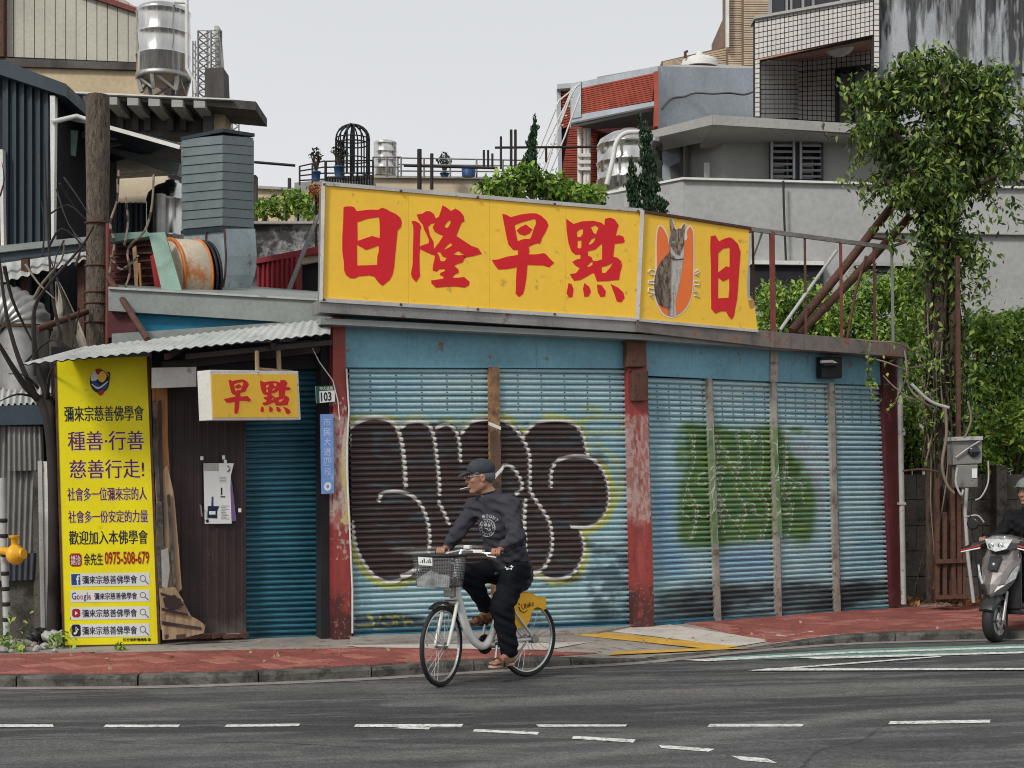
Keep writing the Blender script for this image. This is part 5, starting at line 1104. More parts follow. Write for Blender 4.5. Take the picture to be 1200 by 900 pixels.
# grey flashing, blue strip, grey capping above the awning
lt = thing('lean_to_roof_edge', 'long grey roof fascia with a blue strip running from the pole to the billboard', 'roof fascia', tuple(W(250, 370, 15.3)))
slab('fascia', [(127, 337), (388, 352.5), (388, 381), (127, 364)], [15.3, 15.35, 15.35, 15.3], .25, M['greybeam'], lt)
slab('fascia_lip', [(127, 336), (388, 351), (388, 353), (127, 338.5)], [15.27, 15.32, 15.32, 15.27], .06, M['roofsheet'], lt)
slab('blue_strip', [(158, 364), (345, 374), (388, 378), (388, 384), (158, 389)], [15.42]*5, .1, M['blue_bright'], lt)
slab('maroon_strip', [(126, 363), (160, 365), (160, 392), (126, 396)], [15.40]*4, .1, M['dark_red'], lt)
slab('lower_capping', [(131, 391), (388, 374), (388, 384), (131, 405)], [15.1, 15.2, 15.2, 15.1], .12, M['greybeam'], lt)
slab('lean_to_roof', [(127, 336), (388, 351), (420, 345), (160, 325)], [15.5, 15.55, 18.5, 18.5], .0, M['greybeam'], lt, vec=Vector((0, 0, -.08)))
# wooden utility pole with iron bands, conduit and struts
pole = thing('utility_pole', 'weathered wooden utility pole rising behind the pale awning', 'utility pole', tuple(GW(115, 15.9, 0)))
p0, p1 = GW(115, 15.9, 0), W(114.5, 112, 15.9); b = MB(); rr = [.125+.006*math.sin(i*1.7) for i in range(14)]; b.tube([p0.lerp(p1, i/13) for i in range(14)], rr, 14); b.build('shaft', M['wood_pole'], pole)
for v in (262, 312, 343, 356, 378): b = MB(); c = W(114.8, v, 15.9); b.lathe([(.128, -.012), (.142, -.01), (.142, .01), (.128, .012)], c, 14); b.build('iron_band', M['rust'], pole)
b = MB(); b.tube([W(126.5, 262, 15.8), W(126.5, 340, 15.8), W(126, 404, 15.8)], .028, 6); b.build('conduit', M['rust_red'], pole)
b = MB(); b.tube([W(127, 325, 15.75), W(173, 398, 14.6)], .035, 6); b.tube([W(102, 365, 15.75), W(43, 386, 15.0)], .035, 6); b.build('strut', M['rust'], pole)
# lashed ropes and cables around the pole
b = MB()
for pts in ([(128, 320), (134, 285), (129, 262), (137, 235), (139, 200)], [(143, 345), (152, 320), (150, 292), (170, 270), (178, 240), (180, 205)], [(130, 300), (140, 315), (152, 310), (162, 300)], [(146, 287), (150, 260), (147, 232)]):
    b.tube([W(u, v, 15.5+.3*RNG.random()) for u, v in smooth_line(pts, 4)], .013, 5)
tagg(b.build('hanging_ropes', M['twig'],), 'pale ropes hanging beside the wooden utility pole', 'rope')
# fan cowl, green flap, maroon box behind the fascia
fan = thing('extractor_fan', 'round cream and orange extractor fan beside the square grey duct', 'extractor fan', tuple(W(212, 343, 16.3)))
c = W(211, 324, 16.4); R_ = .42; b = MB(); b.lathe([(R_*.3, -.17), (R_*.97, -.14), (R_, -.06), (R_, .12), (R_*.98, .2)], c+Vector((0, 0, 0)), 36, axis=(.78, .60, .05)); b.build('housing', M['fan_cream'], fan)
b = MB()
for z in (.2, -.13): b.lathe([(R_*.97, z-.012), (R_*1.025, z-.01), (R_*1.025, z+.01), (R_*.95, z+.012)], c, 36, axis=(.78, .60, .05))
b.build('rim', M['fan_orange'], fan)
b = MB()
for i in range(2): b.lathe([(R_*.98, .25+i*.05), (R_*1.01, .265+i*.05), (R_*.98, .28+i*.05)], c, 30, axis=(.78, .60, .05))
b.lathe([(.1, .2), (.1, .26)], c, 16, axis=(.78, .60, .05)); b.build('flexible_collar', M['black'], fan)
flp = slab('green_flap', [(174, 273), (193, 272), (213, 341), (190, 341)], [16.0, 15.95, 15.7, 15.7], .05, M['greenflap'], None, 'faded green bent metal sheet leaning against the extractor fan', 'metal sheet')
mbx = thing('maroon_vent_box', 'dark maroon louvred box under a pale green cap behind the pole', 'vent box', tuple(W(160, 343, 16.2)))
slab('box', [(128, 282), (176, 276), (190, 341), (128, 341)], 16.3, .8, M['dark_red'], mbx)
slab('cap', [(126, 274), (172, 271), (180, 276), (128, 284)], [16.1]*4, .9, M['greenflap'], mbx)
for i in range(6): v = 288+i*9; slab('louvre', [(130, v), (176+i*1.6, v-2), (177+i*1.6, v), (130, v+2.5)], [16.22]*4, .05, M['rust'], mbx)
slab('red_edge', [(176, 300), (180, 298), (190, 341), (182, 341)], 16.15, .1, M['print_red'], mbx)
slab('stake', [(155, 291), (159, 288), (164, 338), (158, 338)], 16.05, .04, M['wood'], mbx); slab('stake', [(161, 308), (164, 308), (166, 340), (162, 340)], 16.05, .04, M['wood_orange'], mbx)
# square duct with lapped sheets, galvanised elbow
du = thing('air_duct', 'tall square blue grey air duct with lapped sheets on a galvanised elbow', 'air duct', tuple(W(256, 343, 17.4)))
cL, cM, cR = (213, 163, 269), (261, 158.5, 265), (297, 161.5, 267.5)   # u, top, bottom
YL, YM, YR = 17.9, 17.0, 17.55; nb = 10
for i in range(nb):
    rg = []
    for (u, t, bt), y, s_ in ((cL, YL, -1), (cM, YM, 0), (cR, YR, 1)):
        v0 = t+(bt-t)*i/nb; v1 = t+(bt-t)*(i+1)/nb-.35; top, bot = W(u, v0, y), W(u, v1, y); rg.append((top, bot-Vector((0, .022, 0)) if True else bot))
    b = MB(); k = Vector((0, .03, 0)); P = [r[1] for r in rg]+[r[0] for r in rg]
    b.add(P, [(0, 1, 4, 3), (1, 2, 5, 4)]); P2 = [p+Vector((0, .5, 0)) for p in (rg[0][1], rg[2][1], rg[0][0], rg[2][0])]
    b.add([rg[0][1], rg[0][1]+k, rg[1][1]+k, rg[1][1], rg[2][1], rg[2][1]+k], [(1, 2, 3, 0), (2, 5, 4, 3)])
    b.build('duct_band', M['duct'], du)
A_, B_, C_ = W(213, 270, YL), W(261, 266, YM), W(297, 268, YR); D_ = A_+(C_-B_)
b = MB(); cap_ = [p+Vector((0, 0, W(261, 158.5, YM).z-B_.z+.0)) for p in (A_, B_, C_, D_)]; b.prism([p+Vector((0, .03, 0)) for p in (A_, B_, C_, D_)], (0, 0, cap_[0].z-A_.z)); b.build('duct_core', M['duct'], du)
b = MB(); ctr = (A_+C_)/2; b.prism([ctr+(p-ctr)*1.035 for p in cap_], (0, 0, .04)); b.build('cap', M['darkmetal'], du)
b = MB(); b.prism([ctr+(p-ctr)*1.03 for p in (A_, B_, C_, D_)], (0, 0, -.05)); b.build('collar', M['darkmetal'], du)
# elbow: straight left face, rounded right edge at the bottom
prof = [(301-2, 268), (301, 300), (299, 322), (292, 340), (283, 346)]
b = MB(); L_ = [W(215, 271, YL), W(216, 300, YL), W(216, 322, YL), W(216, 340, YL), W(216, 346, YL)]; Mm = [W(263, 268, YM), W(265, 300, YM), W(264, 322, YM), W(261, 340, YM), W(256, 346, YM)]; Rr = [W(u, v, YR) for u, v in prof]
rings = [[l, m, r, l+(r-m)] for l, m, r in zip(L_, Mm, Rr)]; b.loft(rings, smooth=False); b.build('elbow', M['galv'], du)
b = MB(); b.tube([p-Vector((0, .012, 0)) for p in Mm], .014, 5); b.tube([W(241, v, 17.36) for v in (270, 300, 345)], .012, 5); b.build('seam', M['rust'], du)
# yard front at far left
yd = thing('yard_wall', 'weathered grey corrugated yard wall with a low concrete base at the far left', 'wall', tuple(GW(20, 15.0, FL)))
b = MB(); corr(b, W(-60, 682, 15.0), W(45, 679, 15.05), W(52, 497, 15.05), W(-60, 497, 15.0), 16, .035, 5); b.build('corrugated_sheet', M['cor_grey'], yd)
b = MB(); corr(b, W(8, 681, 14.93), W(41, 679, 14.95), W(43, 648, 14.95), W(8, 649, 14.93), 5, .03, 5); b.build('corrugated_sheet', M['cor_dark'], yd)
b = MB(); corr(b, W(9, 552, 14.94), W(52, 551, 14.96), W(50, 500, 14.96), W(9, 500, 14.94), 7, .03, 5); b.build('corrugated_sheet', M['cor_grey'], yd)
slab('concrete_base', [(-60, 680), (50, 679), (52, 752), (-60, 752)], 15.1, .2, M['wallgrey'], yd)
slab('top_beam', [(-60, 478), (66, 473), (66, 497), (-60, 499)], 14.85, .3, M['darkmetal'], yd)
slab('pale_board', [(46, 541), (74, 540), (78, 748), (50, 750)], [14.6]*4, .03, M['white'], yd)
slab('board_frame', [(44, 540), (49, 540), (53, 750), (48, 750)], 14.58, .05, M['pipe'], yd)
slab('concrete_post', [(38, 497), (47, 497), (50, 750), (40, 752)], 14.95, .2, M['wallgrey'], yd)
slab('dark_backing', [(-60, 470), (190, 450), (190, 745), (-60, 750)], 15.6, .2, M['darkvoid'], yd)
tagg(slab('red_box', [(62, 672), (75, 671), (76, 718), (62, 720)], 14.5, .12, M['print_red'], bevel=.01), 'dark red metal box behind the lower left edge of the yellow banner', 'box')
pv = thing('standpipe', 'banded pale standpipe with a yellow valve at the left edge', 'pipe', tuple(GW(7, 14.2)))
b = MB(); b.tube([GW(8, 14.2, FL), W(7, 700, 14.2), W(4, 640, 14.2), W(3, 560, 14.2)], .035, 8); b.build('pipe', M['pipe'], pv)
for v in (610, 628, 650, 672, 690, 708, 726): b = MB(); b.lathe([(.038, -.02), (.042, 0), (.038, .02)], W(4+(v-610)*.03, v, 14.2), 8); b.build('dark_band', M['black'], pv)
b = MB(); b.tube([W(-4, 645, 14.1), W(8, 646, 14.1), W(14, 652, 14.1)], .04, 8); b.lathe([(.0, -.07), (.07, -.06), (.10, -.02), (.10, .03), (.06, .06), (.05, .1)], W(18, 650, 14.05), 12, axis=(.9, -.3, .1)); b.lathe([(.03, 0), (.035, .09), (.055, .1), (.055, .12)], W(17, 642, 14.05), 8); b.build('valve', M['valve'], pv)
# rubble and weeds at the wall's foot
b = MB()
for i in range(26):
    u = RNG.uniform(-10, 72); p = PV(u, RNG.uniform(756, 765)); r = RNG.uniform(.015, .055); pr = [(r*math.sin(t)*(.8+.3*RNG.random()), r*.7*math.cos(t)) for t in (.3, 1.0, 1.7, 2.6)]; b.lathe(pr[::-1], p+Vector((0, 0, r*.5)), 6, smooth=False)
b.build('rubble', M['stone'])['kind'] = 'stuff'
def tuft(u, v, n, h, seed=0):
    p = PV(u, v); P = p+Vector((0, 0, 0)); pts = []; 
    for i in range(n): pts.append((P.x+RNG.normal()*h*.35, P.y+RNG.normal()*h*.3, P.z+abs(RNG.normal())*h*.6))
    return pts
pts = []
for u, v, n, h in ((52, 748, 90, .28), (58, 742, 90, .4), (64, 735, 60, .5), (4, 762, 60, .18), (25, 764, 30, .1), (70, 760, 40, .2), (140, 762, 16, .06)): pts += tuft(u, v, n, h)
leaves('weeds', pts, np.zeros((len(pts), 3))+[0, -.3, .4], .035, M['leafB'], kind='stuff')
pb = thing('plastic_bag', 'crumpled grey and white plastic bags lying in the weeds left of the banner', 'bag', tuple(PV(66, 757)))
for k, (u, v, m) in enumerate(((49, 755, 'black'), (66, 757, 'pipe'))):
    c = PV(u, v)+Vector((0, 0, .07)); V, Fs = sdf_surface([ell(c+Vector((RNG.normal()*.06, RNG.normal()*.03, RNG.normal()*.03)), (.09, .07, .06)) for _ in range(5)], .012, .03, .03, lambda X, Y, Z: .012*np.sin(X*70+Z*40)*np.sin(Z*60+Y*30)); link('bag_fold', np_mesh(V, Fs, M[m], wloc(pb)), pb)
# bare tree in front of the yard
tr = thing('bare_tree', 'leafless dark tree with thin branches in front of the left sheds', 'tree', tuple(GW(62, 14.5)))
b = MB(); D = 14.5
def br(pts, r0, r1, dy=0, n=6):
    P = smooth_line(pts, 3); m_ = len(P)-1; b.tube([W(u, v, D+dy*i/m_) for i, (u, v) in enumerate(P)], [(r0+(r1-r0)*i/m_) for i in range(m_+1)], n)
br([(62, 757), (64, 640), (62, 540), (56, 490), (45, 465)], .075, .055); br([(62, 530), (60, 500), (60, 480), (52, 455), (44, 430), (40, 400), (40, 370)], .06, .02); b.build('trunk', M['darktwig'], tr)
b = MB()
for pts, r0 in (([(48, 470), (30, 452), (15, 430), (0, 405), (-15, 380)], .045), ([(40, 460), (22, 420), (8, 370), (0, 310), (-6, 260)], .03), ([(42, 440), (40, 400), (41, 360), (60, 330), (95, 290), (110, 265)], .028), ([(58, 480), (70, 440), (72, 400), (62, 350), (58, 300), (55, 240), (52, 170)], .026), ([(92, 412), (80, 370), (68, 330), (58, 300)], .02),
                ([(30, 425), (60, 398), (90, 412)], .014), ([(5, 312), (14, 350), (30, 385), (44, 412)], .022), ([(32, 312), (45, 332), (62, 348)], .014), ([(57, 290), (72, 268), (95, 285), (104, 300)], .014), ([(88, 312), (94, 290), (85, 270)], .016), ([(60, 250), (80, 240), (102, 258)], .010), ([(75, 282), (66, 300), (62, 325)], .01), ([(50, 300), (52, 265), (48, 235)], .012),
                ([(70, 215), (85, 240), (102, 262)], .012), ([(75, 208), (92, 232), (104, 252)], .01), ([(66, 222), (80, 262), (98, 285)], .01), ([(0, 230), (5, 210), (2, 190)], .01), ([(93, 360), (88, 390), (84, 410)], .01), ([(55, 470), (58, 440), (66, 425)], .02), ([(40, 465), (20, 462), (0, 470)], .016), ([(45, 455), (30, 440), (10, 438)], .014)):
    br(pts, r0, r0*.3, RNG.uniform(-.5, .5), 5)
b.build('branch', M['darktwig'], tr)
b = MB()
for pts, r0 in (([(40, 350), (50, 332), (72, 305), (75, 285)], .018), ([(30, 310), (45, 332), (64, 350)], .014)): br(pts, r0, r0*.4, -.2, 5)
b.build('branch', M['twig'], tr)
# ribbed vent duct, tarpaulin and pale sheets over the yard
vd = thing('vent_duct', 'fat dull metal vent duct with ribbed elbow at the left edge', 'vent duct', tuple(W(30, 440, 16)))
Y = 16.0; b = MB(); b.tube([W(28, 470, Y), W(28, 420, Y), W(28, 384, Y)], .27, 20); b.build('pipe', M['steel_dull'], vd)
b = MB(); cx = W(28, 384, Y); path = []
for i in range(30): t = i/29*math.pi/2; path.append(cx+Vector((-.55*(1-math.cos(t)), 0, .22*math.sin(t))))
b = MB(); b.tube(path, [.29+.022*(i % 3 == 0) for i in range(30)], 20); b.build('ribbed_elbow', M['steel_dull'], vd)
b = MB(); b.tube([W(28, 386, Y), W(28, 383, Y)], .31, 20); b.build('collar', M['rust'], vd)
tp = thing('tarpaulin', 'dirty beige tarpaulin hanging behind the wooden pole', 'tarpaulin', tuple(W(80, 430, 16.4)))
b = MB(); nx_, ny_ = 14, 14; V = []; 
for j in range(ny_+1):
    for i in range(nx_+1):
        s, t = i/nx_, j/ny_; u0 = 66+(-22)*max(0, t-.3)*1.0; u1 = 66+48*t**.9+2; u = u0+(u1-u0)*s; v = 330+105*t
        V.append(W(u, v, 16.4+.10*math.sin(s*9+t*3)+.05*math.sin(t*11+s*4)))
b.add(V, [(j*(nx_+1)+i, (j+1)*(nx_+1)+i, (j+1)*(nx_+1)+i+1, j*(nx_+1)+i+1) for j in range(ny_) for i in range(nx_)], smooth=True); o = b.build('cloth', M['tarp'], tp); so_ = o.modifiers.new('t', 'SOLIDIFY'); so_.thickness = .01
ps = thing('pale_roof_sheets', 'pale curved roof sheets over the yard wall at the left edge', 'roof sheet', tuple(W(20, 470, 15.6)))
b = MB(); corr(b, W(-50, 480, 15.2), W(64, 474, 15.3), W(70, 425, 17), W(-50, 415, 17), 16, .04, 5); b.build('sheet', M['roofsheet'], ps)
sd0 = thing('dark_lean_to', 'dark open lean-to with pale sagging sheet roof behind the bare tree', 'lean-to', tuple(W(40, 480, 17.5)))
slab('back_wall', [(-60, 300), (215, 300), (215, 480), (-60, 480)], 19.2, .2, M['darkvoid'], sd0)  # near black back wall stands in for the lean-to's shaded inside
slab('roof_edge', [(-40, 292), (104, 277), (104, 284), (-40, 300)], [16.9]*4, .1, M['greybeam'], sd0)
slab('roof_edge', [(-40, 300), (104, 285), (104, 292), (-40, 312)], [16.95]*4, .1, M['darkmetal'], sd0)
b = MB(); corr(b, W(-40, 344, 16.6), W(104, 305, 16.8), W(104, 284, 18.5), W(-40, 300, 18.5), 12, .03, 5); b.build('sagging_sheet', M['roofsheet'], sd0)
b = MB(); 
for u in (-30, 30, 96): b.beam(GW(u, 17.0, 0), W(u, 300, 17.0), .08)
b.build('post', M['rust'], sd0)
# ================================================================== BACKGROUND BUILDINGS AND ROOFTOPS
def quadW(q, Ys): return [W(u, v, y) for (u, v), y in zip(q, Ys)]      # tl tr br bl
def tiles(mb, q, nu, nv, gap=.08, d=.012, nrm=None):
    tl, tr, br, bl = q; nrm = nrm or (tr-tl).cross(bl-tl).normalized()
    if nrm.y > 0: nrm = -nrm
    def at(s, t): return (tl*(1-s)+tr*s)*(1-t)+(bl*(1-s)+br*s)*t
    for j in range(nv):
        for i in range(nu):
            g = gap/2; jit = RNG.normal()*.0015
            P = [at((i+g)/nu, (j+1-g)/nv), at((i+1-g)/nu, (j+1-g)/nv), at((i+1-g)/nu, (j+g)/nv), at((i+g)/nu, (j+g)/nv)]
            F_ = [p+nrm*(d+jit) for p in P]; mb.add(F_+P, [(0, 1, 2, 3), (4, 5, 1, 0), (5, 6, 2, 1), (6, 7, 3, 2), (7, 4, 0, 3)])
def stack(mb, q, nv, gap=.2, d=.02):  # long courses
    tl, tr, br, bl = q; nrm = (tr-tl).cross(bl-tl).normalized(); nrm = -nrm if nrm.y > 0 else nrm
    for j in range(nv):
        a, b_ = (j+gap/2)/nv, (j+1-gap/2)/nv; P = [tl.lerp(bl, b_), tr.lerp(br, b_), tr.lerp(br, a), tl.lerp(bl, a)]; F_ = [p+nrm*d for p in P]
        mb.add(F_+P, [(0, 1, 2, 3), (4, 5, 1, 0), (5, 6, 2, 1), (6, 7, 3, 2), (7, 4, 0, 3)])
def bld(name, label, cat, u, Y): return thing(name, label, cat, tuple(GW(u, Y, 0)))
# --- dark corrugated house at the far left
B = bld('dark_sheet_house', 'dark blue grey corrugated metal house with sloping roof at the left edge', 'house', 30, 18)
n = 6
for i in range(n):
    u0, u1 = 3+i*(56/n), 3+(i+1)*(56/n)-.5; b = MB(); corr(b, GW(u0, 18.0, .1), GW(u1, 18.0, .1), W(u1, 92+(u1)*.16, 18.0), W(u0, 92+(u0)*.16, 18.0), 1, .045, trap=True); b.build('sheet_panel', M['darkmetal'], B)
slab('roof_edge', [(-40, 55), (77, 98), (77, 113), (-40, 74)], [17.8]*4, 1.2, M['darkmetal'], B)
slab('wall', [(-60, 80), (60, 98), (60, 600), (-60, 600)], [18.1]*4, 3, M['darkvoid'], B)
slab('downpipe', [(58.5, 112), (64.5, 112), (63, 282), (60, 282)], [17.85]*4, .1, M['white'], B); slab('downpipe', [(-1, 175), (3, 175), (4.5, 290), (1, 290)], [17.85]*4, .1, M['white'], B)
b = MB(); b.tube([W(61, 143, 17.8), W(90, 136, 18), W(125, 148, 18)], .03, 6); b.build('bracket', M['white'], B)
# --- beige panel building top left
B = bld('panel_building', 'tall building with beige wall panels above a tan concrete band, top left', 'building', 60, 29)
for i in range(14):
    u0, u1 = -8+i*12.2, -8+(i+1)*12.2-.9
    tp_ = lambda u: -30 if u < 98 else -30+(u-98)*.62; b = MB(); q = quadW([(u0, tp_(u0)), (u1, tp_(u1)), (u1, 66+u1*.042), (u0, 66+u0*.042)], [29]*4); b.prism([q[3], q[2], q[1], q[0]], (0, .1, 0)); b.build('wall_panel', M['beige_sheet'], B)
slab('backing', [(-40, -40), (161, 8), (164, 80), (-40, 74)], [29.06]*4, 4, M['rust'], B)
slab('roof_edge', [(90, -16), (168, 12), (167, 17), (90, -8)], [28.9]*4, .3, M['rust_red'], B); slab('corner_post', [(-6, -30), (4, -30), (4, 66), (-6, 66)], [28.8]*4, .2, M['rust'], B)
slab('concrete_band', [(-40, 66), (168, 74), (168, 82), (-40, 76)], [28.85]*4, .5, M['darkcon'], B); slab('wall', [(-40, 75), (168, 82), (170, 600), (-40, 600)], [28.95]*4, 4, M['beige_con'], B)
# --- concrete slab terrace with beams
B = bld('concrete_terrace', 'sooty concrete roof terrace with beam ends and an overhanging right corner', 'terrace', 170, 25)
slab('deck', [(62, 107), (245, 114.5), (300, 119), (300, 129), (245, 124), (62, 113)], [24.5]*6, 1.1, M['darkcon'], B)
slab('deck_edge', [(62, 106), (272, 115.5), (272, 117), (62, 108)], [24.4]*4, .2, M['white'], B)
for u in (79, 104, 131, 156, 181, 208, 234): slab('beam', [(u-7, 110+(u-60)*.045), (u+6, 110.5+(u-60)*.045), (u+6, 120+(u-60)*.035), (u-7, 120+(u-60)*.035)], [24.35]*4, 2, M['cornice'] if u > 110 else M['darkcon'], B)
slab('wall', [(62, 118), (236, 122), (236, 162), (62, 152)], [25.3]*4, .4, M['darkcon'], B)
for u in (84, 100, 120, 140, 158, 172, 199, 214): slab('pilaster', [(u-3, 118), (u+4, 118), (u+4, 152), (u-3, 152)], [25.15]*4, .2, M['darkcon'], B)
slab('pier', [(247, 128), (263, 129), (265, 600), (249, 600)], [25.0]*4, .6, M['beige_con'], B); slab('pier', [(238, 124), (249, 126), (252, 600), (238, 600)], [24.9]*4, .6, M['darkcon'], B)
slab('chimney_post', [(240, 80), (261.5, 79), (263, 115.5), (240, 114.5)], [25.4]*4, .5, M['darkcon'], B)
# --- water tanks
def tank(label, u, v0, v1, r_px, Y, nb=4, stand=0, m='steel', dome=.28, group=None):
    c0 = W(u, v1, Y); r = r_px/F*Y; H = (v1-v0)/F*Y; t = thing('water_tank', label, 'water tank', tuple(c0), 'stainless water tanks')
    b = MB(); pr = [(r*.96, 0), (r, .03)]
    hh = H*(1-dome)
    for i in range(nb):
        z = hh*(i+1)/nb; pr += [(r, z-.05), (r*1.025, z-.03), (r*1.025, z), (r, z+.02)]
    b.lathe(pr, c0, 40); b.build('shell', M[m], t)
    b = MB(); b.lathe([(r*1.0, hh+.02), (r*.93, hh+H*dome*.35), (r*.62, hh+H*dome*.72), (r*.28, hh+H*dome*.9), (r*.26, H), (.01, H+.01)], c0, 40); b.build('dome', M[m], t)
    if stand:
        for k in range(6):
            a = k*math.pi/3+.3; p = c0+Vector((math.cos(a)*r*.95, math.sin(a)*r*.95, 0)); q = c0+Vector((math.cos(a)*r*.8, math.sin(a)*r*.8, -stand)); b = MB(); b.beam(p, q, .07); b.build('leg', M['steel_dull'], t)
        b = MB(); b.lathe([(r*1.0, -.06), (r*1.03, -.05), (r*1.03, .03), (r*.98, .04)], c0, 30)
        for k in range(6):
            a = k*math.pi/3+.3; a2 = a+math.pi/3; b.beam(c0+Vector((math.cos(a)*r*.95, math.sin(a)*r*.95, 0)), c0+Vector((math.cos(a2)*r*.8, math.sin(a2)*r*.8, -stand)), .04)
        b.build('stand', M['steel_dull'], t)
    return t
t = tank('tall stainless water tank on a legged stand beside the beige panel building', 191.5, 4, 91, 31, 27, 3, stand=.30, dome=.13)
b = MB(); b.tube([W(219, -6, 26.4), W(219, 80, 26.4), W(228, 95, 26.4), W(229, 110, 26.4)], .035, 6); b.tube([W(205, 2, 26.6), W(219, 3, 26.4)], .03, 6); b.build('riser_pipe', M['white'], t)
tank('pale stainless water tank standing behind the dark corrugated house', 84, 200, 300, 27, 20.5, 5, m='steel_dull', dome=.05)
tank('dark domed stainless water tank half behind the grey duct', 202, 212, 320, 30, 20.5, 2, dome=.22)
# --- lattice mast far away
B = bld('lattice_mast', 'thin grey steel lattice mast beyond the concrete terrace', 'mast', 252, 42)
b = MB(); Ym = 42; L4 = [(226, 0), (238, .9), (250, 0), (262, .6)]
for u, dy in ((232, 0), (243, .7), (259, 0), (247, -.7)): b.tube([W(u, 36, Ym+dy), W(u, 200, Ym+dy)], .035, 5, cap=False)
for v in range(36, 190, 9):
    for (ua, da), (ub, db) in (((232, 0), (243, .7)), ((243, .7), (259, 0)), ((259, 0), (247, -.7)), ((247, -.7), (232, 0))):
        b.tube([W(ua, v, Ym+da), W(ub, v+9, Ym+db)], .02, 4, cap=False); b.tube([W(ua, v, Ym+da), W(ub, v, Ym+db)], .015, 4, cap=False)
for u in (226, 229, 266, 272, 280): b.tube([W(u, 48 if u < 250 else 130, Ym), W(u, 190, Ym)], .025, 4, cap=False)
for v in range(50, 120, 8): b.tube([W(226, v, Ym), W(232, v+8, Ym)], .02, 4, cap=False)
for v in range(132, 185, 8): b.tube([W(266, v, Ym), W(280, v+8, Ym)], .02, 4, cap=False); b.tube([W(280, v, Ym), W(266, v+8, Ym)], .02, 4, cap=False)
b.build('lattice', M['cor_grey'], B); slab('cabinet', [(251, 30), (256, 30), (260, 80), (252, 80)], [41.8]*4, .4, M['pipe'], B)
# --- open shed roof under the terrace
B = bld('open_shed', 'open shed with a dark sloping sheet roof and green tarp under the concrete terrace', 'shed', 150, 20)
b = MB(); P = [W(66, 137, 19), W(212, 172.5, 18.2), W(213, 204, 24), W(60, 214, 24)]; b.prism(P, (0, 0, .05)); b.build('roof_sheet', M['darkmetal'], B)
b = MB(); b.beam(W(125, 148.5, 18.6), W(212, 173, 18.15), .05, .05); b.beam(W(66, 136, 18.9), W(103, 143, 18.7), .05, .05); b.build('edge_trim', M['white'], B)
b = MB(); b.beam(W(125, 170, 20), W(212, 200, 19.4), .10, .16); b.beam(W(66, 156, 19.5), W(165, 162, 19.2), .06, .08); b.beam(W(125, 170, 19.7), W(166, 160, 19.2), .05, .08); b.build('rafter', M['greybeam'], B)
for v in range(0, 5): 
    b = MB(); b.beam(W(66+v*34, 141+v*7, 19), W(66+v*34, 200-v*1, 23.8), .03, .04); b.build('purlin', M['greybeam'], B)
slab('green_tarp', [(65, 152), (91, 153), (88, 183), (66, 178)], [18.9]*4, .03, M['greenflap'], B)
slab('pale_wall', [(100, 212), (196, 206), (205, 240), (100, 240)], [24.3]*4, .2, M['cream'], B); 
b = MB(); corr(b, W(100, 290, 23), W(176, 290, 23), W(176, 238, 23), W(100, 238, 23), 12, .08); b.build('dark_sheet', M['darkmetal'], B)
b = MB(); b.tube([W(187, 228, 20), W(187, 290, 20)], .09, 10); b.build('flue', M['steel_dull'], B)
slab('back_wall', [(60, 205), (300, 205), (300, 600), (60, 600)], [25.5]*4, .2, M['darkcon'], B)
# --- mould stained wall with hedge, red shed
B = bld('mouldy_wall', 'white rendered wall covered with black mould behind the red shed', 'wall', 338, 22)
slab('wall', [(292, 262), (400, 262), (400, 600), (292, 600)], [22]*4, .3, M['mould'], B); slab('coping', [(292, 259), (400, 259.5), (400, 262), (292, 262)], [21.9]*4, .5, M['cornice'], B)
B = bld('red_shed', 'small red corrugated shed with a dark opening left of the billboard', 'shed', 340, 19)
b = MB(); corr(b, W(301, 349, 19.4), W(351, 349, 19.0), W(351, 301, 19.0), W(301, 308, 19.4), 9, .04, trap=True); b.build('wall', M['redshed'], B)
slab('roof', [(299, 303), (382, 287), (382, 295), (299, 309)], [19.3, 18.8, 18.8, 19.3], 2.0, M['redshed'], B)
slab('opening', [(351, 305), (382, 300), (382, 349), (351, 349)], [19.25]*4, .5, M['darkvoid'], B); slab('lintel', [(350, 303), (382, 296), (382, 304), (350, 310)], [19.05]*4, .1, M['cream'], B); slab('post', [(349, 308), (353, 308), (353, 349), (349, 349)], [18.98]*4, .1, M['rust_red'], B)  # opening is a near black slab, its shade painted as colour
tagg(slab('lean_pole', [(370, 252), (374, 252), (338, 346), (333, 346)], [18.4]*4, .07, M['meter']), 'grey pole leaning in front of the red shed roof', 'pole')
# --- far strip of low roofs between
B = bld('far_tan_house', 'low tan house far behind the hedge left of the billboard', 'house', 320, 60)
slab('wall', [(270, 217), (345, 222), (345, 600), (270, 600)], [60]*4, 8, M['beige_con'], B); slab('roof_edge', [(268, 215.5), (347, 220), (347, 223), (268, 219)], [59.8]*4, 8, M['cornice'], B); slab('window', [(302, 231), (318, 232), (318, 240), (302, 240)], [59.9]*4, .3, M['glass_pale'], B)
b = MB(); b.tube([W(298, 190, 40), W(346, 194, 40)], .04, 5); b.tube([W(339, 209, 58), W(339, 221, 58)], .08, 5); b.build('aerial', M['black'], B)
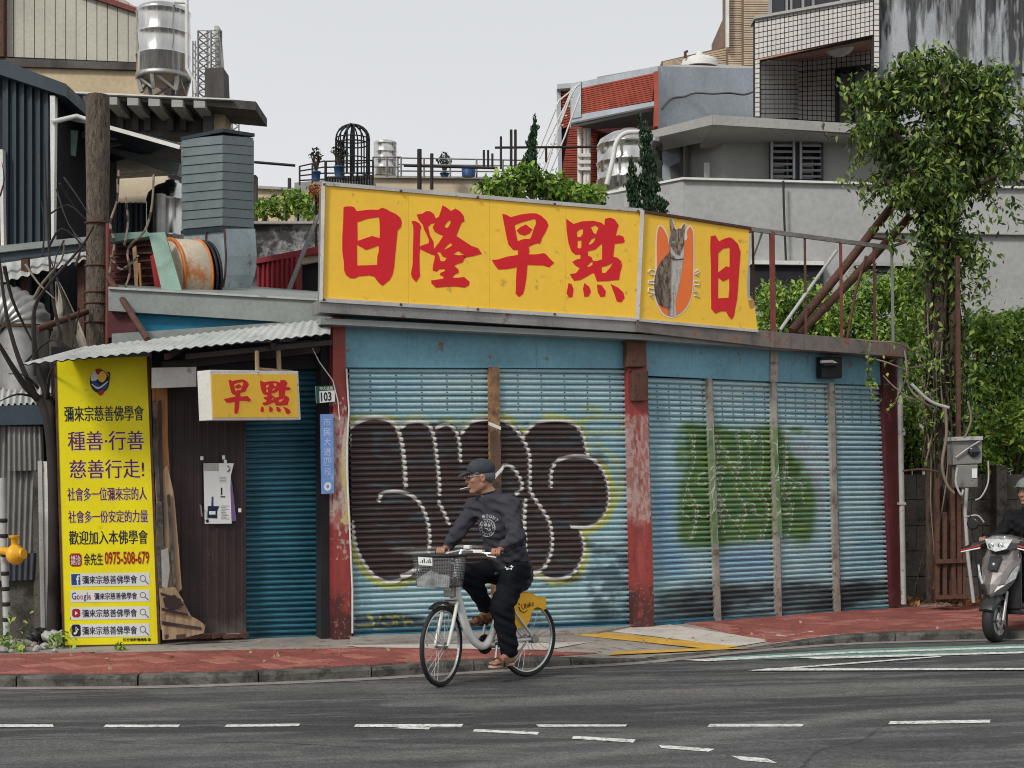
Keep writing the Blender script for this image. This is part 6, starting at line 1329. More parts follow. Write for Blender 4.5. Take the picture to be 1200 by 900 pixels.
# --- terrace with railing, planters, bird-cage arch
B = bld('roof_deck', 'cream rooftop deck with thin black railings behind the yellow billboard', 'roof deck', 450, 31)
slab('wall', [(432, 206), (600, 208), (600, 600), (432, 600)], [32]*4, 8, M['cream'], B); slab('coping', [(430, 205.5), (602, 207.5), (602, 209.5), (430, 208)], [31.9]*4, 8, M['cornice'], B)
slab('plinth', [(345, 214), (436, 206), (436, 600), (345, 600)], [31, 31, 31, 31], 3, M['cornice'], B)
b = MB(); P = quadW([(381, 207), (437, 205), (437, 218), (381, 216)], [30.8]*4); b.prism([P[3], P[2], P[1], P[0]], (0, .2, 0)); b.build('grated_box', M['black'], B)
b = MB()
for i in range(18): b.beam(W(382+i*3.1, 206.5, 30.7), W(382+i*3.1, 216.5, 30.7), .02)
b.build('grating', M['cor_grey'], B)['kind'] = 'stuff'
def rail(u0, u1, v0, v1, vb, Y, nposts, nrails, nm='railing', m='black'):
    b = MB()
    for i in range(nposts): u = u0+(u1-u0)*i/(nposts-1); v = v0+(v1-v0)*i/(nposts-1); b.tube([W(u, v, Y), W(u, vb, Y)], .022, 5)
    for k in range(nrails):
        f = k/nrails; b.tube([W(u0, v0+(vb-v0)*f, Y), W(u1, v1+(vb-v1)*f, Y)], .016, 5)
    b.build(nm, M[m], B)
rail(351, 381, 195, 188.5, 217, 30.5, 3, 4); rail(382, 437, 189, 188, 210, 30.6, 4, 3); rail(437, 470, 184, 184, 207, 31, 3, 2, m='meter'); rail(466, 620, 185, 188, 208, 31.2, 6, 3, m='meter')
cg = thing('birdcage_arch', 'black bird cage shaped metal arch standing on the rooftop deck', 'garden arch', tuple(W(413, 207, 30))); b = MB()
c = W(413, 207, 30); r = 19.5/F*30; Hs = (207-163)/F*30; Ht = (207-146)/F*30
for k in range(14):
    a = 2*math.pi*k/14; d = Vector((math.cos(a), math.sin(a), 0)); P = [c+d*r, c+d*r+Vector((0, 0, Hs))]+[c+d*r*math.cos(t)+Vector((0, 0, Hs+(Ht-Hs)*math.sin(t))) for t in (.3, .6, .9, 1.2, 1.5)]; q = MB(); q.tube(P, .016 if k % 5 else .026, 5); q.build('hoop', M['black'], cg)
for z in (0, .35, .68, Hs-.1, Hs): q = MB(); q.tube([c+Vector((math.cos(t)*r, math.sin(t)*r, z)) for t in np.linspace(0, 2*math.pi, 25)], .014, 5, cap=False); q.build('ring', M['black'], cg)
q = MB(); q.tube([c, c+Vector((0, 0, Ht))], .03, 6); q.build('post', M['black'], cg)
def potted(u, vt, vb, vp, w, Y, label):
    t = thing('potted_bonsai', label, 'potted plant', tuple(W(u, vb, Y)), 'bonsai in blue pots on the rooftop'); s = Y/F
    b = MB(); c = W(u, vb, Y); r = w*s; h = (vb-vp)*s; b.lathe([(r*.8, 0), (r*.98, h*.85), (r*1.05, h*.86), (r*1.05, h), (r*.85, h), (r*.8, h*.8)], c, 16); b.build('pot', M['pot_blue'], t)
    b = MB(); p = c+Vector((0, 0, h)); H = (vp-vt)*s
    for k in range(6): a = k*1.05; b.tube([p, p+Vector((math.cos(a)*.05, math.sin(a)*.05, H*.35)), p+Vector((math.cos(a)*w*1.1*s, math.sin(a)*w*s, H*.62))], [.03, .022, .01], 5)
    b.build('trunk', M['bark'], t)
    P, Q = blobpts([(tuple(p+Vector(((k-1)*w*.55*s, 0, H*(.62+.14*(k == 1))))), (w*1.0*s, w*.8*s, H*.24)) for k in range(3)], 260); leaves('crown', P, Q, .045, M['leafD'], t)
potted(370.5, 172, 212, 201, 5.2, 30, 'left bonsai tree in a blue pot at the deck railing corner'); potted(397.5, 167, 208, 195, 6.3, 29.8, 'right bonsai tree in a blue pot in front of the bird cage arch'); potted(521, 178, 207, 203, 5.5, 31.5, 'small dark round shrub in a pot on the far end of the rooftop deck')
tank('small stainless water tank behind the rooftop railing', 451.5, 164, 207, 13.5, 36, 4, dome=.10, m='steel')
cr = MB()
for (u0, v0, u1, v1, r) in ((491.5, 175, 491.5, 224, .04), (473, 194, 583, 197, .022), (506, 180, 506, 222, .03), (599, 152, 599, 198, .024), (604, 152, 604, 198, .024), (580, 173, 700, 172, .02), (587, 160, 587, 198, .02), (567, 176, 567, 196, .02), (572, 176, 572, 196, .02), (577, 180, 577, 196, .02), (640, 172, 640, 190, .02)):
    cr.tube([W(u0, v0, 24), W(u1, v1, 24)], r, 6)
sc = thing('scaffold_poles', None, None, tuple(W(540, 200, 24))); tagg(sc, 'dark upright posts and crossbars of a plant frame behind the billboard', 'frame'); cr.build('poles', M['darktwig'], sc)
b = MB(); b.lathe([(.14, 0), (.15, .2), (.12, .22)], W(549, 207, 31), 10); tagg(b.build('blue_bucket', M['print_blue']), 'small blue tub on the rooftop deck by the railing', 'tub')
# --- red brick house
B = bld('red_brick_house', 'red brick house with pale blue side wall and roofed balcony', 'house', 760, 35)
YC, YF = 34, 35.6
def fy(u): return YC+(771-u)/90*(YF-YC)
def fq(q): return [fy(u) for u, v in q]
def bs_(name, q, m, off=0, th=.3): return slab(name, q, [y-off for y in fq(q)], th, M[m], B)
bs_('coping', [(680, 96), (771, 77), (771, 85), (680, 104)], 'bluewall', .05)
bs_('brick_backing', [(681, 103), (770, 84), (767, 119), (681, 135)], 'mortar'); b = MB(); q = quadW([(681.5, 103.5), (769, 85.5), (766, 118.5), (681.5, 134.5)], [fy(681), fy(770), fy(767), fy(681)])
stack(b, q, 13, .28, .05); b.build('brick_course', M['redbrick'], B)['kind'] = 'stuff'
bs_('balcony_band', [(669, 136), (680, 134), (767, 118.5), (767, 125.5), (680, 144), (669, 146)], 'bluewall', .06); bs_('pier', [(669, 98), (681, 95), (681, 137), (669, 139)], 'bluewall', .1)
b = MB(); P = [W(669, 145.5, 35.5), W(767, 125.5, 34), W(767, 147, 38), W(690, 152, 38.5)]; b.prism(P, (0, 0, .04)); b.build('soffit', M['soffit_grey'], B)
bs_('brick_column', [(766, 84), (771.5, 83), (771.5, 148), (767, 148)], 'redbrick', .08)
slab('back_wall', [(655, 150), (775, 140), (775, 600), (655, 600)], [38.5]*4, .3, M['mortar'], B); b = MB(); stack(b, quadW([(660, 150), (700, 147), (700, 216), (660, 216)], [38.4]*4), 24, .3, .04); b.build('brick_course', M['redbrick'], B)['kind'] = 'stuff'
slab('left_wing', [(655, 100), (669, 99), (669, 140), (655, 220)], [37]*4, .3, M['mortar'], B); b = MB(); stack(b, quadW([(657, 106), (669, 105), (669, 148), (657, 152)], [36.9]*4), 14, .3, .04); b.build('brick_course', M['redbrick'], B)['kind'] = 'stuff'
slab('wing_coping', [(653, 98.5), (680, 96.5), (680, 102), (653, 104)], [36.6]*4, .5, M['bluewall'], B); slab('wing_edge', [(653, 104), (657, 104), (659, 216), (655, 216)], [36.8]*4, .4, M['bluewall'], B)
b = MB()
for u in (679.5, 686, 689.5): b.tube([W(u, 151, 36), W(u, 216, 36)], .06, 8)
for v in (182, 190, 198): b.beam(W(677, v, 35.9), W(692, v, 35.9), .08)
b.build('drainpipe', M['white'], B)
b = MB(); q = [W(771, 77.5, YC), W(884, 80, 36.5), W(884, 600, 36.5), W(771, 600, YC)]; b.prism([q[3], q[2], q[1], q[0]], (0, .3, 0)); b.build('side_wall', M['bluewall'], B)
b = MB(); b.tube([W(u, v, y-.03) for (u, v), y in zip(smooth_line([(776, 128), (785, 117), (793, 114), (802, 113), (815, 109), (835, 110), (855, 109), (872, 111), (884, 107)], 3), np.linspace(34.1, 36.5, 40))], .022, 4)
b.build('wall_crack', M['darkcon'], B)
b = MB(); P = [W(771, 77.5, YC+.2), W(884, 80, 36.7), W(860, 72, 44), W(700, 90, 44)]; b.prism(P, (0, 0, -.1)); b.build('roof', M['cornice'], B)
t = thing('roof_ladder', 'white tubular stair railing climbing the left end of the red brick house', 'stair railing', tuple(W(640, 205, 33)))
for pts in ([(680, 98), (655, 118), (630, 180)], [(672, 103), (668, 115), (636, 200)], [(669, 108), (662, 125), (638, 205)], [(680, 110), (662, 160), (644, 203)], [(676, 100), (660, 128), (632, 186)], [(652, 122), (654, 150)], [(653, 152), (653, 182)]):
    b = MB(); b.tube([W(u, v, 33.2) for u, v in pts], .02, 6); b.build('rail', M['white'], t)
for k in range(9): b = MB(); u = 672-k*4.3; v = 114+k*11; b.beam(W(u-5, v, 33.3), W(u+1, v-.5, 33.2), .03, .03); b.build('tread', M['white'], t)
t = tank('large stainless water tank with a white hoop behind the twin conifers', 738, 152, 232, 38, 26, 3, dome=.24)
b = MB(); b.tube([W(u, v, 25.3) for u, v in smooth_line([(711, 216), (718, 188), (722, 168), (733, 156), (755, 155)], 5)], .045, 6); b.build('hoop', M['white'], t)
b = MB()
for k in range(3): b.lathe([(.59, .28+k*.33), (.61, .29+k*.33), (.59, .31+k*.33)], W(738, 232, 26), 30)
tagg(slab('tank_plinth', [(702, 228), (775, 228), (775, 600), (702, 600)], [25.2]*4, 1.5, M['render_light']), 'pale concrete plinth under the large water tank', 'plinth')
# --- grey rendered house
B = bld('grey_house', 'grey rendered house with a projecting cornice and barred window', 'house', 900, 26)
slab('cornice', [(835, 134.5), (1004, 145), (1200, 158), (1200, 172), (1004, 156), (835, 146)], [24.2, 24.6, 25.2, 25.2, 24.6, 24.2], 1.6, M['cornice'], B)
slab('cornice', [(762, 153.5), (834.8, 134.5), (834.8, 146), (762, 162.5)], [26.6, 24.2, 24.2, 26.6], 1.2, M['cornice'], B)
b = MB(); b.prism([W(762, 162.5, 26.6), W(835, 146, 24.2), W(1200, 172, 25.2), W(1200, 172, 27), W(762, 165, 27.5)], (0, 0, .03)); b.build('soffit', M['soffit_grey'], B)
slab('upper_wall', [(847, 140), (903, 142), (903, 224), (847, 224)], [25.4]*4, .3, M['render_grey'], B); slab('upper_wall', [(964, 145), (1230, 150), (1230, 232), (964, 224)], [25.4]*4, .3, M['render_grey'], B)
slab('upper_wall', [(903, 211), (964, 211), (964, 224), (903, 224)], [25.4]*4, .3, M['render_grey'], B); slab('upper_wall', [(903, 145), (964, 145), (964, 155), (903, 155)], [25.4]*4, .3, M['render_grey'], B)
slab('side_wall', [(800, 150), (847, 142), (847, 224), (800, 224)], [27.2, 25.45, 25.45, 27.2], .3, M['render_grey'], B)
slab('pale_door', [(775, 160), (798, 158), (799, 212), (775, 212)], [27.0]*4, .1, M['bluewall'], B); slab('broken_panel', [(785, 195), (796, 190), (799, 212), (787, 212)], [26.9]*4, .05, M['soffit_grey'], B)
slab('frame_post', [(797, 158), (800.5, 158), (801, 212), (798.5, 212)], [26.8]*4, .15, M['soffit_grey'], B); slab('notice', [(825, 190.5), (832, 190.5), (832, 208), (825, 208)], [26.0]*4, .02, M['whiteflat'], B)
slab('low_wall', [(702, 228), (800, 209), (800, 600), (702, 600)], [25.6, 24.3, 24.3, 25.6], .3, M['render_light'], B); slab('low_wall', [(800, 209), (1230, 220), (1750, 232), (1750, 600), (800, 600)], [24.3]*5, .3, M['render_light'], B)
slab('coping', [(702, 226.5), (800, 207.5), (800, 210), (702, 229)], [25.55, 24.25, 24.25, 25.55], .4, M['white'], B); slab('coping', [(800, 207.5), (1230, 219), (1230, 221.5), (800, 210)], [24.22]*4, .4, M['white'], B)
for q in ([(1024, 271), (1230, 274), (1230, 275.5), (1024, 272.5)], [(912, 305), (965, 306), (965, 309), (912, 308)]): slab('ledge', q, [24.2]*4, .2, M['cornice'], B)
slab('lintel', [(1002, 307), (1092, 308), (1092, 312), (1002, 311)], [24.15]*4, .3, M['cornice'], B); slab('gap_shade', [(1004, 312), (1090, 313), (1090, 319), (1004, 318)], [24.2]*4, .2, M['darkvoid'], B)  # near black strip paints the shade of a gap below the lintel
slab('opening_shade', [(880, 309), (965, 310), (965, 345), (880, 345)], [24.2]*4, .2, M['darkvoid'], B); slab('opening_frame', [(880, 305), (966, 306), (966, 310.5), (880, 309.5)], [24.1]*4, .2, M['white'], B)  # near black slab on the wall paints the shade of an opening
b = MB(); b.tube([W(918, 212, 24.15), W(918.5, 240, 24.15), W(921, 305, 24.15)], .02, 5); b.build('cable', M['black'], B)
wn = slab('window', [(903, 156), (964, 156), (964, 211), (903, 211)], [25.6]*4, .05, M['glass'], B)
for q in ([(902, 154), (905, 154), (905, 212), (902, 212)], [(931, 155), (937.5, 155), (937.5, 212), (931, 212)], [(961, 155), (965, 155), (965, 212), (961, 212)], [(902, 153.5), (965, 154), (965, 157), (902, 156.5)], [(902, 209.5), (965, 210), (965, 212.5), (902, 212)]):
    P = quadW(q, [25.3]*4); b = MB(); b.prism([P[3], P[2], P[1], P[0]], (0, .12, 0)); b.build('frame', M['winframe'], wn)
for k in range(7):
    v = 163+k*7.3
    for a, c in ((904, 931), (938, 962)): b = MB(); b.tube([W(a, v, 25.22), W(c, v+.3, 25.22)], .022, 5); b.build('bar', M['bars'], wn)
for u in (904.5, 930.5, 938.5): b = MB(); b.tube([W(u, 157, 25.2), W(u, 210, 25.2)], .028, 5); b.build('bar', M['bars'], wn)
# --- white tiled building with balcony
B = bld('tiled_building', 'white tiled building with dark joints and a recessed balcony', 'building', 960, 27)
ya, yb = 28.5, 27.0
def ty(u): return ya+(u-885)/141*(yb-ya)
def tface(name, q, nu, nv, off=0, Ys=None, m='tile'):
    Y4 = Ys or [ty(u)-off for u, v in q]; P = quadW(q, Y4); b = MB(); b.prism([P[3], P[2], P[1], P[0]], (0, .25, 0)); b.build('wall', M['grout'], B); b = MB(); tiles(b, P, nu, nv, .17, .02); b.build(name, M[m], B)['kind'] = 'stuff'
tface('tile', [(885, 21), (1025, -4), (1025, 41), (885, 70)], 27, 8)
slab('parapet_coping', [(884, 19), (1027, -7), (1027, -3.5), (884, 22)], [ya-.1, yb-.1, yb-.1, ya-.1], .5, M['cornice'], B)
tface('tile', [(1024.5, -20), (1031, -20), (1031, 80), (1024.5, 80)], 1, 16, .1); tface('tile', [(885, 70), (891, 69), (891, 137), (885, 137)], 1, 12)
tface('tile', [(891, 71), (935, 71), (935, 139), (891, 139)], 9, 12, Ys=[28.6, 30.2, 30.2, 28.6]); tface('tile', [(935, 75), (980, 69), (980, 143), (935, 140)], 8, 12, Ys=[30.2, 30.0, 30.0, 30.2])
tface('tile', [(935, 62), (1026, 50), (1026, 76), (935, 84)], 16, 4, Ys=[30.15, 29.8, 29.8, 30.15])
b = MB(); b.prism([W(890, 70.5, 28.4), W(1025, 42, 27.1), W(1025, 60, 30), W(935, 72, 30.4)], (0, 0, .03)); b.build('soffit', M['soffit'], B)
b = MB(); b.lathe([(.3, 0), (.22, -.1), (.1, -.16)], W(983, 56, 28.6), 16, smooth=True); b.build('ceiling_lamp', M['white'], B)
wn = slab('window', [(981, 84), (1026, 78), (1026, 146), (981, 146)], [29.9]*4, .05, M['glass_pale'], B)
for q in ([(980, 82), (984, 82), (984, 146), (980, 146)], [(999, 80), (1002, 80), (1002, 146), (999, 146)], [(980, 80), (1026, 74), (1026, 80), (980, 86)]): P = quadW(q, [29.75]*4); b = MB(); b.prism([P[3], P[2], P[1], P[0]], (0, .12, 0)); b.build('frame', M['black'], wn)
b = MB(); b.prism([Vector((p.x, p.y, 0)) for p in (GW(886, 30.6, 0), GW(1030, 30.3, 0), GW(1030, 36, 0), GW(886, 36, 0))], (0, 0, W(960, 40, 30).z)); b.build('core', M['cornice'], B)
wn = slab('upper_window', [(901, -20), (985, -20), (985, 8), (901, 16)], [28.9]*4, .05, M['glass'], B)
for u in (902, 921, 926, 940, 952): P = quadW([(u, -20), (u+2.5, -20), (u+2.5, 15), (u, 15)], [28.8]*4); b = MB(); b.prism([P[3], P[2], P[1], P[0]], (0, .1, 0)); b.build('frame', M['bars'], wn)
PSW = Pl((0, 27.2), 0); x0_, z0_ = PSW.st(1028, 165); x1_, z1_ = PSW.st(1244, -45); bS = (x0_, x1_, z0_, z1_); cS = Canvas(620, 640, *bS, (.40, .42, .44))
cS.blotch(*bS, (.30, .32, .34), .5, .3, .5, .4, .8, 81); wS, hS = x1_-x0_, z1_-z0_
for sc_x, thr, col, al, reach in ((.10, .56, (.14, .14, .14), .8, .9), (.05, .56, (.035, .033, .032), .9, .8), (.16, .50, (.03, .03, .03), .9, .62), (.03, .66, (.08, .08, .08), .6, 1.0)):
    J, I, X, Y = cS.win(*bS); n = fnoise(X/sc_x, Y/(sc_x*9), int(sc_x*1000)); lump = fnoise(X/.45, Y/2.5, 7+int(sc_x*1000)); top = np.clip((Y-z0_)/hS, 0, 1)
    cS.put(J, I, al*np.clip((n*.55+lump*.45+(top-.55)*.34*reach-thr)/.10+.5, 0, 1), col)
cS.blotch(*bS, (.46, .48, .49), .66, .1, .12, .5, .4, 91)
slab('soot_wall', [(1031, -40), (1240, -40), (1240, 158), (1031, 152)], [27.2]*4, .4, planemat('black_streaked_concrete_wall', cS.image('soot_wall'), PSW, bS, .9), B)
b = MB(); b.beam(W(1176, 160, 25), W(1240, 178, 24.0), .06, .04); b.prism([W(1166, 168, 24.8), W(1240, 162, 24.4), W(1240, 176, 24.4), W(1166, 179, 24.8)][::-1], (0, 1.2, 0)); b.build('small_canopy', M['cornice'], B)
slab('small_window', [(1162, 181), (1240, 179), (1240, 213), (1162, 213)], [24.25]*4, .05, M['glass_pale'], B); slab('small_window_frame', [(1160, 180), (1164, 180), (1164, 214), (1160, 214)], [24.2]*4, .1, M['black'], B)
# --- beige strip tiled tower
B = bld('beige_tower', 'beige strip tiled tower rising behind the pale blue wall', 'building', 880, 40)
q = [(853, -30), (870, -30), (870, 78), (853, 78)]; slab('wall', q, [39]*4, 1, M['beige_grout'], B); slab('wall', [(870, -30), (906, -30), (906, 80), (870, 80)], [38.8]*4, 6, M['beige_grout'], B)
b = MB(); stack(b, quadW([(853.5, -30), (869, -30), (869, 78), (853.5, 78)], [38.98]*4), 40, .3, .04); stack(b, quadW([(871.5, -30), (905, -30), (905, 80), (871.5, 80)], [38.78]*4), 40, .3, .04); b.build('strip_tile', M['beige_tile'], B)['kind'] = 'stuff'
slab('white_corner', [(851.5, -30), (854.5, -30), (854.5, 55), (851.5, 55)], [38.7]*4, .2, M['white'], B)
slab('low_wall', [(775, 72), (853, 54), (853, 90), (775, 90)], [39.5]*4, .5, M['beige_grout'], B); b = MB(); stack(b, quadW([(777, 73), (853, 56), (853, 80), (777, 80)], [39.4]*4), 8, .3, .04); b.build('strip_tile', M['beige_tile'], B)['kind'] = 'stuff'
t = thing('roof_water_tank', 'pale low domed tank on the roof below the beige tower', 'water tank', tuple(W(820, 82, 37.5)), ); b = MB(); b.lathe([(.47, 0), (.47, .12), (.44, .2), (.3, .27), (.1, .3), (.1, .36), (.06, .42)], W(820, 80, 37.5), 24); b.build('shell', M['white'], t); b = MB(); b.tube([W(803, 68, 37.2), W(803, 61, 37.2), W(806, 60, 37.2)], .04, 6); b.build('valve', M['rust'], t)
# ================================================================== RIGHT SIDE: ROOF FRAME, VINE TREE, BUSHES, METER BOXES
rf = thing('roof_frame', 'rusty open steel sign frame with thin posts on the roof right of the torn billboard', 'sign frame', tuple(PB.at(960, 395, .2)))
def rb(pts, r, m, name, off=.2, n=6): b = MB(); b.tube([PB.at(p[0], p[1], p[2] if len(p) > 2 else off) for p in pts], r, n); b.build(name, M[m], rf)
b = MB(); b.beam(PB.at(879, 268.5, .2), PB.at(1042, 290, .2), .035, .05); b.build('top_rail', M['meter'], rf)
for u, w, m, t, bt in ((882, .022, 'rust', 270, 352), (904.5, .05, 'rust_red', 272, 389), (943, .022, 'rust', 277, 392), (985, .028, 'rust_red', 283, 395), (1024, .025, 'rust', 288, 399), (1045, .026, 'meter', 291, 401)):
    b = MB(); b.beam(PB.at(u, t, .2), PB.at(u+1.5, bt, .2), w*1.2, w, up=(0, 1, 0)); b.build('post', M[m], rf)
rb([(1042, 290), (1062, 283, -.9)], .02, 'rust', 'corner_bar'); rb([(1018, 278, -1.0), (1062, 283, -.9)], .02, 'rust', 'corner_bar')
rb([(980, 294), (914, 387)], .022, 'pipe', 'brace'); rb([(1015, 300), (1003, 340), (993, 396)], .018, 'rust', 'brace'); rb([(893, 273), (883, 300, -.1)], .015, 'pipe', 'brace')
t = thing('leaning_logs', 'two crossed brown poles leaning from the roof frame up to the vine tree', 'poles', tuple(W(930, 390, 18.2)))
for a, c in (((928, 388), (1056, 228)), ((936, 392), (1066, 254))): b = MB(); b.tube([W(*a, 18.0), W((a[0]+c[0])/2, (a[1]+c[1])/2+2, 18.3), W(*c, 18.6)], .055, 8); b.build('pole', M['rust'], t)
# vine smothered tree
vt = thing('vine_tree', 'tall dark trunk smothered in climbing vines with a broad leafy crown', 'tree', tuple(GW(1105, 18.0, .17)))
Yv = 18.0; pm = Yv/F
def vtube(pts, r0, r1, nm, m, dy=0, n=8):
    P = smooth_line(pts, 4); k = len(P)-1; b = MB(); b.tube([W(u, v, Yv+dy*math.sin(i*.9)) for i, (u, v) in enumerate(P)], [r0+(r1-r0)*i/k for i in range(k+1)], n); b.build(nm, M[m], vt)
vtube([(1103, 705), (1102, 600), (1100, 500), (1101, 400), (1100, 300), (1104, 220), (1100, 150)], .13, .09, 'trunk', 'bark')
vtube([(1117, 705), (1118, 600), (1119, 500), (1118, 400), (1116, 300), (1110, 230), (1125, 160)], .09, .06, 'trunk', 'bark', .1)
vtube([(1091, 705), (1090, 600), (1088, 500), (1090, 420), (1088, 340), (1092, 260), (1060, 180)], .06, .04, 'trunk', 'bark', -.1)
for k in range(34):
    u0 = 1085+RNG.random()*46; pts = [(u0+RNG.normal()*5, v) for v in (690, 610, 540, 470, 400, 330, 260)]; s_ = RNG.integers(0, 3); e_ = RNG.integers(4, 8)
    pts = pts[s_:e_]; P = smooth_line(pts, 3); b = MB(); oy = RNG.uniform(-.22, .12); b.tube([W(u+math.sin(i*1.3+k)*1.5, v, Yv+oy) for i, (u, v) in enumerate(P)], RNG.uniform(.006, .014), 5); b.build('vine_stem', M['twig' if RNG.random() < .25 else 'bark'], vt)
for pts in ([(1095, 200), (1060, 170), (1030, 130)], [(1110, 200), (1150, 160), (1175, 130)], [(1105, 180), (1110, 120), (1100, 85)], [(1115, 240), (1150, 215), (1180, 200)], [(1095, 230), (1060, 230), (1030, 200)]): vtube(pts, .05, .015, 'limb', 'bark', .3)
bl = []
for u, v, ru, rv in ((1088, 112, 52, 30), (1045, 108, 38, 26), (1140, 118, 44, 34), (1100, 150, 62, 34), (1062, 178, 42, 32), (1148, 168, 40, 40), (1108, 195, 48, 38), (1034, 150, 26, 30), (1160, 215, 24, 26), (1085, 232, 34, 30), (1125, 245, 30, 30), (1100, 280, 26, 28), (1066, 90, 24, 16), (1115, 84, 22, 16), (1168, 130, 20, 30), (1175, 170, 20, 26), (1030, 120, 26, 22), (1150, 95, 26, 18), (1055, 215, 26, 22)):
    for q in range(4): c = W(u+RNG.normal()*13, v+RNG.normal()*10, Yv+RNG.uniform(-.45, .45)); k = RNG.uniform(.35, .75); bl.append((tuple(c), (ru*pm*k, .34*k+.1, rv*pm*k)))
P, Q = blobpts(bl, 310, .5); P += RNG.normal(size=P.shape)*np.array([.07, .07, .06]); 
def keep(P, Q, f): k = np.array([f(*p) for p in P]); return P[k], Q[k]
leaves('crown', P, Q, .044, M['leafA'], vt, long=2.3, droop=.75, jitter=.75)
# ragged outer sprays and hanging strands
P = []; 
def strand(pts, n, sp):
    S = smooth_line(pts, 6)
    for i in range(n):
        u, v = S[int(RNG.integers(0, len(S)))]; P.append(tuple(W(u+RNG.normal()*sp, v+RNG.normal()*sp, Yv+RNG.normal()*.12)))
for pts, n, sp in (([(1060, 150), (1020, 165), (1000, 185), (992, 215)], 40, 5), ([(1040, 200), (1008, 215), (985, 212)], 22, 3), ([(1050, 210), (1030, 240), (1024, 270)], 45, 5), ([(1060, 230), (1048, 270), (1050, 300)], 40, 6), ([(1140, 230), (1170, 245), (1198, 240)], 40, 4), ([(1150, 250), (1180, 265), (1205, 262)], 30, 4), ([(1165, 160), (1190, 170), (1204, 190)], 30, 4),
                   ([(1135, 280), (1145, 320), (1152, 350)], 60, 7), ([(1138, 330), (1160, 310), (1175, 300)], 14, 3), ([(1080, 260), (1072, 300), (1074, 330)], 40, 5), ([(1100, 80), (1096, 62), (1100, 50)], 16, 4), ([(1150, 95), (1165, 80), (1172, 70)], 14, 3), ([(1030, 100), (1000, 92), (985, 95)], 22, 4), ([(1010, 165), (975, 160), (965, 155)], 12, 3), ([(1120, 300), (1126, 420), (1124, 520)], 520, 9), ([(1108, 400), (1106, 500)], 200, 14), ([(1130, 420), (1135, 480)], 60, 8), ([(1090, 300), (1086, 400), (1090, 500)], 330, 8), ([(1105, 250), (1106, 330)], 620, 17), ([(1104, 320), (1106, 420), (1108, 500)], 700, 13), ([(1088, 400), (1092, 540)], 160, 7), ([(1140, 260), (1150, 300), (1148, 340)], 70, 8), ([(1180, 190), (1186, 215), (1196, 250)], 40, 5), ([(1010, 110), (995, 130), (990, 150)], 34, 6), ([(1120, 70), (1110, 58)], 24, 8), ([(1080, 70), (1062, 74)], 26, 8)): strand(pts, n, sp)
for k in range(34):
    a = RNG.uniform(-.25*math.pi, 1.35*math.pi); cu_, cv0 = 1100+70*math.cos(a), 165-85*math.sin(a); ln = RNG.uniform(18, 44); du, dv = math.cos(a)*ln, -math.sin(a)*ln*.5
    pts_ = [(cu_-du*.5, cv0-dv*.5), (cu_+du*.4, cv0+dv*.4), (cu_+du*.9, cv0+dv*.8+10+RNG.random()*14)]; strand(pts_, int(ln*.9), 3.5); b = MB(); b.tube([W(u, v, Yv) for u, v in smooth_line(pts_, 4)], [.012-.001*i for i in range(9)], 5); b.build('twig', M['bark'], vt)
P = np.array(P); leaves('trailing_leaves', P, RNG.normal(size=P.shape)*.3+[0, -.5, 0], .042, M['leafA'], vt, long=2.3, droop=.8)
# climber creeping over the shop corner
cl = thing('corner_climber', 'thin pale climbing stems with few leaves over the right corner of the shop fascia', 'climbing plant', tuple(W(1060, 440, 17.9)))
P = []
for k, pts in enumerate(([(1100, 430), (1075, 415), (1050, 402), (1020, 400), (1005, 398)], [(1095, 470), (1070, 440), (1040, 425), (1018, 420)], [(1100, 455), (1072, 468), (1050, 455), (1035, 440)], [(1060, 410), (1062, 440), (1050, 470), (1040, 480)], [(1020, 402), (1017, 430), (1019, 450), (1026, 470)], [(1080, 405), (1066, 420), (1064, 450), (1080, 470), (1100, 480)], [(1110, 420), (1085, 428), (1060, 432)], [(1092, 500), (1080, 480), (1060, 462)])):
    S = smooth_line(pts, 5); b = MB(); b.tube([W(u, v, 17.65+.15*math.sin(i*.4+k)) for i, (u, v) in enumerate(S)], .010+.004*(k == 5), 5); b.build('stem', M['twig'], cl)
    for i in range(16 if k not in (4,) else 40): u, v = S[int(RNG.integers(0, len(S)))]; P.append(tuple(W(u+RNG.normal()*3, v+RNG.normal()*3, 17.6)))
P = np.array(P); leaves('leaves', P, np.zeros(P.shape)+[0, -.7, .2], .042, M['leafB'], cl, long=2, droop=.5)
# bushes behind the shop and beyond the wall
def bush(label, blobs, Y, dens, size, m, depth=.8, group='bushes beyond the old wall', name='bush'):
    u0 = np.mean([b_[0] for b_ in blobs]); t = thing(name, label, 'bush', tuple(GW(u0, Y, .15)), group); s = Y/F; bl = []
    for u, v, ru, rv in blobs:
        for q in range(2): bl.append((tuple(W(u+RNG.normal()*ru*.15, v+RNG.normal()*rv*.15, Y+RNG.uniform(-.5, .5)*depth)), (ru*s*.85, depth*.7, rv*s*.85)))
    P, Q = blobpts(bl, dens*1.9, .5); leaves('crown', P, Q, size, M[m], t, long=2.0, droop=.35, jitter=.7)
    b = MB()
    for k in range(5): u, v, ru, rv = blobs[k % len(blobs)]; b.tube([GW(u0+RNG.normal()*6, Y, .1), W((u0+u)/2, (v+640)/2, Y), W(u, v, Y)], [.05, .035, .015], 6)
    b.build('stem', M['bark'], t); return t
bush('sunlit green bush behind the rusty roof frame, nearest the torn billboard', [(905, 350, 24, 26), (925, 365, 30, 34), (900, 385, 26, 20), (945, 345, 24, 22)], 20.6, 130, .042, 'leafB')
bush('large bright green bush behind the middle of the rusty roof frame', [(975, 370, 36, 32), (1010, 350, 36, 32), (1000, 390, 40, 30), (960, 395, 34, 20)], 20.3, 150, .040, 'leafB')
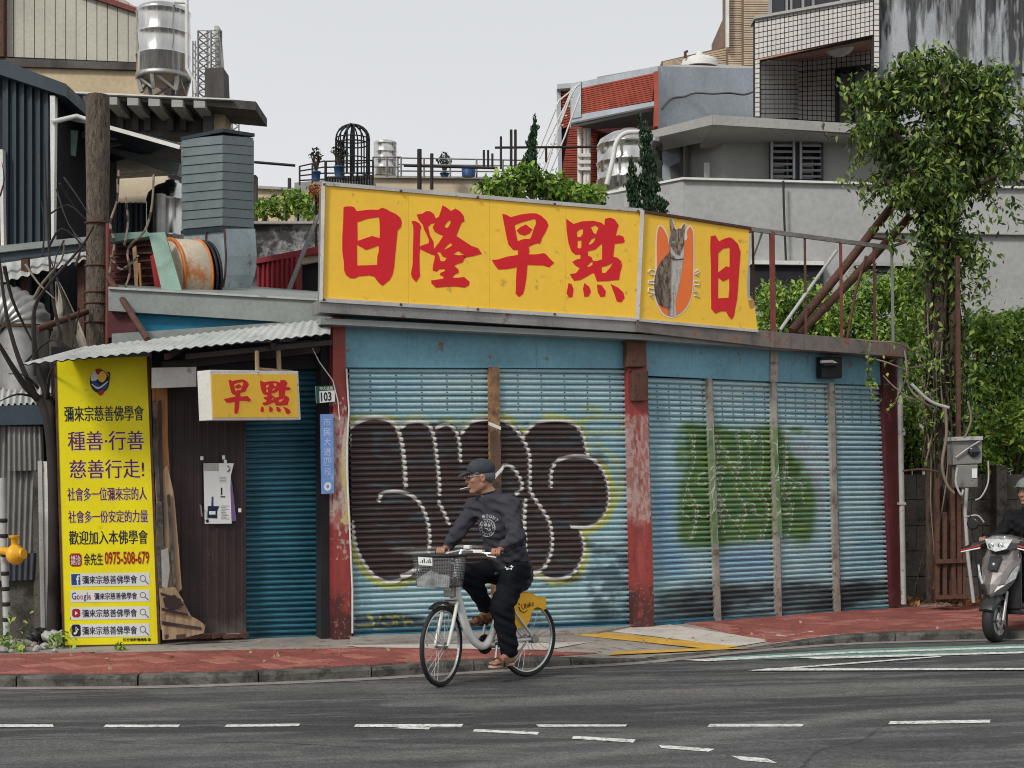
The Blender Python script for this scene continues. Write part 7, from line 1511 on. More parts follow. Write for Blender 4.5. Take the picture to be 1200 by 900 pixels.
bush('bright green bush just left of the vine tree trunk', [(1050, 345, 36, 30), (1070, 380, 34, 36), (1040, 395, 36, 28), (1075, 330, 20, 22)], 20.1, 150, .040, 'leafB')
bush('green bush filling the gap between the shop corner and the vine tree', [(1075, 430, 28, 36), (1070, 480, 24, 36), (1080, 530, 26, 30)], 20.0, 150, .042, 'leafB')
bush('tall dark green bush right of the vine tree trunk', [(1145, 400, 30, 36), (1165, 440, 34, 40), (1140, 450, 26, 40), (1160, 390, 26, 22)], 20.4, 160, .042, 'leafB')
bush('dark green bush at the upper right edge beyond the old wall', [(1195, 395, 32, 36), (1215, 430, 30, 50), (1190, 450, 30, 30), (1185, 380, 26, 18)], 20.8, 150, .042, 'leafB')
bush('light green bush hanging over the old wall behind the meter boxes', [(1150, 500, 32, 34), (1180, 520, 34, 34), (1150, 540, 24, 22), (1200, 490, 30, 36), (1210, 540, 20, 24)], 19.9, 150, .044, 'leafB')
bush('leafy hedge rising above the middle of the yellow billboard', [(575, 222, 24, 15), (605, 214, 28, 20), (640, 220, 32, 20), (665, 228, 26, 13), (690, 228, 22, 14), (620, 200, 18, 12)], 18.6, 170, .05, 'leafB', .4, 'rooftop hedge plants', 'hedge')
bush('clipped green hedge above the mouldy wall left of the billboard', [(310, 245, 18, 14), (335, 240, 24, 16), (362, 243, 22, 18), (350, 232, 16, 10)], 22.6, 150, .042, 'leafB', .4, 'rooftop hedge plants', 'hedge')
t = bush('dry reddish tufted plant at the left end of the billboard top', [(370, 222, 12, 7), (376, 232, 8, 16)], 21.0, 100, .05, 'wood_orange', .25, 'rooftop hedge plants', 'tufted_plant')
def conifer(label, u, vt_, vb, w, Y, lean=0):
    t = thing('conifer', label, 'conifer', tuple(W(u, vb, Y)), 'slim conifers above the billboard'); s = Y/F; bl = []
    n = 12
    for i in range(n): f = i/(n-1); r = w*(.18+.82*max(0.0, 1-f)**.6)*(1+.25*math.sin(i*2.3)); c = W(u+lean*f+RNG.normal()*w*.16, vb+(vt_-vb)*f, Y); bl.append((tuple(c), (r*s, r*s, (vb-vt_)/n*s*.95)))
    P, Q = blobpts(bl, 1700, .3); Q = Q*.3+[0, 0, .9]; leaves('crown', P, Q, .026, M['leafC'], t, long=2.2, droop=-.7, jitter=.4)
    b = MB(); b.tube([W(u, vb+60, Y), W(u+lean, vt_+6, Y)], [.03, .008], 6); b.build('trunk', M['bark'], t)
conifer('thin lone conifer rising from the hedge above the billboard', 622, 139, 205, 8, 18.6, 3)
conifer('shorter of the twin conifers in front of the large water tank', 742, 187, 250, 9, 18.2, -2); conifer('taller of the twin conifers in front of the large water tank', 764, 139, 250, 13.5, 18.3, -11)
b = MB()
# old wall behind
wl = thing('old_wall', 'dark stained block wall behind the vine tree and scooter', 'wall', tuple(GW(1130, 19.6, .2)))
for j in range(5):
    for i in range(9):
        u0 = 1048+i*26+(j % 2)*13; v0 = 556+j*30; P = [W(u0, v0, 19.55), W(u0+25.3, v0, 19.55), W(u0+25.3, v0+29.2, 19.55), W(u0, v0+29.2, 19.55)]; b = MB(); b.prism([P[3], P[2], P[1], P[0]], (0, .2, 0)); b.build('block', M['wallgrey'], wl)
slab('core', [(1040, 557), (1640, 557), (1640, 712), (1040, 712)], [19.62]*4, .15, M['darkcon'], wl)
for u in (1168,): slab('buttress', [(u, 545), (u+12, 545), (u+12, 700), (u, 700)], [19.3]*4, .3, M['wallgrey'], wl)
# rusty steel posts and low frame at the foot
ps_ = thing('rusty_posts', 'rusty steel posts and low rack standing at the foot of the vine tree', 'posts', tuple(W(1115, 700, 17.8)))
for u0, u1, v0, w, m in ((1122, 1124, 300, .05, 'rust'), (1098, 1098, 560, .05, 'rust'), (1107, 1107, 600, .045, 'rust'), (1116, 1117, 560, .05, 'rust'), (1129, 1130, 590, .04, 'rust')): b = MB(); b.beam(W(u0, v0, 17.75), W(u1, 706, 17.75), w, w); b.build('post', M[m], ps_)
for v in (658, 700): b = MB(); b.beam(W(1096, v, 17.7), W(1132, v-1, 17.7), .05, .05); b.build('crossbar', M['rust'], ps_)
b = MB(); P = [W(u, v, 17.9) for u, v in ((1098, 682), (1130, 678), (1131, 704), (1099, 706))]; b.prism(P, (0, .03, 0)); b.build('pale_sheet', M['wood'], ps_)
# meter boxes
mt = thing('meter_boxes', 'grey electric meter box with a round dial above a smaller box on a pipe', 'meter box', tuple(W(1133, 572, 17.5)))
slab('box', [(1115, 513), (1151, 512.5), (1151, 543), (1117, 545)], [17.5]*4, .22, M['meter'], mt, bevel=.01); slab('lid', [(1114, 512), (1152, 511), (1152, 515.5), (1114, 516.5)], [17.45]*4, .28, M['pipe'], mt)
b = MB(); b.lathe([(.07, 0), (.07, .03), (.055, .045), (.01, .05)], W(1141, 529, 17.5), 18, axis=(0, -1, 0)); b.build('dial', M['glass'], mt)
b = MB(); b.tube([W(1120, 536, 17.47), W(1132, 527, 17.46), W(1149, 516, 17.47)], .012, 5); b.build('wire', M['pipe'], mt)
slab('box', [(1121, 545), (1146, 544.5), (1146, 571), (1122, 571.5)], [17.5]*4, .2, M['meter'], mt, bevel=.01); slab('sticker', [(1139, 549), (1145, 549), (1145, 560), (1139, 560)], [17.49]*4, .005, M['whiteflat'], mt)
b = MB(); b.tube([W(1133, 572, 17.5), W(1131, 600, 17.5), (W(1134, 650, 17.5)), W(1141, 706, 17.5)], .022, 6); b.build('conduit', M['pipe'], mt)
cb = thing('hanging_cables', 'loops of pale and dark cable hanging around the meter boxes', 'cable', tuple(W(1120, 580, 17.5)))
for pts, r, m in (([(1108, 478), (1109, 510), (1104, 545), (1110, 568), (1118, 578)], .018, 'twig'), ([(1122, 548), (1120, 565), (1126, 580), (1129, 574)], .014, 'pipe'), ([(1158, 540), (1158, 565), (1150, 582), (1143, 586)], .010, 'pipe'), ([(1134, 470), (1138, 490), (1134, 505), (1130, 513)], .012, 'twig'), ([(1136, 600), (1142, 640), (1150, 705)], .012, 'black'), ([(1130, 606), (1145, 604), (1153, 612)], .010, 'pipe'), ([(1068, 450), (1090, 470), (1112, 478)], .020, 'pipe'), ([(1058, 552), (1080, 550), (1100, 553)], .012, 'rust')):
    b = MB(); b.tube([W(u, v, 17.35) for u, v in smooth_line(pts, 5)], r, 6); b.build('cable', M[m], cb)
# rubble and dead leaves along the wall foot
pts = [];
for k in range(260): u = RNG.uniform(1060, 1215); p = PV(u, RNG.uniform(703, 712)); pts.append((p.x, p.y, p.z+.02+abs(RNG.normal())*.02))
leaves('dead_leaves', pts, np.zeros((len(pts), 3))+[0, 0, .3], .05, M['wood_orange'], kind='stuff')
b = MB()
for i in range(22): p = PV(RNG.uniform(1062, 1145), RNG.uniform(700, 707)); r = RNG.uniform(.03, .10); b.lathe([(r*.2, r*.6), (r*.8, r*.4), (r, 0), (r*.7, -.02)][::-1], p, 7, smooth=False)
b.build('rubble', M['wallgrey'])['kind'] = 'stuff'
for n_, (u, v) in enumerate(((993, 721), (857, 726), (1033, 735))):
    pass
pts = [];
for k in range(70): u = RNG.uniform(-20, 1200); p = PV(u, 790-(max(0.0, u)/1200)**1.3*45-RNG.random()*30); pts.append((p.x, p.y, p.z+.02))
leaves('fallen_leaves', pts, np.zeros((len(pts), 3))+[0, 0, 1.0], .028, M['wood'], kind='stuff')
# ================================================================== THE CYCLIST AND THE BICYCLE
BR = Vector((.138, 12.68, 0)); BH = Vector((-.727, -.686, 0)).normalized(); BLf = Vector((-BH.y, BH.x, 0)); UP = Vector((0, 0, 1))
def BK(f, l, z): return BR+BH*f+BLf*l+UP*z
bike = thing('bicycle', 'white step-through hire bicycle with an orange yellow rear cover and grey front basket', 'bicycle', tuple(BR))
def bt(name, pts, r, m, parent=bike, n=10): b = MB(); b.tube([Vector(p) for p in pts], r, n); return b.build(name, M[m], parent)
def wheel(c, fw, parent=bike, R_=.335, nsp=28):
    ax = Vector((-fw.y, fw.x, 0)); w = link('wheel', None, parent, c-wloc(parent))
    def circ(r, n=48): return [c+(fw*math.cos(2*math.pi*i/n)+UP*math.sin(2*math.pi*i/n))*r for i in range(n+1)]
    def torus(name, R0, r, m, n=56, k=8, sq=1.0):
        V = []; Fc = []
        for i in range(n):
            a = 2*math.pi*i/n; d = fw*math.cos(a)+UP*math.sin(a)
            for j in range(k): t = 2*math.pi*j/k; V.append(c+d*(R0+r*math.cos(t))+ax*(r*sq*math.sin(t)))
        for i in range(n):
            for j in range(k): Fc.append((i*k+j, ((i+1) % n)*k+j, ((i+1) % n)*k+(j+1) % k, i*k+(j+1) % k))
        b = MB(); b.add(V, Fc, smooth=True); b.build(name, M[m], w)
    torus('tyre', R_-.018, .019, 'tyre'); torus('rim', R_-.043, .011, 'chrome', sq=1.1)
    b = MB()
    for i in range(nsp):
        a = 2*math.pi*i/nsp; d = fw*math.cos(a)+UP*math.sin(a); a2 = a+(.5 if i % 2 else -.5); d2 = fw*math.cos(a2)+UP*math.sin(a2)
        b.tube([c+d2*.025+ax*(.03 if i % 4 < 2 else -.03), c+d*(R_-.05)], .0022, 3, cap=False)
    b.build('spokes', M['chrome'], w)['kind'] = 'stuff'
    b = MB(); b.tube([c-ax*.055, c+ax*.055], .022, 12); b.tube([c-ax*.04, c-ax*.03], .035, 12); b.tube([c+ax*.03, c+ax*.04], .035, 12); b.build('hub', M['steel_dull'], w); return w
FWD = Vector((-.46, -.888, 0)).normalized(); FAX = Vector((-FWD.y, FWD.x, 0))
cF = BK(.992, 0, .335); cR_ = BK(0, 0, .335)
wheel(cF, FWD); wheel(cR_, BH)
# frame
P = smooth_line([tuple(BK(.84, 0, .86)), tuple(BK(.80, 0, .70)), tuple(BK(.71, 0, .46)), tuple(BK(.60, 0, .33)), tuple(BK(.50, 0, .31)), tuple(BK(.42, 0, .40)), tuple(BK(.36, 0, .55))], 6)
b = MB(); b.tube(P, [.036-.006*abs(i/len(P)-.3) for i in range(len(P))], 12); b.build('frame_tube', M['frame_white'], bike)
bt('seat_tube', [BK(.42, 0, .36), BK(.27, 0, .86)], .019, 'frame_white')
for l in (-.075, .075): bt('chain_stay', [BK(.42, l*.5, .33), BK(0, l, .335)], .014, 'frame_white'); bt('seat_stay', [BK(0, l, .335), BK(.30, l*.6, .66)], .010, 'frame_white')
bt('seat_post', [BK(.27, 0, .82), BK(.24, 0, .90)], .014, 'chrome')
V_, F_ = sdf_surface([ell(BK(.15, 0, .91), (.10, .08, .03), np.array([BH, BLf, UP]).T), cap(BK(.2, 0, .915), BK(.38, 0, .91), .035, .018)], .008, .03, .03); link('saddle', np_mesh(V_, F_, M['saddle'], wloc(bike)), bike)
# head, fork, mudguards
hd0, hd1 = BK(.80, 0, 1.06), BK(.86, 0, .72)
bt('head_tube', [hd0, hd1], .030, 'frame_white'); bt('stem', [hd0, BK(.77, 0, 1.12)], .018, 'chrome')
crown = BK(.885, 0, .69); b = MB(); b.tube([crown-FAX*.06, crown+FAX*.06], .022, 8); b.build('fork_crown', M['steel_dull'], bike)
for l in (-.06, .06): bt('fork_blade', [crown+FAX*l+UP*.01, (crown+cF)/2+FAX*l*1.05, cF+FAX*l], .015, 'frame_white')
b = MB(); pr = []
for i in range(7): a = math.radians(62+i*13); d = FWD*math.cos(a)+UP*math.sin(a); c = cF+d*.365; pr.append([c-FAX*.03-d*.012, c-FAX*.02+d*.006, c+FAX*.02+d*.006, c+FAX*.03-d*.012])
b.loft(pr, smooth=False); b.build('front_mudguard', M['scoot_black'], bike)
cpl = BK(.90, 0, .82); Rm = Matrix((tuple(FWD), tuple(FAX), tuple(UP))).transposed()
def obox(c, sx, sy, sz): b = MB(); P = [c+FWD*x*sx/2+FAX*y*sy/2+UP*z*sz/2 for z in (-1, 1) for x, y in ((-1, -1), (1, -1), (1, 1), (-1, 1))]; b.hexa(P); return b
obox(cpl, .05, .10, .17).build('lamp_housing', M['steel_dull'], bike, bevel=.008); obox(cpl+FWD*.03, .015, .06, .05).build('front_lamp', M['lamp'], bike)
# basket
bc = BK(.985, -.03, .955); hw, hd_, hz_ = .185, .125, .13
def bp(s, d, z): k = .84+.16*(z+1)/2; return bc+FAX*(s*hw*k)+FWD*(d*hd_*k)+UP*(z*hz_)
bk = link('basket', None, bike, bc-wloc(bike))
b = MB(); cor = [(-1, -1), (1, -1), (1, 1), (-1, 1)]
b.tube([bp(s, d, 1) for s, d in cor+[cor[0]]], .010, 6); b.tube([bp(s, d, .93) for s, d in cor+[cor[0]]], .007, 6); b.build('rim', M['basket_dark'], bk)
b = MB(); b.hexa([bp(*c_, -1) for c_ in cor]+[bp(*c_, -.92) for c_ in cor]); b.build('floor', M['basket_dark'], bk)
b = MB()
for (s0, d0), (s1, d1) in zip(cor, cor[1:]+cor[:1]):
    n_ = 15 if d0 == d1 else 10
    for i in range(n_+1): t = i/n_; b.tube([bp(s0+(s1-s0)*t, d0+(d1-d0)*t, -1), bp(s0+(s1-s0)*t, d0+(d1-d0)*t, 1)], .0032, 4, cap=False)
    for j in range(1, 12): z = -1+2*j/12; b.tube([bp(s0, d0, z), bp(s1, d1, z)], .0028, 4, cap=False)
b.build('wire_mesh', M['basket'], bk)['kind'] = 'stuff'
b = MB(); b.prism([bp(-.97, 1.02, -.98), bp(.97, 1.02, -.98), bp(.97, 1.02, -.25), bp(.4, 1.02, -.15), bp(-.1, 1.02, .1), bp(-.5, 1.02, -.2), bp(-.97, 1.02, -.5)], -FWD*.004); b.build('clear_guard', mat('scuffed_grey_plastic', (.24, .25, .25), .4, var=.5, scale=16), bk)
b = MB(); b.prism([bp(-.72, 1.06, .40), bp(.02, 1.06, .36), bp(.02, 1.06, .88), bp(-.72, 1.06, .92)], -FWD*.006); b.build('sticker', M['whiteflat'], bk)
b = MB()
for k in range(7): s = -.62+.1*k*(1 if k < 6 else .9); b.prism([bp(s, 1.075, .55), bp(s+.05, 1.075, .55), bp(s+.05, 1.075, .62+.1*(k % 3)), bp(s, 1.075, .62+.1*(k % 3))], -FWD*.002)
b.build('sticker_print', M['blackflat'], bk)['kind'] = 'stuff'
# handlebar
hb = Vector((-.37, 12.14, 1.10)); HA = FAX
gl, gr = hb+HA*.265, hb-HA*.265
bt('handlebar', smooth_line([tuple(gr+FWD*(-.03)), tuple(hb-HA*.16+FWD*.0), tuple(hb-HA*.06+UP*.02), tuple(hb+HA*.06+UP*.02), tuple(hb+HA*.16), tuple(gl-FWD*.03)], 4), .012, 'chrome')
for g, s_ in ((gl, 1), (gr, -1)): bt('grip', [g-FWD*.02-HA*s_*.06, g-FWD*.03+HA*s_*.06], .017, 'black'); bt('brake_lever', [g-HA*s_*.09+UP*.0, g-HA*s_*.05+FWD*.05-UP*.02, g+HA*s_*.03+FWD*.05-UP*.03], .006, 'white', n=6)
obox(hb+UP*.05+FWD*.0, .05, .06, .03).build('bell_and_lock', M['frame_white'], bike, bevel=.006); obox(hb+HA*.1+UP*.015, .03, .09, .028).build('gear_clamp', M['frame_white'], bike, bevel=.005)
# rear cover (orange yellow) with lettering
PW = Pl((BK(0, .065, 0).x, BK(0, .065, 0).y), math.degrees(math.atan2(-BH.y, -BH.x)))
cov = [(597, 708), (602, 700), (608, 695), (614, 693.3), (621, 694), (628, 697.5), (632, 700), (640, 700), (640, 712), (636, 714), (630, 711.5), (626, 713.5), (623, 719), (621.5, 727), (618, 733), (613, 736), (604, 737), (602.5, 728), (600, 716)]
cp = [PW.at(u, v, 0) for u, v in cov]; cv_ = link('rear_cover', None, bike, cp[0]-wloc(bike))
b = MB(); b.prism([p for p in cp[::-1]], -PW.n*.012); b.build('side_plate', M['fender'], cv_, bevel=.004)
b = MB(); b.prism([p-PW.n*.125 for p in cp[::-1]], -PW.n*.012); b.build('side_plate', M['fender'], cv_)
b = MB(); rg = [[p+Vector((0, 0, 0)), p-PW.n*.13, p-PW.n*.13-UP*.01, p-UP*.01] for p in cp[1:10]]; b.loft(rg, smooth=False); b.build('top_strip', M['fender'], cv_)
tq = quadmap([(611, 708), (625, 703.5), (626, 709.5), (612, 715)]); flat('lettering', text2d('Ubike', -.004), lambda x, y: PW.at(*tq(x, y), .003), M['black'], cv_, PW.n, .002)
b = MB(); b.tube([PW.at(u, v, .004) for u, v in ((608, 711), (610, 716), (614, 718), (618, 715.5))], .004, 5); b.box(PW.at(608.3, 708, .004), (.012, .004, .012), PW.a); b.build('smile_mark', M['black'], cv_)
bt('cover_stay', [BK(0, .085, .335), PW.at(597, 708, .02)], .009, 'frame_white'); 
# drive
BBc = BK(.45, 0, .31); b = MB(); b.tube([BBc-BLf*.07, BBc+BLf*.09], .028, 12); b.build('bottom_bracket', M['steel_dull'], bike)
b = MB(); b.tube([BBc-BLf*.065, BBc-BLf*.055], .085, 28); b.build('chain_guard', M['scoot_black'], bike)
b = MB(); b.tube([cR_+BLf*.055, cR_+BLf*.10], .038, 14); b.build('hub_gear', M['steel_dull'], bike)
pN, pF = BK(.47, .13, .145), BK(.43, -.13, .475)
bt('crank', [BBc+BLf*.09, pN-BLf*.04], .013, 'chrome'); bt('crank', [BBc-BLf*.09, pF+BLf*.04], .013, 'chrome')
for p in (pN, pF): b = MB(); P = [p+BH*x*.045+BLf*y*.045+UP*z*.012 for z in (-1, 1) for x, y in ((-1, -1), (1, -1), (1, 1), (-1, 1))]; b.hexa(P); b.build('pedal', M['black'], bike, bevel=.004)
bt('kickstand', [BK(.12, .09, .30), BK(.30, .12, .16)], .009, 'steel_dull')
# ---------------------------------------------------------------- people
def frame3(fd): fd = Vector(fd).normalized(); sd_ = Vector((-fd.y, fd.x, 0)).normalized(); return fd, sd_, fd.cross(sd_).normalized()
def head_prims(c, fd, s=1.0, nb=None):
    f, l, u = frame3(fd); A = np.array([f, l, u]).T
    p = lambda x, y, z: c+(f*x+l*y+u*z)*s
    e = lambda q, r, **k: ell(p(*q), [v*s for v in r], A, **k)
    L_ = [e((-.012, 0, .045), (.100, .077, .098)), e((.035, 0, -.02), (.062, .060, .080), k=.03), cap(p(-.01, .048, -.045), p(.055, .014, -.092), .026*s, .022*s, k=.02), cap(p(-.01, -.048, -.045), p(.055, -.014, -.092), .026*s, .022*s, k=.02),
          e((.070, 0, -.094), (.020, .024, .018), k=.012), cap(p(.086, 0, .028), p(.110, 0, -.016), .009*s, .014*s, k=.012), e((.098, .012, -.02), (.012, .009, .008), k=.006), e((.098, -.012, -.02), (.012, .009, .008), k=.006),
          cap(p(.082, .035, .042), p(.090, .006, .040), .010*s, .010*s, k=.012), cap(p(.082, -.035, .042), p(.090, -.006, .040), .010*s, .010*s, k=.012),
          e((.070, .038, -.012), (.020, .020, .016), k=.015), e((.070, -.038, -.012), (.020, .020, .016), k=.015),
          e((.090, 0, -.050), (.013, .023, .007), k=.006), e((.088, 0, -.064), (.013, .020, .008), k=.006), e((.092, .030, .024), (.012, .016, .010), sub=True, k=.008), e((.092, -.030, .024), (.012, .016, .010), sub=True, k=.008),
          e((-.004, .079, .005), (.020, .009, .033), k=.006), e((-.004, -.079, .005), (.020, .009, .033), k=.006), e((.002, .086, .006), (.009, .006, .016), sub=True, k=.004)]
    return L_, p, A
def eyes(p, parent, s, glasses=None):
    for y in (.029, -.029):
        b = MB(); c = p(.077, y, .022); b.lathe([(.001, -.012*s), (.009*s, -.008*s), (.012*s, 0), (.009*s, .008*s), (.001, .012*s)], c, 10); b.build('eye', M['whiteflat'], parent)
        b = MB(); c = p(.088, y, .022); b.lathe([(.001, -.005*s), (.005*s, 0), (.001, .005*s)], c, 8); b.build('iris', M['black'], parent)
        b = MB(); b.tube([p(.090, y-.014, .045), p(.094, y, .050), p(.088, y+.014, .046)], .0035*s, 5); b.build('eyebrow', M['hair'], parent)
def hand_prims(g, a, w, s_=1, u=UP, droop=0.0, sc=1.0):
    """fingers curl over a bar at g; a = outward along the bar, w = forward; s_ keeps the thumb on the inner side"""
    L_ = [ell(g-w*.038*sc+u*.022*sc, (.034*sc, .040*sc, .015*sc), np.array([w, a, w.cross(a).normalized()]).T, k=.012)]
    for i, (o, ln) in enumerate(((-.031, .95), (-.011, 1.05), (.010, 1.0), (.030, .82))):
        c = g+a*(o*sc); p0 = c-w*.022*sc+u*.026*sc; p1 = c+w*.016*sc*ln+u*.024*sc; p2 = c+w*(.030*ln)*sc-u*.006*sc; p3 = c+w*(.016)*sc-u*.026*ln*sc-u*droop*(i < 2)
        L_ += [cap(p0, p1, .0105*sc, .0098*sc, k=.004), cap(p1, p2, .0098*sc, .0088*sc, k=.003), cap(p2, p3, .0088*sc, .0076*sc, k=.003)]
    t0 = g-w*.045*sc-a*.030*sc+u*.012*sc; t1 = g-w*.018*sc-a*.050*sc-u*.002*sc; t2 = g+w*.010*sc-a*.046*sc-u*.020*sc
    return L_+[cap(t0, t1, .014*sc, .0115*sc, k=.008), cap(t1, t2, .0115*sc, .009*sc, k=.003)]
def limb(pts, rs, **k): return [cap(a, b_, ra, rb, **k) for a, b_, ra, rb in zip(pts[:-1], pts[1:], rs[:-1], rs[1:])]
def V3(*p): return Vector(p)
man = thing('person', 'man in dark cap, charcoal sweatshirt, black trousers and sandals riding the white bicycle', 'person', tuple(BK(.25, 0, .9)))
HC = V3(-.272, 12.36, 1.722); hf = Vector((-.96, -.28, -.05))
hp, hP, hA_ = head_prims(HC, hf, 1.10)
pel = BK(.20, 0, .95); chest = BK(.37, .0, 1.36); nb = BK(.435, -.005, 1.560); mid = BK(.27, 0, 1.14)
SL, SR = BK(.385, .180, 1.490), BK(.455, -.185, 1.475)
EL, ER = V3(.035, 12.13, 1.225), V3(-.475, 12.37, 1.245)
GLh, GRh = gl-FWD*.025+UP*.006, gr-FWD*.025+UP*.006
WL, WR = GLh-FWD*.095+UP*.040+HA*.01, GRh-FWD*.095+UP*.040
HL, HR = BK(.24, .10, .93), BK(.24, -.10, .93); KL_, KR_ = BK(.425, .125, .635), BK(.605, -.12, .905); AL_, AR_ = BK(.345, .13, .245), BK(.375, -.125, .585)
A_t = np.array([BH, BLf, UP]).T
def footp(an, toe, heel):
    d = (toe-heel).normalized(); l = d.cross(UP).normalized()
    L_ = [cap(an, heel+UP*.02, .034, .030), cap(heel+UP*.005, heel.lerp(toe, .7)+UP*.0, .030, .030, k=.02), cap(an-UP*.01, heel.lerp(toe, .6)+UP*.01, .032, .024, k=.02)]
    for i in range(5): o = (i-2)*.016; L_.append(cap(heel.lerp(toe, .72)+l*o, toe-d*abs(o+.016)*.35+l*o*1.15-UP*.008, .013, .0105 if i else .0135, k=.004))
    return L_
fN = (AL_, BK(.56, .145, .175), BK(.315, .125, .180)); fF = (AR_, BK(.545, -.135, .505), BK(.335, -.12, .535))
bp_ = hp+[cap(HC+V3(.02, .01, -.05), nb, .064, .070, k=.03), cap(nb, chest, .07, .11, ax=tuple(BH), s=1.3, k=.05), cap(chest, mid, .13, .12, ax=tuple(BH), s=1.4, k=.05), cap(mid, pel, .12, .14, ax=tuple(BH), s=1.3, k=.05)]
bp_ += limb([SL, EL, WL], [.045, .036, .026])+limb([SR, ER, WR], [.045, .036, .026])+limb([HL, KL_, AL_], [.078, .05, .033])+limb([HR, KR_, AR_], [.078, .05, .033])
bp_ += [cap(WL, GLh-FWD*.05+UP*.026, .025, .022, k=.015), cap(WR, GRh-FWD*.05+UP*.026, .025, .022, k=.015)]
bp_ += hand_prims(GLh, HA, FWD, droop=.018, sc=1.08)+hand_prims(GRh, -HA, FWD, sc=1.08)+footp(*fN)+footp(*fF)
body('body', bp_, M['skin'], man, h=.0058, k=.018)
eyes(hP, man, 1.10)
# sweatshirt
def wr(X, Y, Z): return .0085*np.sin(X*34+Z*46+4*np.sin(Y*14))*np.sin(Z*30+Y*26+2*np.sin(X*9))+.004*np.sin(X*24-Z*70+Y*50)
hem0 = BK(.17, 0, .91)
sh = [cap(nb-UP*.015, chest, .088, .155, ax=tuple(BH), s=1.22, k=.05), cap(chest, mid, .175, .176, ax=tuple(BH), s=1.25, k=.06), cap(mid, hem0, .176, .184, ax=tuple(BH), s=1.15, k=.05), cap(SL, SR, .082, .082, k=.05), cap(nb-UP*.01, SL, .070, .066, k=.05), cap(nb-UP*.01, SR, .070, .066, k=.05)]
sh += limb([SL, EL, WL.lerp(EL, .06)], [.082, .070, .046], k=.04)+limb([SR, ER, WR.lerp(ER, .06)], [.076, .060, .042], k=.04)
sh += [cap(WL.lerp(EL, .14), WL.lerp(EL, .02), .047, .040, k=.01), cap(WR.lerp(ER, .14), WR.lerp(ER, .02), .046, .040, k=.01)]
# cut for the neck and the hem
sh += [cap(nb+V3(-.03, -.01, .10), nb+V3(-.006, -.002, .035), .085, .052, sub=True, k=.01)]
so_, shB = body('sweatshirt', sh, M['shirt'], man, h=.0065, k=.03, wrinkle=wr)
b = MB(); cN = nb+V3(-.014, -.006, .045); ring = [cN+(V3(.95, .1, .22)*math.cos(t)+V3(.0, .98, 0)*math.sin(t))*.074 for t in np.linspace(0, 2*math.pi, 20)]; b.tube(ring, .009, 6); b.build('collar', M['shirt'], man)
# trousers
tr_ = [cap(HL+BH*-.02, HR+BH*-.02, .115, .115, k=.05), cap(pel, BK(.17, 0, .90), .15, .15, k=.05)]+limb([HL, KL_, AL_+UP*.03], [.118, .100, .078], k=.03)+limb([HR, KR_, AR_+UP*.04], [.108, .090, .066], k=.03)
def wr2(X, Y, Z): return .005*np.sin(X*38+Z*52+3*np.sin(Y*11))+.003*np.sin(Z*90+X*40)
to_, trB = body('trousers', tr_, M['trousers'], man, h=.0068, k=.03, wrinkle=wr2)
# hair and cap
f_, l_, u_ = frame3(hf); s = 1.10
hr = [ell(hP(-.030, 0, .022), (.093*s, .083*s, .075*s), hA_), ell(hP(.030, .0, .045), (.05*s, .079*s, .030*s), hA_, k=.01)]
hr += [ell(hP(.012, .0, -.045), (.085*s, .12*s, .058*s), hA_, sub=True, k=.008), ell(hP(.09, 0, -.01), (.07*s, .1*s, .07*s), hA_, sub=True, k=.008)]
body('hair', hr, M['hair'], man, h=.005, k=.01)
cpz = [ell(hP(-.012, 0, .075), (.113*s, .089*s, .085*s), hA_), ell(hP(-.015, 0, -.035), (.20*s, .16*s, .088*s), hA_, sub=True, k=.006)]
body('cap', cpz, M['cap'], man, h=.005, k=.01)
rr_ = []; 
for i, (x, hw_, z) in enumerate(((.078, .070, .056), (.105, .070, .054), (.130, .062, .048), (.158, .048, .036), (.178, .024, .026))): rr_.append([hP(x, -hw_, z-.006), hP(x, -hw_*.5, z+.004), hP(x, 0, z+.007), hP(x, hw_*.5, z+.004), hP(x, hw_, z-.006), hP(x, hw_*.5, z-.0), hP(x, 0, z+.002), hP(x, -hw_*.5, z-.0)])
b = MB(); b.loft(rr_); b.build('cap_brim', M['cap'], man)
b = MB(); b.lathe([(.001, .008), (.009, .004), (.011, 0)][::-1], hP(-.012, 0, .153), 10); b.build('cap_button', M['cap'], man)
b = MB(); b.tube([hP(.112, .030, .022), hP(.104, .050, .026), hP(.0, .083, .024)], .0022, 4)
for y in (.03, -.03): b.tube([hP(.108, y+.022*math.cos(t), .018+.015*math.sin(t)) for t in np.linspace(0, 6.28, 13)], .002, 4, cap=False)
b.build('glasses', M['chrome'], man)
b = MB(); b.tube([hP(.098, .008, -.058), hP(.168, .022, -.072)], .0045, 6); tagg(b.build('cigarette', M['whiteflat']), 'white cigarette held between the cyclist\'s lips', 'cigarette')
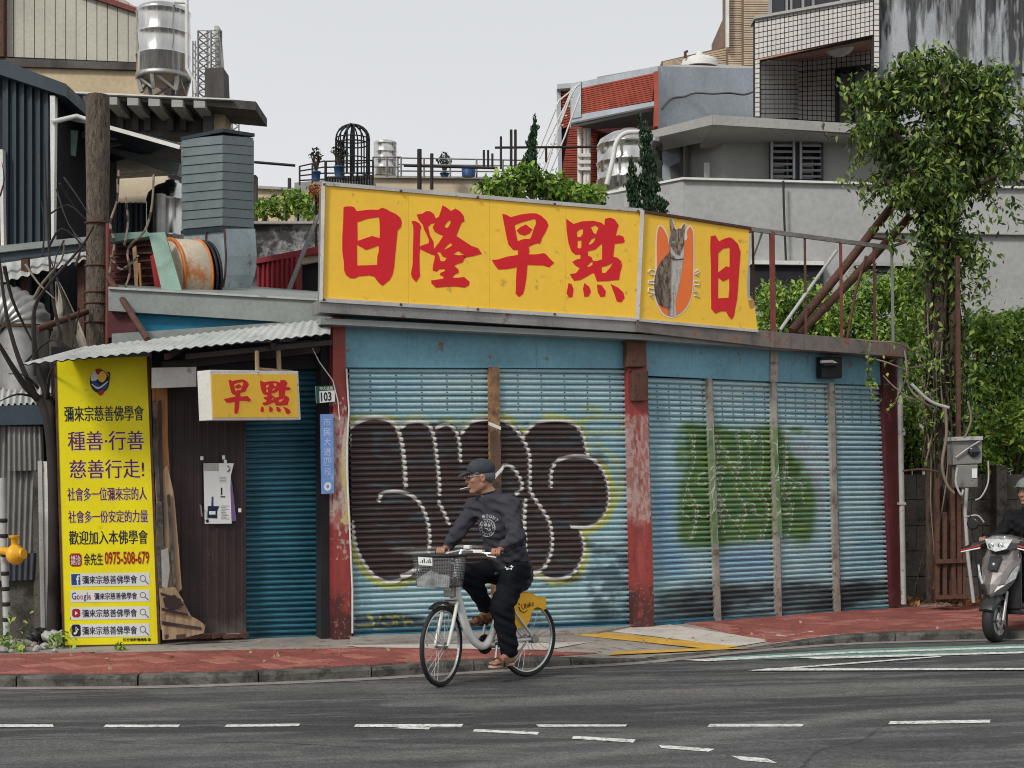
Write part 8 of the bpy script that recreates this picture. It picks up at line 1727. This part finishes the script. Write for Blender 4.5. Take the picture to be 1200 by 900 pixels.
# sandals
for (an, toe, heel) in (fN, fF):
    d = (toe-heel).normalized(); l = d.cross(UP).normalized(); n2 = l.cross(d).normalized(); sl_ = link('sandal', None, man, heel-wloc(man)); pr = []
    for t, w_ in ((-.10, .022), (-.03, .034), (.2, .036), (.5, .034), (.75, .046), (.95, .044), (1.08, .024)): c = heel.lerp(toe, t)-n2*.030; pr.append([c-l*w_-n2*.012, c+l*w_-n2*.012, c+l*w_+n2*.006, c-l*w_+n2*.006])
    b = MB(); b.loft(pr, smooth=False); b.build('sole', M['sole' if an is AL_ else 'sandal'], sl_, bevel=.004)
    for t in (.42, .70):
        c = heel.lerp(toe, t); b = MB(); pr = []
        for k in range(9): a = math.pi*k/8; q = c+l*.047*math.cos(a)+n2*(-.028+.074*math.sin(a)*(1-.25*t)); pr.append([q-d*.018, q+d*.018, q+d*.018+(q-c).normalized()*.005, q-d*.018+(q-c).normalized()*.005])
        b.loft(pr, smooth=False); b.build('strap', M['sandal'], sl_)
# prints on the clothes
pg = mat('worn_shirt_print', (.36, .36, .35), .8, var=.3, scale=60)
def arc(txt, cu_, cv0, r, a0, a1, size, m, bvh, parent):
    n_ = len(txt)
    for i, ch in enumerate(txt):
        if ch == ' ': continue
        a = math.radians(a0+(a1-a0)*(i+.5)/n_); cx, cy = cu_+r*math.cos(a), cv0-r*.95*math.sin(a); ca_, sa2 = math.sin(a), math.cos(a)
        VF = text2d(ch, .03); f = lambda x, y: (cx+((x-.5)*size*ca_+(y-.5)*size*1.35*(-sa2)*-1*-1), cy+((x-.5)*size*(sa2)+(y-.5)*size*1.35*ca_)); decal('shirt_lettering', VF, f, bvh, m, parent)
arc('CK MOUNT', 571, 617.5, 13.6, 172, 28, 3.1, pg, shB, man)
ri = lambda r, k=.95: [(571+r*math.cos(t), 618.5+r*1.12*math.sin(t)) for t in np.linspace(0, 2*math.pi, 25)[:-1]]
decal('shirt_emblem', shape2d([ri(9.6), ri(8.5)]), lambda x, y: (x, y), shB, pg, man); decal('shirt_emblem', shape2d([ri(6.6), ri(6.1)]), lambda x, y: (x, y), shB, pg, man)
for k in range(16): a = k*math.pi/8; c = (571+7.5*math.cos(a), 618.5+8.4*math.sin(a)); decal('shirt_emblem', ([(c[0]-.5, c[1]-.6), (c[0]+.5, c[1]-.6), (c[0]+.5, c[1]+.6), (c[0]-.5, c[1]+.6)], [(0, 1, 2, 3)]), lambda x, y: (x, y), shB, pg, man)
for P in ([(567, 614), (570, 612), (571, 616), (568, 617)], [(572, 613), (575, 615), (574, 618), (571.5, 617)], [(568, 619), (571, 618.5), (573, 622), (570, 624), (567.5, 622)], [(573.5, 619), (575.5, 620), (574.5, 623), (573, 622)]): decal('shirt_emblem', shape2d([P]), lambda x, y: (x, y), shB, pg, man)
cat_ = [(590.3, 663.2), (592, 663.6), (593.5, 665), (595.5, 665), (597.5, 664), (599, 662.4), (600.2, 661.8), (600, 663), (602, 664), (600.5, 665), (599.5, 667.5), (598.6, 668.4), (598.3, 666.6), (596, 667.2), (593.8, 668), (592.8, 667.6), (594, 666.6), (592, 665.4)]
decal('trouser_logo', shape2d([cat_]), lambda x, y: (x, y), trB, M['whiteflat'], man, .004); decal('trouser_logo', shape2d([cat_]), lambda x, y: (x, y), shB, M['whiteflat'], man, .004) if False else None
# ================================================================== SCOOTER AND RIDER AT THE RIGHT EDGE
g0 = PX(1166, 752.5); SO = Vector((g0.x, g0.y, g0.z)); SH = Vector((-.66, -.75, 0)).normalized(); SLf = Vector((-SH.y, SH.x, 0))
def SK(f, l, z): return SO+SH*f+SLf*l+UP*z
sc_ = thing('scooter', 'champagne grey motor scooter with striped handguard riding in at the right edge', 'motor scooter', tuple(SO))
# wheels
def swheel(c, fw, R_=.225, w=.058):
    ax = Vector((-fw.y, fw.x, 0)); o = link('wheel', None, sc_, c-wloc(sc_)); b = MB()
    b.lathe([(R_-.075, -w*.8), (R_-.03, -w), (R_-.008, -w*.72), (R_, -w*.25), (R_, w*.25), (R_-.008, w*.72), (R_-.03, w), (R_-.075, w*.8)], c, 40, axis=ax); b.build('tyre', M['tyre'], o)
    b = MB(); b.lathe([(R_-.07, -w*.85), (R_-.08, -w*.9), (R_-.085, 0), (R_-.08, w*.9), (R_-.07, w*.85)], c, 32, axis=ax); b.build('rim', M['steel_dull'], o)
    for k in range(5):
        a = k*2*math.pi/5; d = fw*math.cos(a)+UP*math.sin(a); b = MB(); b.beam(c+d*.03+ax*w*.7, c+d*(R_-.075)+ax*w*.9, .035, .02); b.build('spoke', M['scoot_black'], o)
    b = MB(); b.lathe([(.045, w*.6), (.045, w*1.1), (.02, w*1.2)], c, 14, axis=ax); b.build('hub', M['steel_dull'], o)
    b = MB(); b.lathe([(.085, w*.98), (.10, w*.98), (.10, w*1.06), (.085, w*1.06)], c, 24, axis=ax); b.build('brake_disc', M['chrome'], o)
swheel(SK(0, 0, .225), SH); swheel(SK(-1.25, 0, .225), SH, w=.062)
def sloft(name, secs, m, bevel=.012, sm=True):
    b = MB(); b.loft([[SK(*p) for p in s_] for s_ in secs], smooth=sm); o = b.build(name, M[m], sc_)
    mo_ = o.modifiers.new('bevel', 'BEVEL'); mo_.width = bevel; mo_.segments = 2; return o
# fork, mudguard
for l in (-.085, .085): b = MB(); b.tube([SK(0, l, .225), SK(-.10, l, .52)], .020, 8); b.build('fork_leg', M['steel_dull'], sc_)
secs = []
for i in range(8): a = math.radians(28+i*16); c = (math.cos(a), math.sin(a)); R1 = .262; secs.append([(c[0]*(R1-.02), -.085, .225+c[1]*(R1-.05)), (c[0]*R1, -.065, .225+c[1]*R1), (c[0]*(R1+.01), 0, .225+c[1]*(R1+.012)), (c[0]*R1, .065, .225+c[1]*R1), (c[0]*(R1-.02), .085, .225+c[1]*(R1-.05))])
sloft('front_mudguard', secs, 'scoot_black', .004)
# front apron: a sharp pointed shield
def ring(z, nose, hw, back, mid=.45, hm=.75): return [(nose, 0, z), (nose-.035, hw*mid, z), (nose-(nose-back)*.45, hw*hm+.0, z+.01), (back, hw, z+.015), (back-.05, hw*.85, z+.01), (back-.07, 0, z+.01), (back-.05, -hw*.85, z+.01), (back, -hw, z+.015), (nose-(nose-back)*.45, -hw*hm, z+.01), (nose-.035, -hw*mid, z)]
sloft('front_apron', [ring(.46, .11, .05, .02), ring(.50, .13, .10, -.02), ring(.60, .115, .165, -.09), ring(.72, .055, .205, -.13), ring(.84, -.02, .205, -.17), ring(.93, -.085, .17, -.20), ring(.97, -.12, .12, -.21)], 'scoot', .006, sm=False)
sloft('leg_shield', [[(-.16, -.20, z), (-.16, .20, z), (-.22, .20, z), (-.22, -.20, z)] if z < .9 else [(-.2, -.16, z), (-.2, .16, z), (-.25, .16, z), (-.25, -.16, z)] for z in (.34, .5, .7, .88, .96)], 'scoot_black')
def splate(name, pts, m, parent=sc_, th=.012): b = MB(); P = [SK(*p) for p in pts]; b.prism(P, (P[1]-P[0]).cross(P[2]-P[0]).normalized()*th); return b.build(name, M[m], parent)
for s_ in (-1, 1):
    a = splate('turn_lamp', [(.025, s_*.115, .60), (-.06, s_*.185, .66), (-.09, s_*.205, .79), (-.02, s_*.165, .72)], 'lamp', th=.02*s_)
    splate('dark_insert', [(.118, s_*.045, .50), (.06, s_*.15, .585), (-.03, s_*.16, .60), (.085, s_*.075, .565)], 'scoot_black', th=.02*s_)
splate('emblem_strip', [(.075, -.05, .745), (.075, .05, .745), (-.035, .065, .885), (-.035, -.065, .885)], 'scoot_black', th=.006); b = MB(); b.lathe([(.02, 0), (.022, .012), (.01, .018)], SK(.03, 0, .80), 12, axis=SH); b.build('emblem', M['chrome'], sc_)
# handlebar cowl with headlamp and striped hand guards
TU = math.radians(0)
def hcr(l, f0, z0, dz, dn): return [(f0, l, z0-dn), (f0+.05, l, z0), (f0+.02, l, z0+dz), (f0-.12, l, z0+dz+.01), (f0-.16, l, z0-dn)]
sloft('handlebar_cowl', [hcr(-.21, -.25, 1.02, .02, .03), hcr(-.15, -.17, 1.02, .05, .06), hcr(-.07, -.11, 1.02, .075, .09), hcr(.07, -.11, 1.02, .075, .09), hcr(.15, -.17, 1.02, .05, .06), hcr(.21, -.25, 1.02, .02, .03)], 'scoot', .008, sm=False)
hl = splate('headlamp', [(-.02, 0, .925), (-.06, .10, .955), (-.10, .145, 1.05), (-.075, 0, 1.085), (-.10, -.145, 1.05), (-.06, -.10, .955)], 'lamp', th=.035)
for q in (-.05, .05): b = MB(); b.lathe([(.012, 0), (.028, .01), (.03, .03), (.001, .02)], SK(-.045, q, .995), 14, axis=SH); b.build('reflector', M['chrome'], hl)
sloft('under_cowl', [[(-.10, -.10, .95), (-.05, 0, .92), (-.10, .10, .95), (-.2, .1, .95), (-.2, -.1, .95)], [(-.12, -.07, .86), (-.08, 0, .86), (-.12, .07, .86), (-.2, .07, .86), (-.2, -.07, .86)]], 'scoot_black')
for s_ in (-1, 1):
    sloft('hand_guard', [[(-.20, s_*.17, .95), (-.16, s_*.18, 1.01), (-.20, s_*.18, 1.05), (-.24, s_*.18, 1.0)], [(-.14, s_*.30, .945), (-.10, s_*.30, .98), (-.14, s_*.30, 1.025), (-.20, s_*.30, .98)], [(-.16, s_*.43, .92), (-.14, s_*.43, .93), (-.16, s_*.43, .955), (-.19, s_*.43, .93)]], 'scoot_black', .006)
    splate('red_stripe', [(-.095, s_*.20, .985), (-.092, s_*.41, .930), (-.10, s_*.41, .942), (-.105, s_*.20, 1.0)], 'scoot_red'); splate('white_stripe', [(-.093, s_*.20, .960), (-.090, s_*.41, .915), (-.093, s_*.41, .924), (-.096, s_*.20, .972)], 'whiteflat')
    b = MB(); b.tube([SK(-.26, s_*.15, 1.03), SK(-.30, s_*.36, 1.03)], .017, 8); b.build('grip', M['black'], sc_)
    b = MB(); b.tube([SK(-.22, s_*.17, 1.06), SK(-.18, s_*.22, 1.14), SK(-.17, s_*.27, 1.19)], .007, 6); b.build('mirror_stem', M['black'], sc_)
    b = MB(); b.lathe([(.01, -.012), (.06, -.008), (.066, .006), (.05, .012)], SK(-.17, s_*.31, 1.215), 16, axis=SH); o = b.build('mirror', M['scoot_black'], sc_)
# floor, body, seat
sloft('floorboard', [[(-.20, -.19, .28), (-.20, .19, .28), (-.20, .19, .34), (-.20, -.19, .34)], [(-.62, -.17, .26), (-.62, .17, .26), (-.62, .17, .33), (-.62, -.17, .33)]], 'scoot_black')
sloft('rear_body', [[(-.60, -.13, .30), (-.60, .13, .30), (-.60, .14, .66), (-.60, -.14, .66)], [(-.85, -.17, .36), (-.85, .17, .36), (-.85, .17, .72), (-.85, -.17, .72)], [(-1.25, -.17, .50), (-1.25, .17, .50), (-1.25, .15, .78), (-1.25, -.15, .78)], [(-1.60, -.06, .68), (-1.60, .06, .68), (-1.60, .05, .84), (-1.60, -.05, .84)]], 'scoot', .02)
sloft('seat', [[(-.56, -.09, .68), (-.56, .09, .68), (-.56, .08, .76), (-.56, -.08, .76)], [(-.85, -.15, .70), (-.85, .15, .70), (-.85, .13, .79), (-.85, -.13, .79)], [(-1.40, -.13, .78), (-1.40, .13, .78), (-1.40, .11, .88), (-1.40, -.11, .88)]], 'saddle', .02)
sloft('engine', [[(-.80, .04, .18), (-.80, .16, .18), (-.80, .16, .34), (-.80, .04, .34)], [(-1.30, .08, .16), (-1.30, .18, .16), (-1.30, .18, .32), (-1.30, .08, .32)]], 'black')
# rider
rd = thing('person', 'scooter rider in black jacket and grey green open helmet at the right edge', 'person', tuple(SK(-.75, 0, .8)))
rc = W(1204, 578.5, 15.3); rf_ = Vector((-.80, -.60, -.03)); hp, rP, rA = head_prims(rc, rf_, 1.02)
nb2 = rc+V3(.05, .05, -.20); ch2 = nb2.lerp(SK(-.72, 0, .92), .38); pe2 = SK(-.78, 0, .90)
S1, S2 = nb2+SLf*.185-UP*.055, nb2-SLf*.185-UP*.055; g1_, g2_ = SK(-.29, .27, 1.04), SK(-.29, -.25, 1.04)
E1, E2 = (S1+g1_)/2+SLf*.08-UP*.10, (S2+g2_)/2-SLf*.015-UP*.12; w1, w2 = g1_-SH*.09+UP*.04, g2_-SH*.09+UP*.04
h1, h2 = SK(-.75, .10, .86), SK(-.75, -.10, .86); k1, k2 = SK(-.36, .17, .82), SK(-.36, -.17, .82); a1_, a2_ = SK(-.42, .15, .42), SK(-.42, -.15, .42)
bb = hp+[cap(rc+V3(.02, .02, -.06), nb2, .055, .06, k=.03), cap(nb2, ch2, .07, .12, k=.05), cap(ch2, pe2, .13, .13, k=.05)]+limb([S1, E1, w1], [.045, .036, .026])+limb([S2, E2, w2], [.045, .036, .026])
bb += [cap(w1, g1_-SH*.045+UP*.02, .025, .022), cap(w2, g2_-SH*.045+UP*.02, .025, .022)]+hand_prims(g1_, SLf, SH)+hand_prims(g2_, -SLf, SH)+limb([h1, k1, a1_], [.08, .05, .035])+limb([h2, k2, a2_], [.08, .05, .035])
for a_ in (a1_, a2_): bb += [cap(a_, a_-UP*.05, .034, .034), cap(a_-UP*.055-SH*.04, a_-UP*.062+SH*.14, .034, .028)]
body('body', bb, M['skin'], rd, h=.0075, k=.018); eyes(rP, rd, 1.02)
body('jacket', [cap(nb2-UP*.02, ch2, .09, .165, k=.05), cap(ch2, pe2, .17, .165, k=.05), cap(S1, S2, .088, .088, k=.05), cap(nb2, nb2+UP*.05, .072, .068, k=.02), ell(rc+V3(-.02, -.01, -.02), (.085, .085, .10), sub=True, k=.01)]+limb([S1, E1, w1], [.085, .066, .045], k=.04)+limb([S2, E2, w2], [.085, .066, .045], k=.04), M['jacket'], rd, h=.009, k=.03, wrinkle=wr)
body('trousers', [cap(h1, h2, .12, .12, k=.05)]+limb([h1, k1, a1_], [.11, .085, .06], k=.03)+limb([h2, k2, a2_], [.11, .085, .06], k=.03), M['trousers'], rd, h=.010, k=.03, wrinkle=wr2)
for a_ in (a1_, a2_): body('shoe', [cap(a_-UP*.05-SH*.04, a_-UP*.06+SH*.15, .046, .040), cap(a_, a_-UP*.05, .042, .045)], M['black'], rd, h=.009)
body('helmet', [ell(rP(-.012, 0, .060), (.132, .118, .118), rA), ell(rP(.085, 0, -.055), (.095, .16, .115), rA, sub=True, k=.01), ell(rP(-.02, 0, -.12), (.2, .2, .10), rA, sub=True, k=.01), ell(rP(0, 0, -.01), (.105, .088, .10), rA, sub=True, k=.01)], M['helmet'], rd, h=.006, k=.01)
b = MB(); b.loft([[rP(x, -w_, z-.004), rP(x, 0, z+.012), rP(x, w_, z-.004), rP(x, 0, z+.004)] for x, w_, z in ((.10, .10, .085), (.135, .085, .078), (.158, .05, .070))]); b.build('helmet_peak', M['helmet'], rd)
b = MB(); b.tube([rP(.06, .082, -.02), rP(.05, .05, -.10), rP(.055, 0, -.118), rP(.05, -.05, -.10), rP(.06, -.082, -.02)], .006, 5); b.build('chin_strap', M['black'], rd)
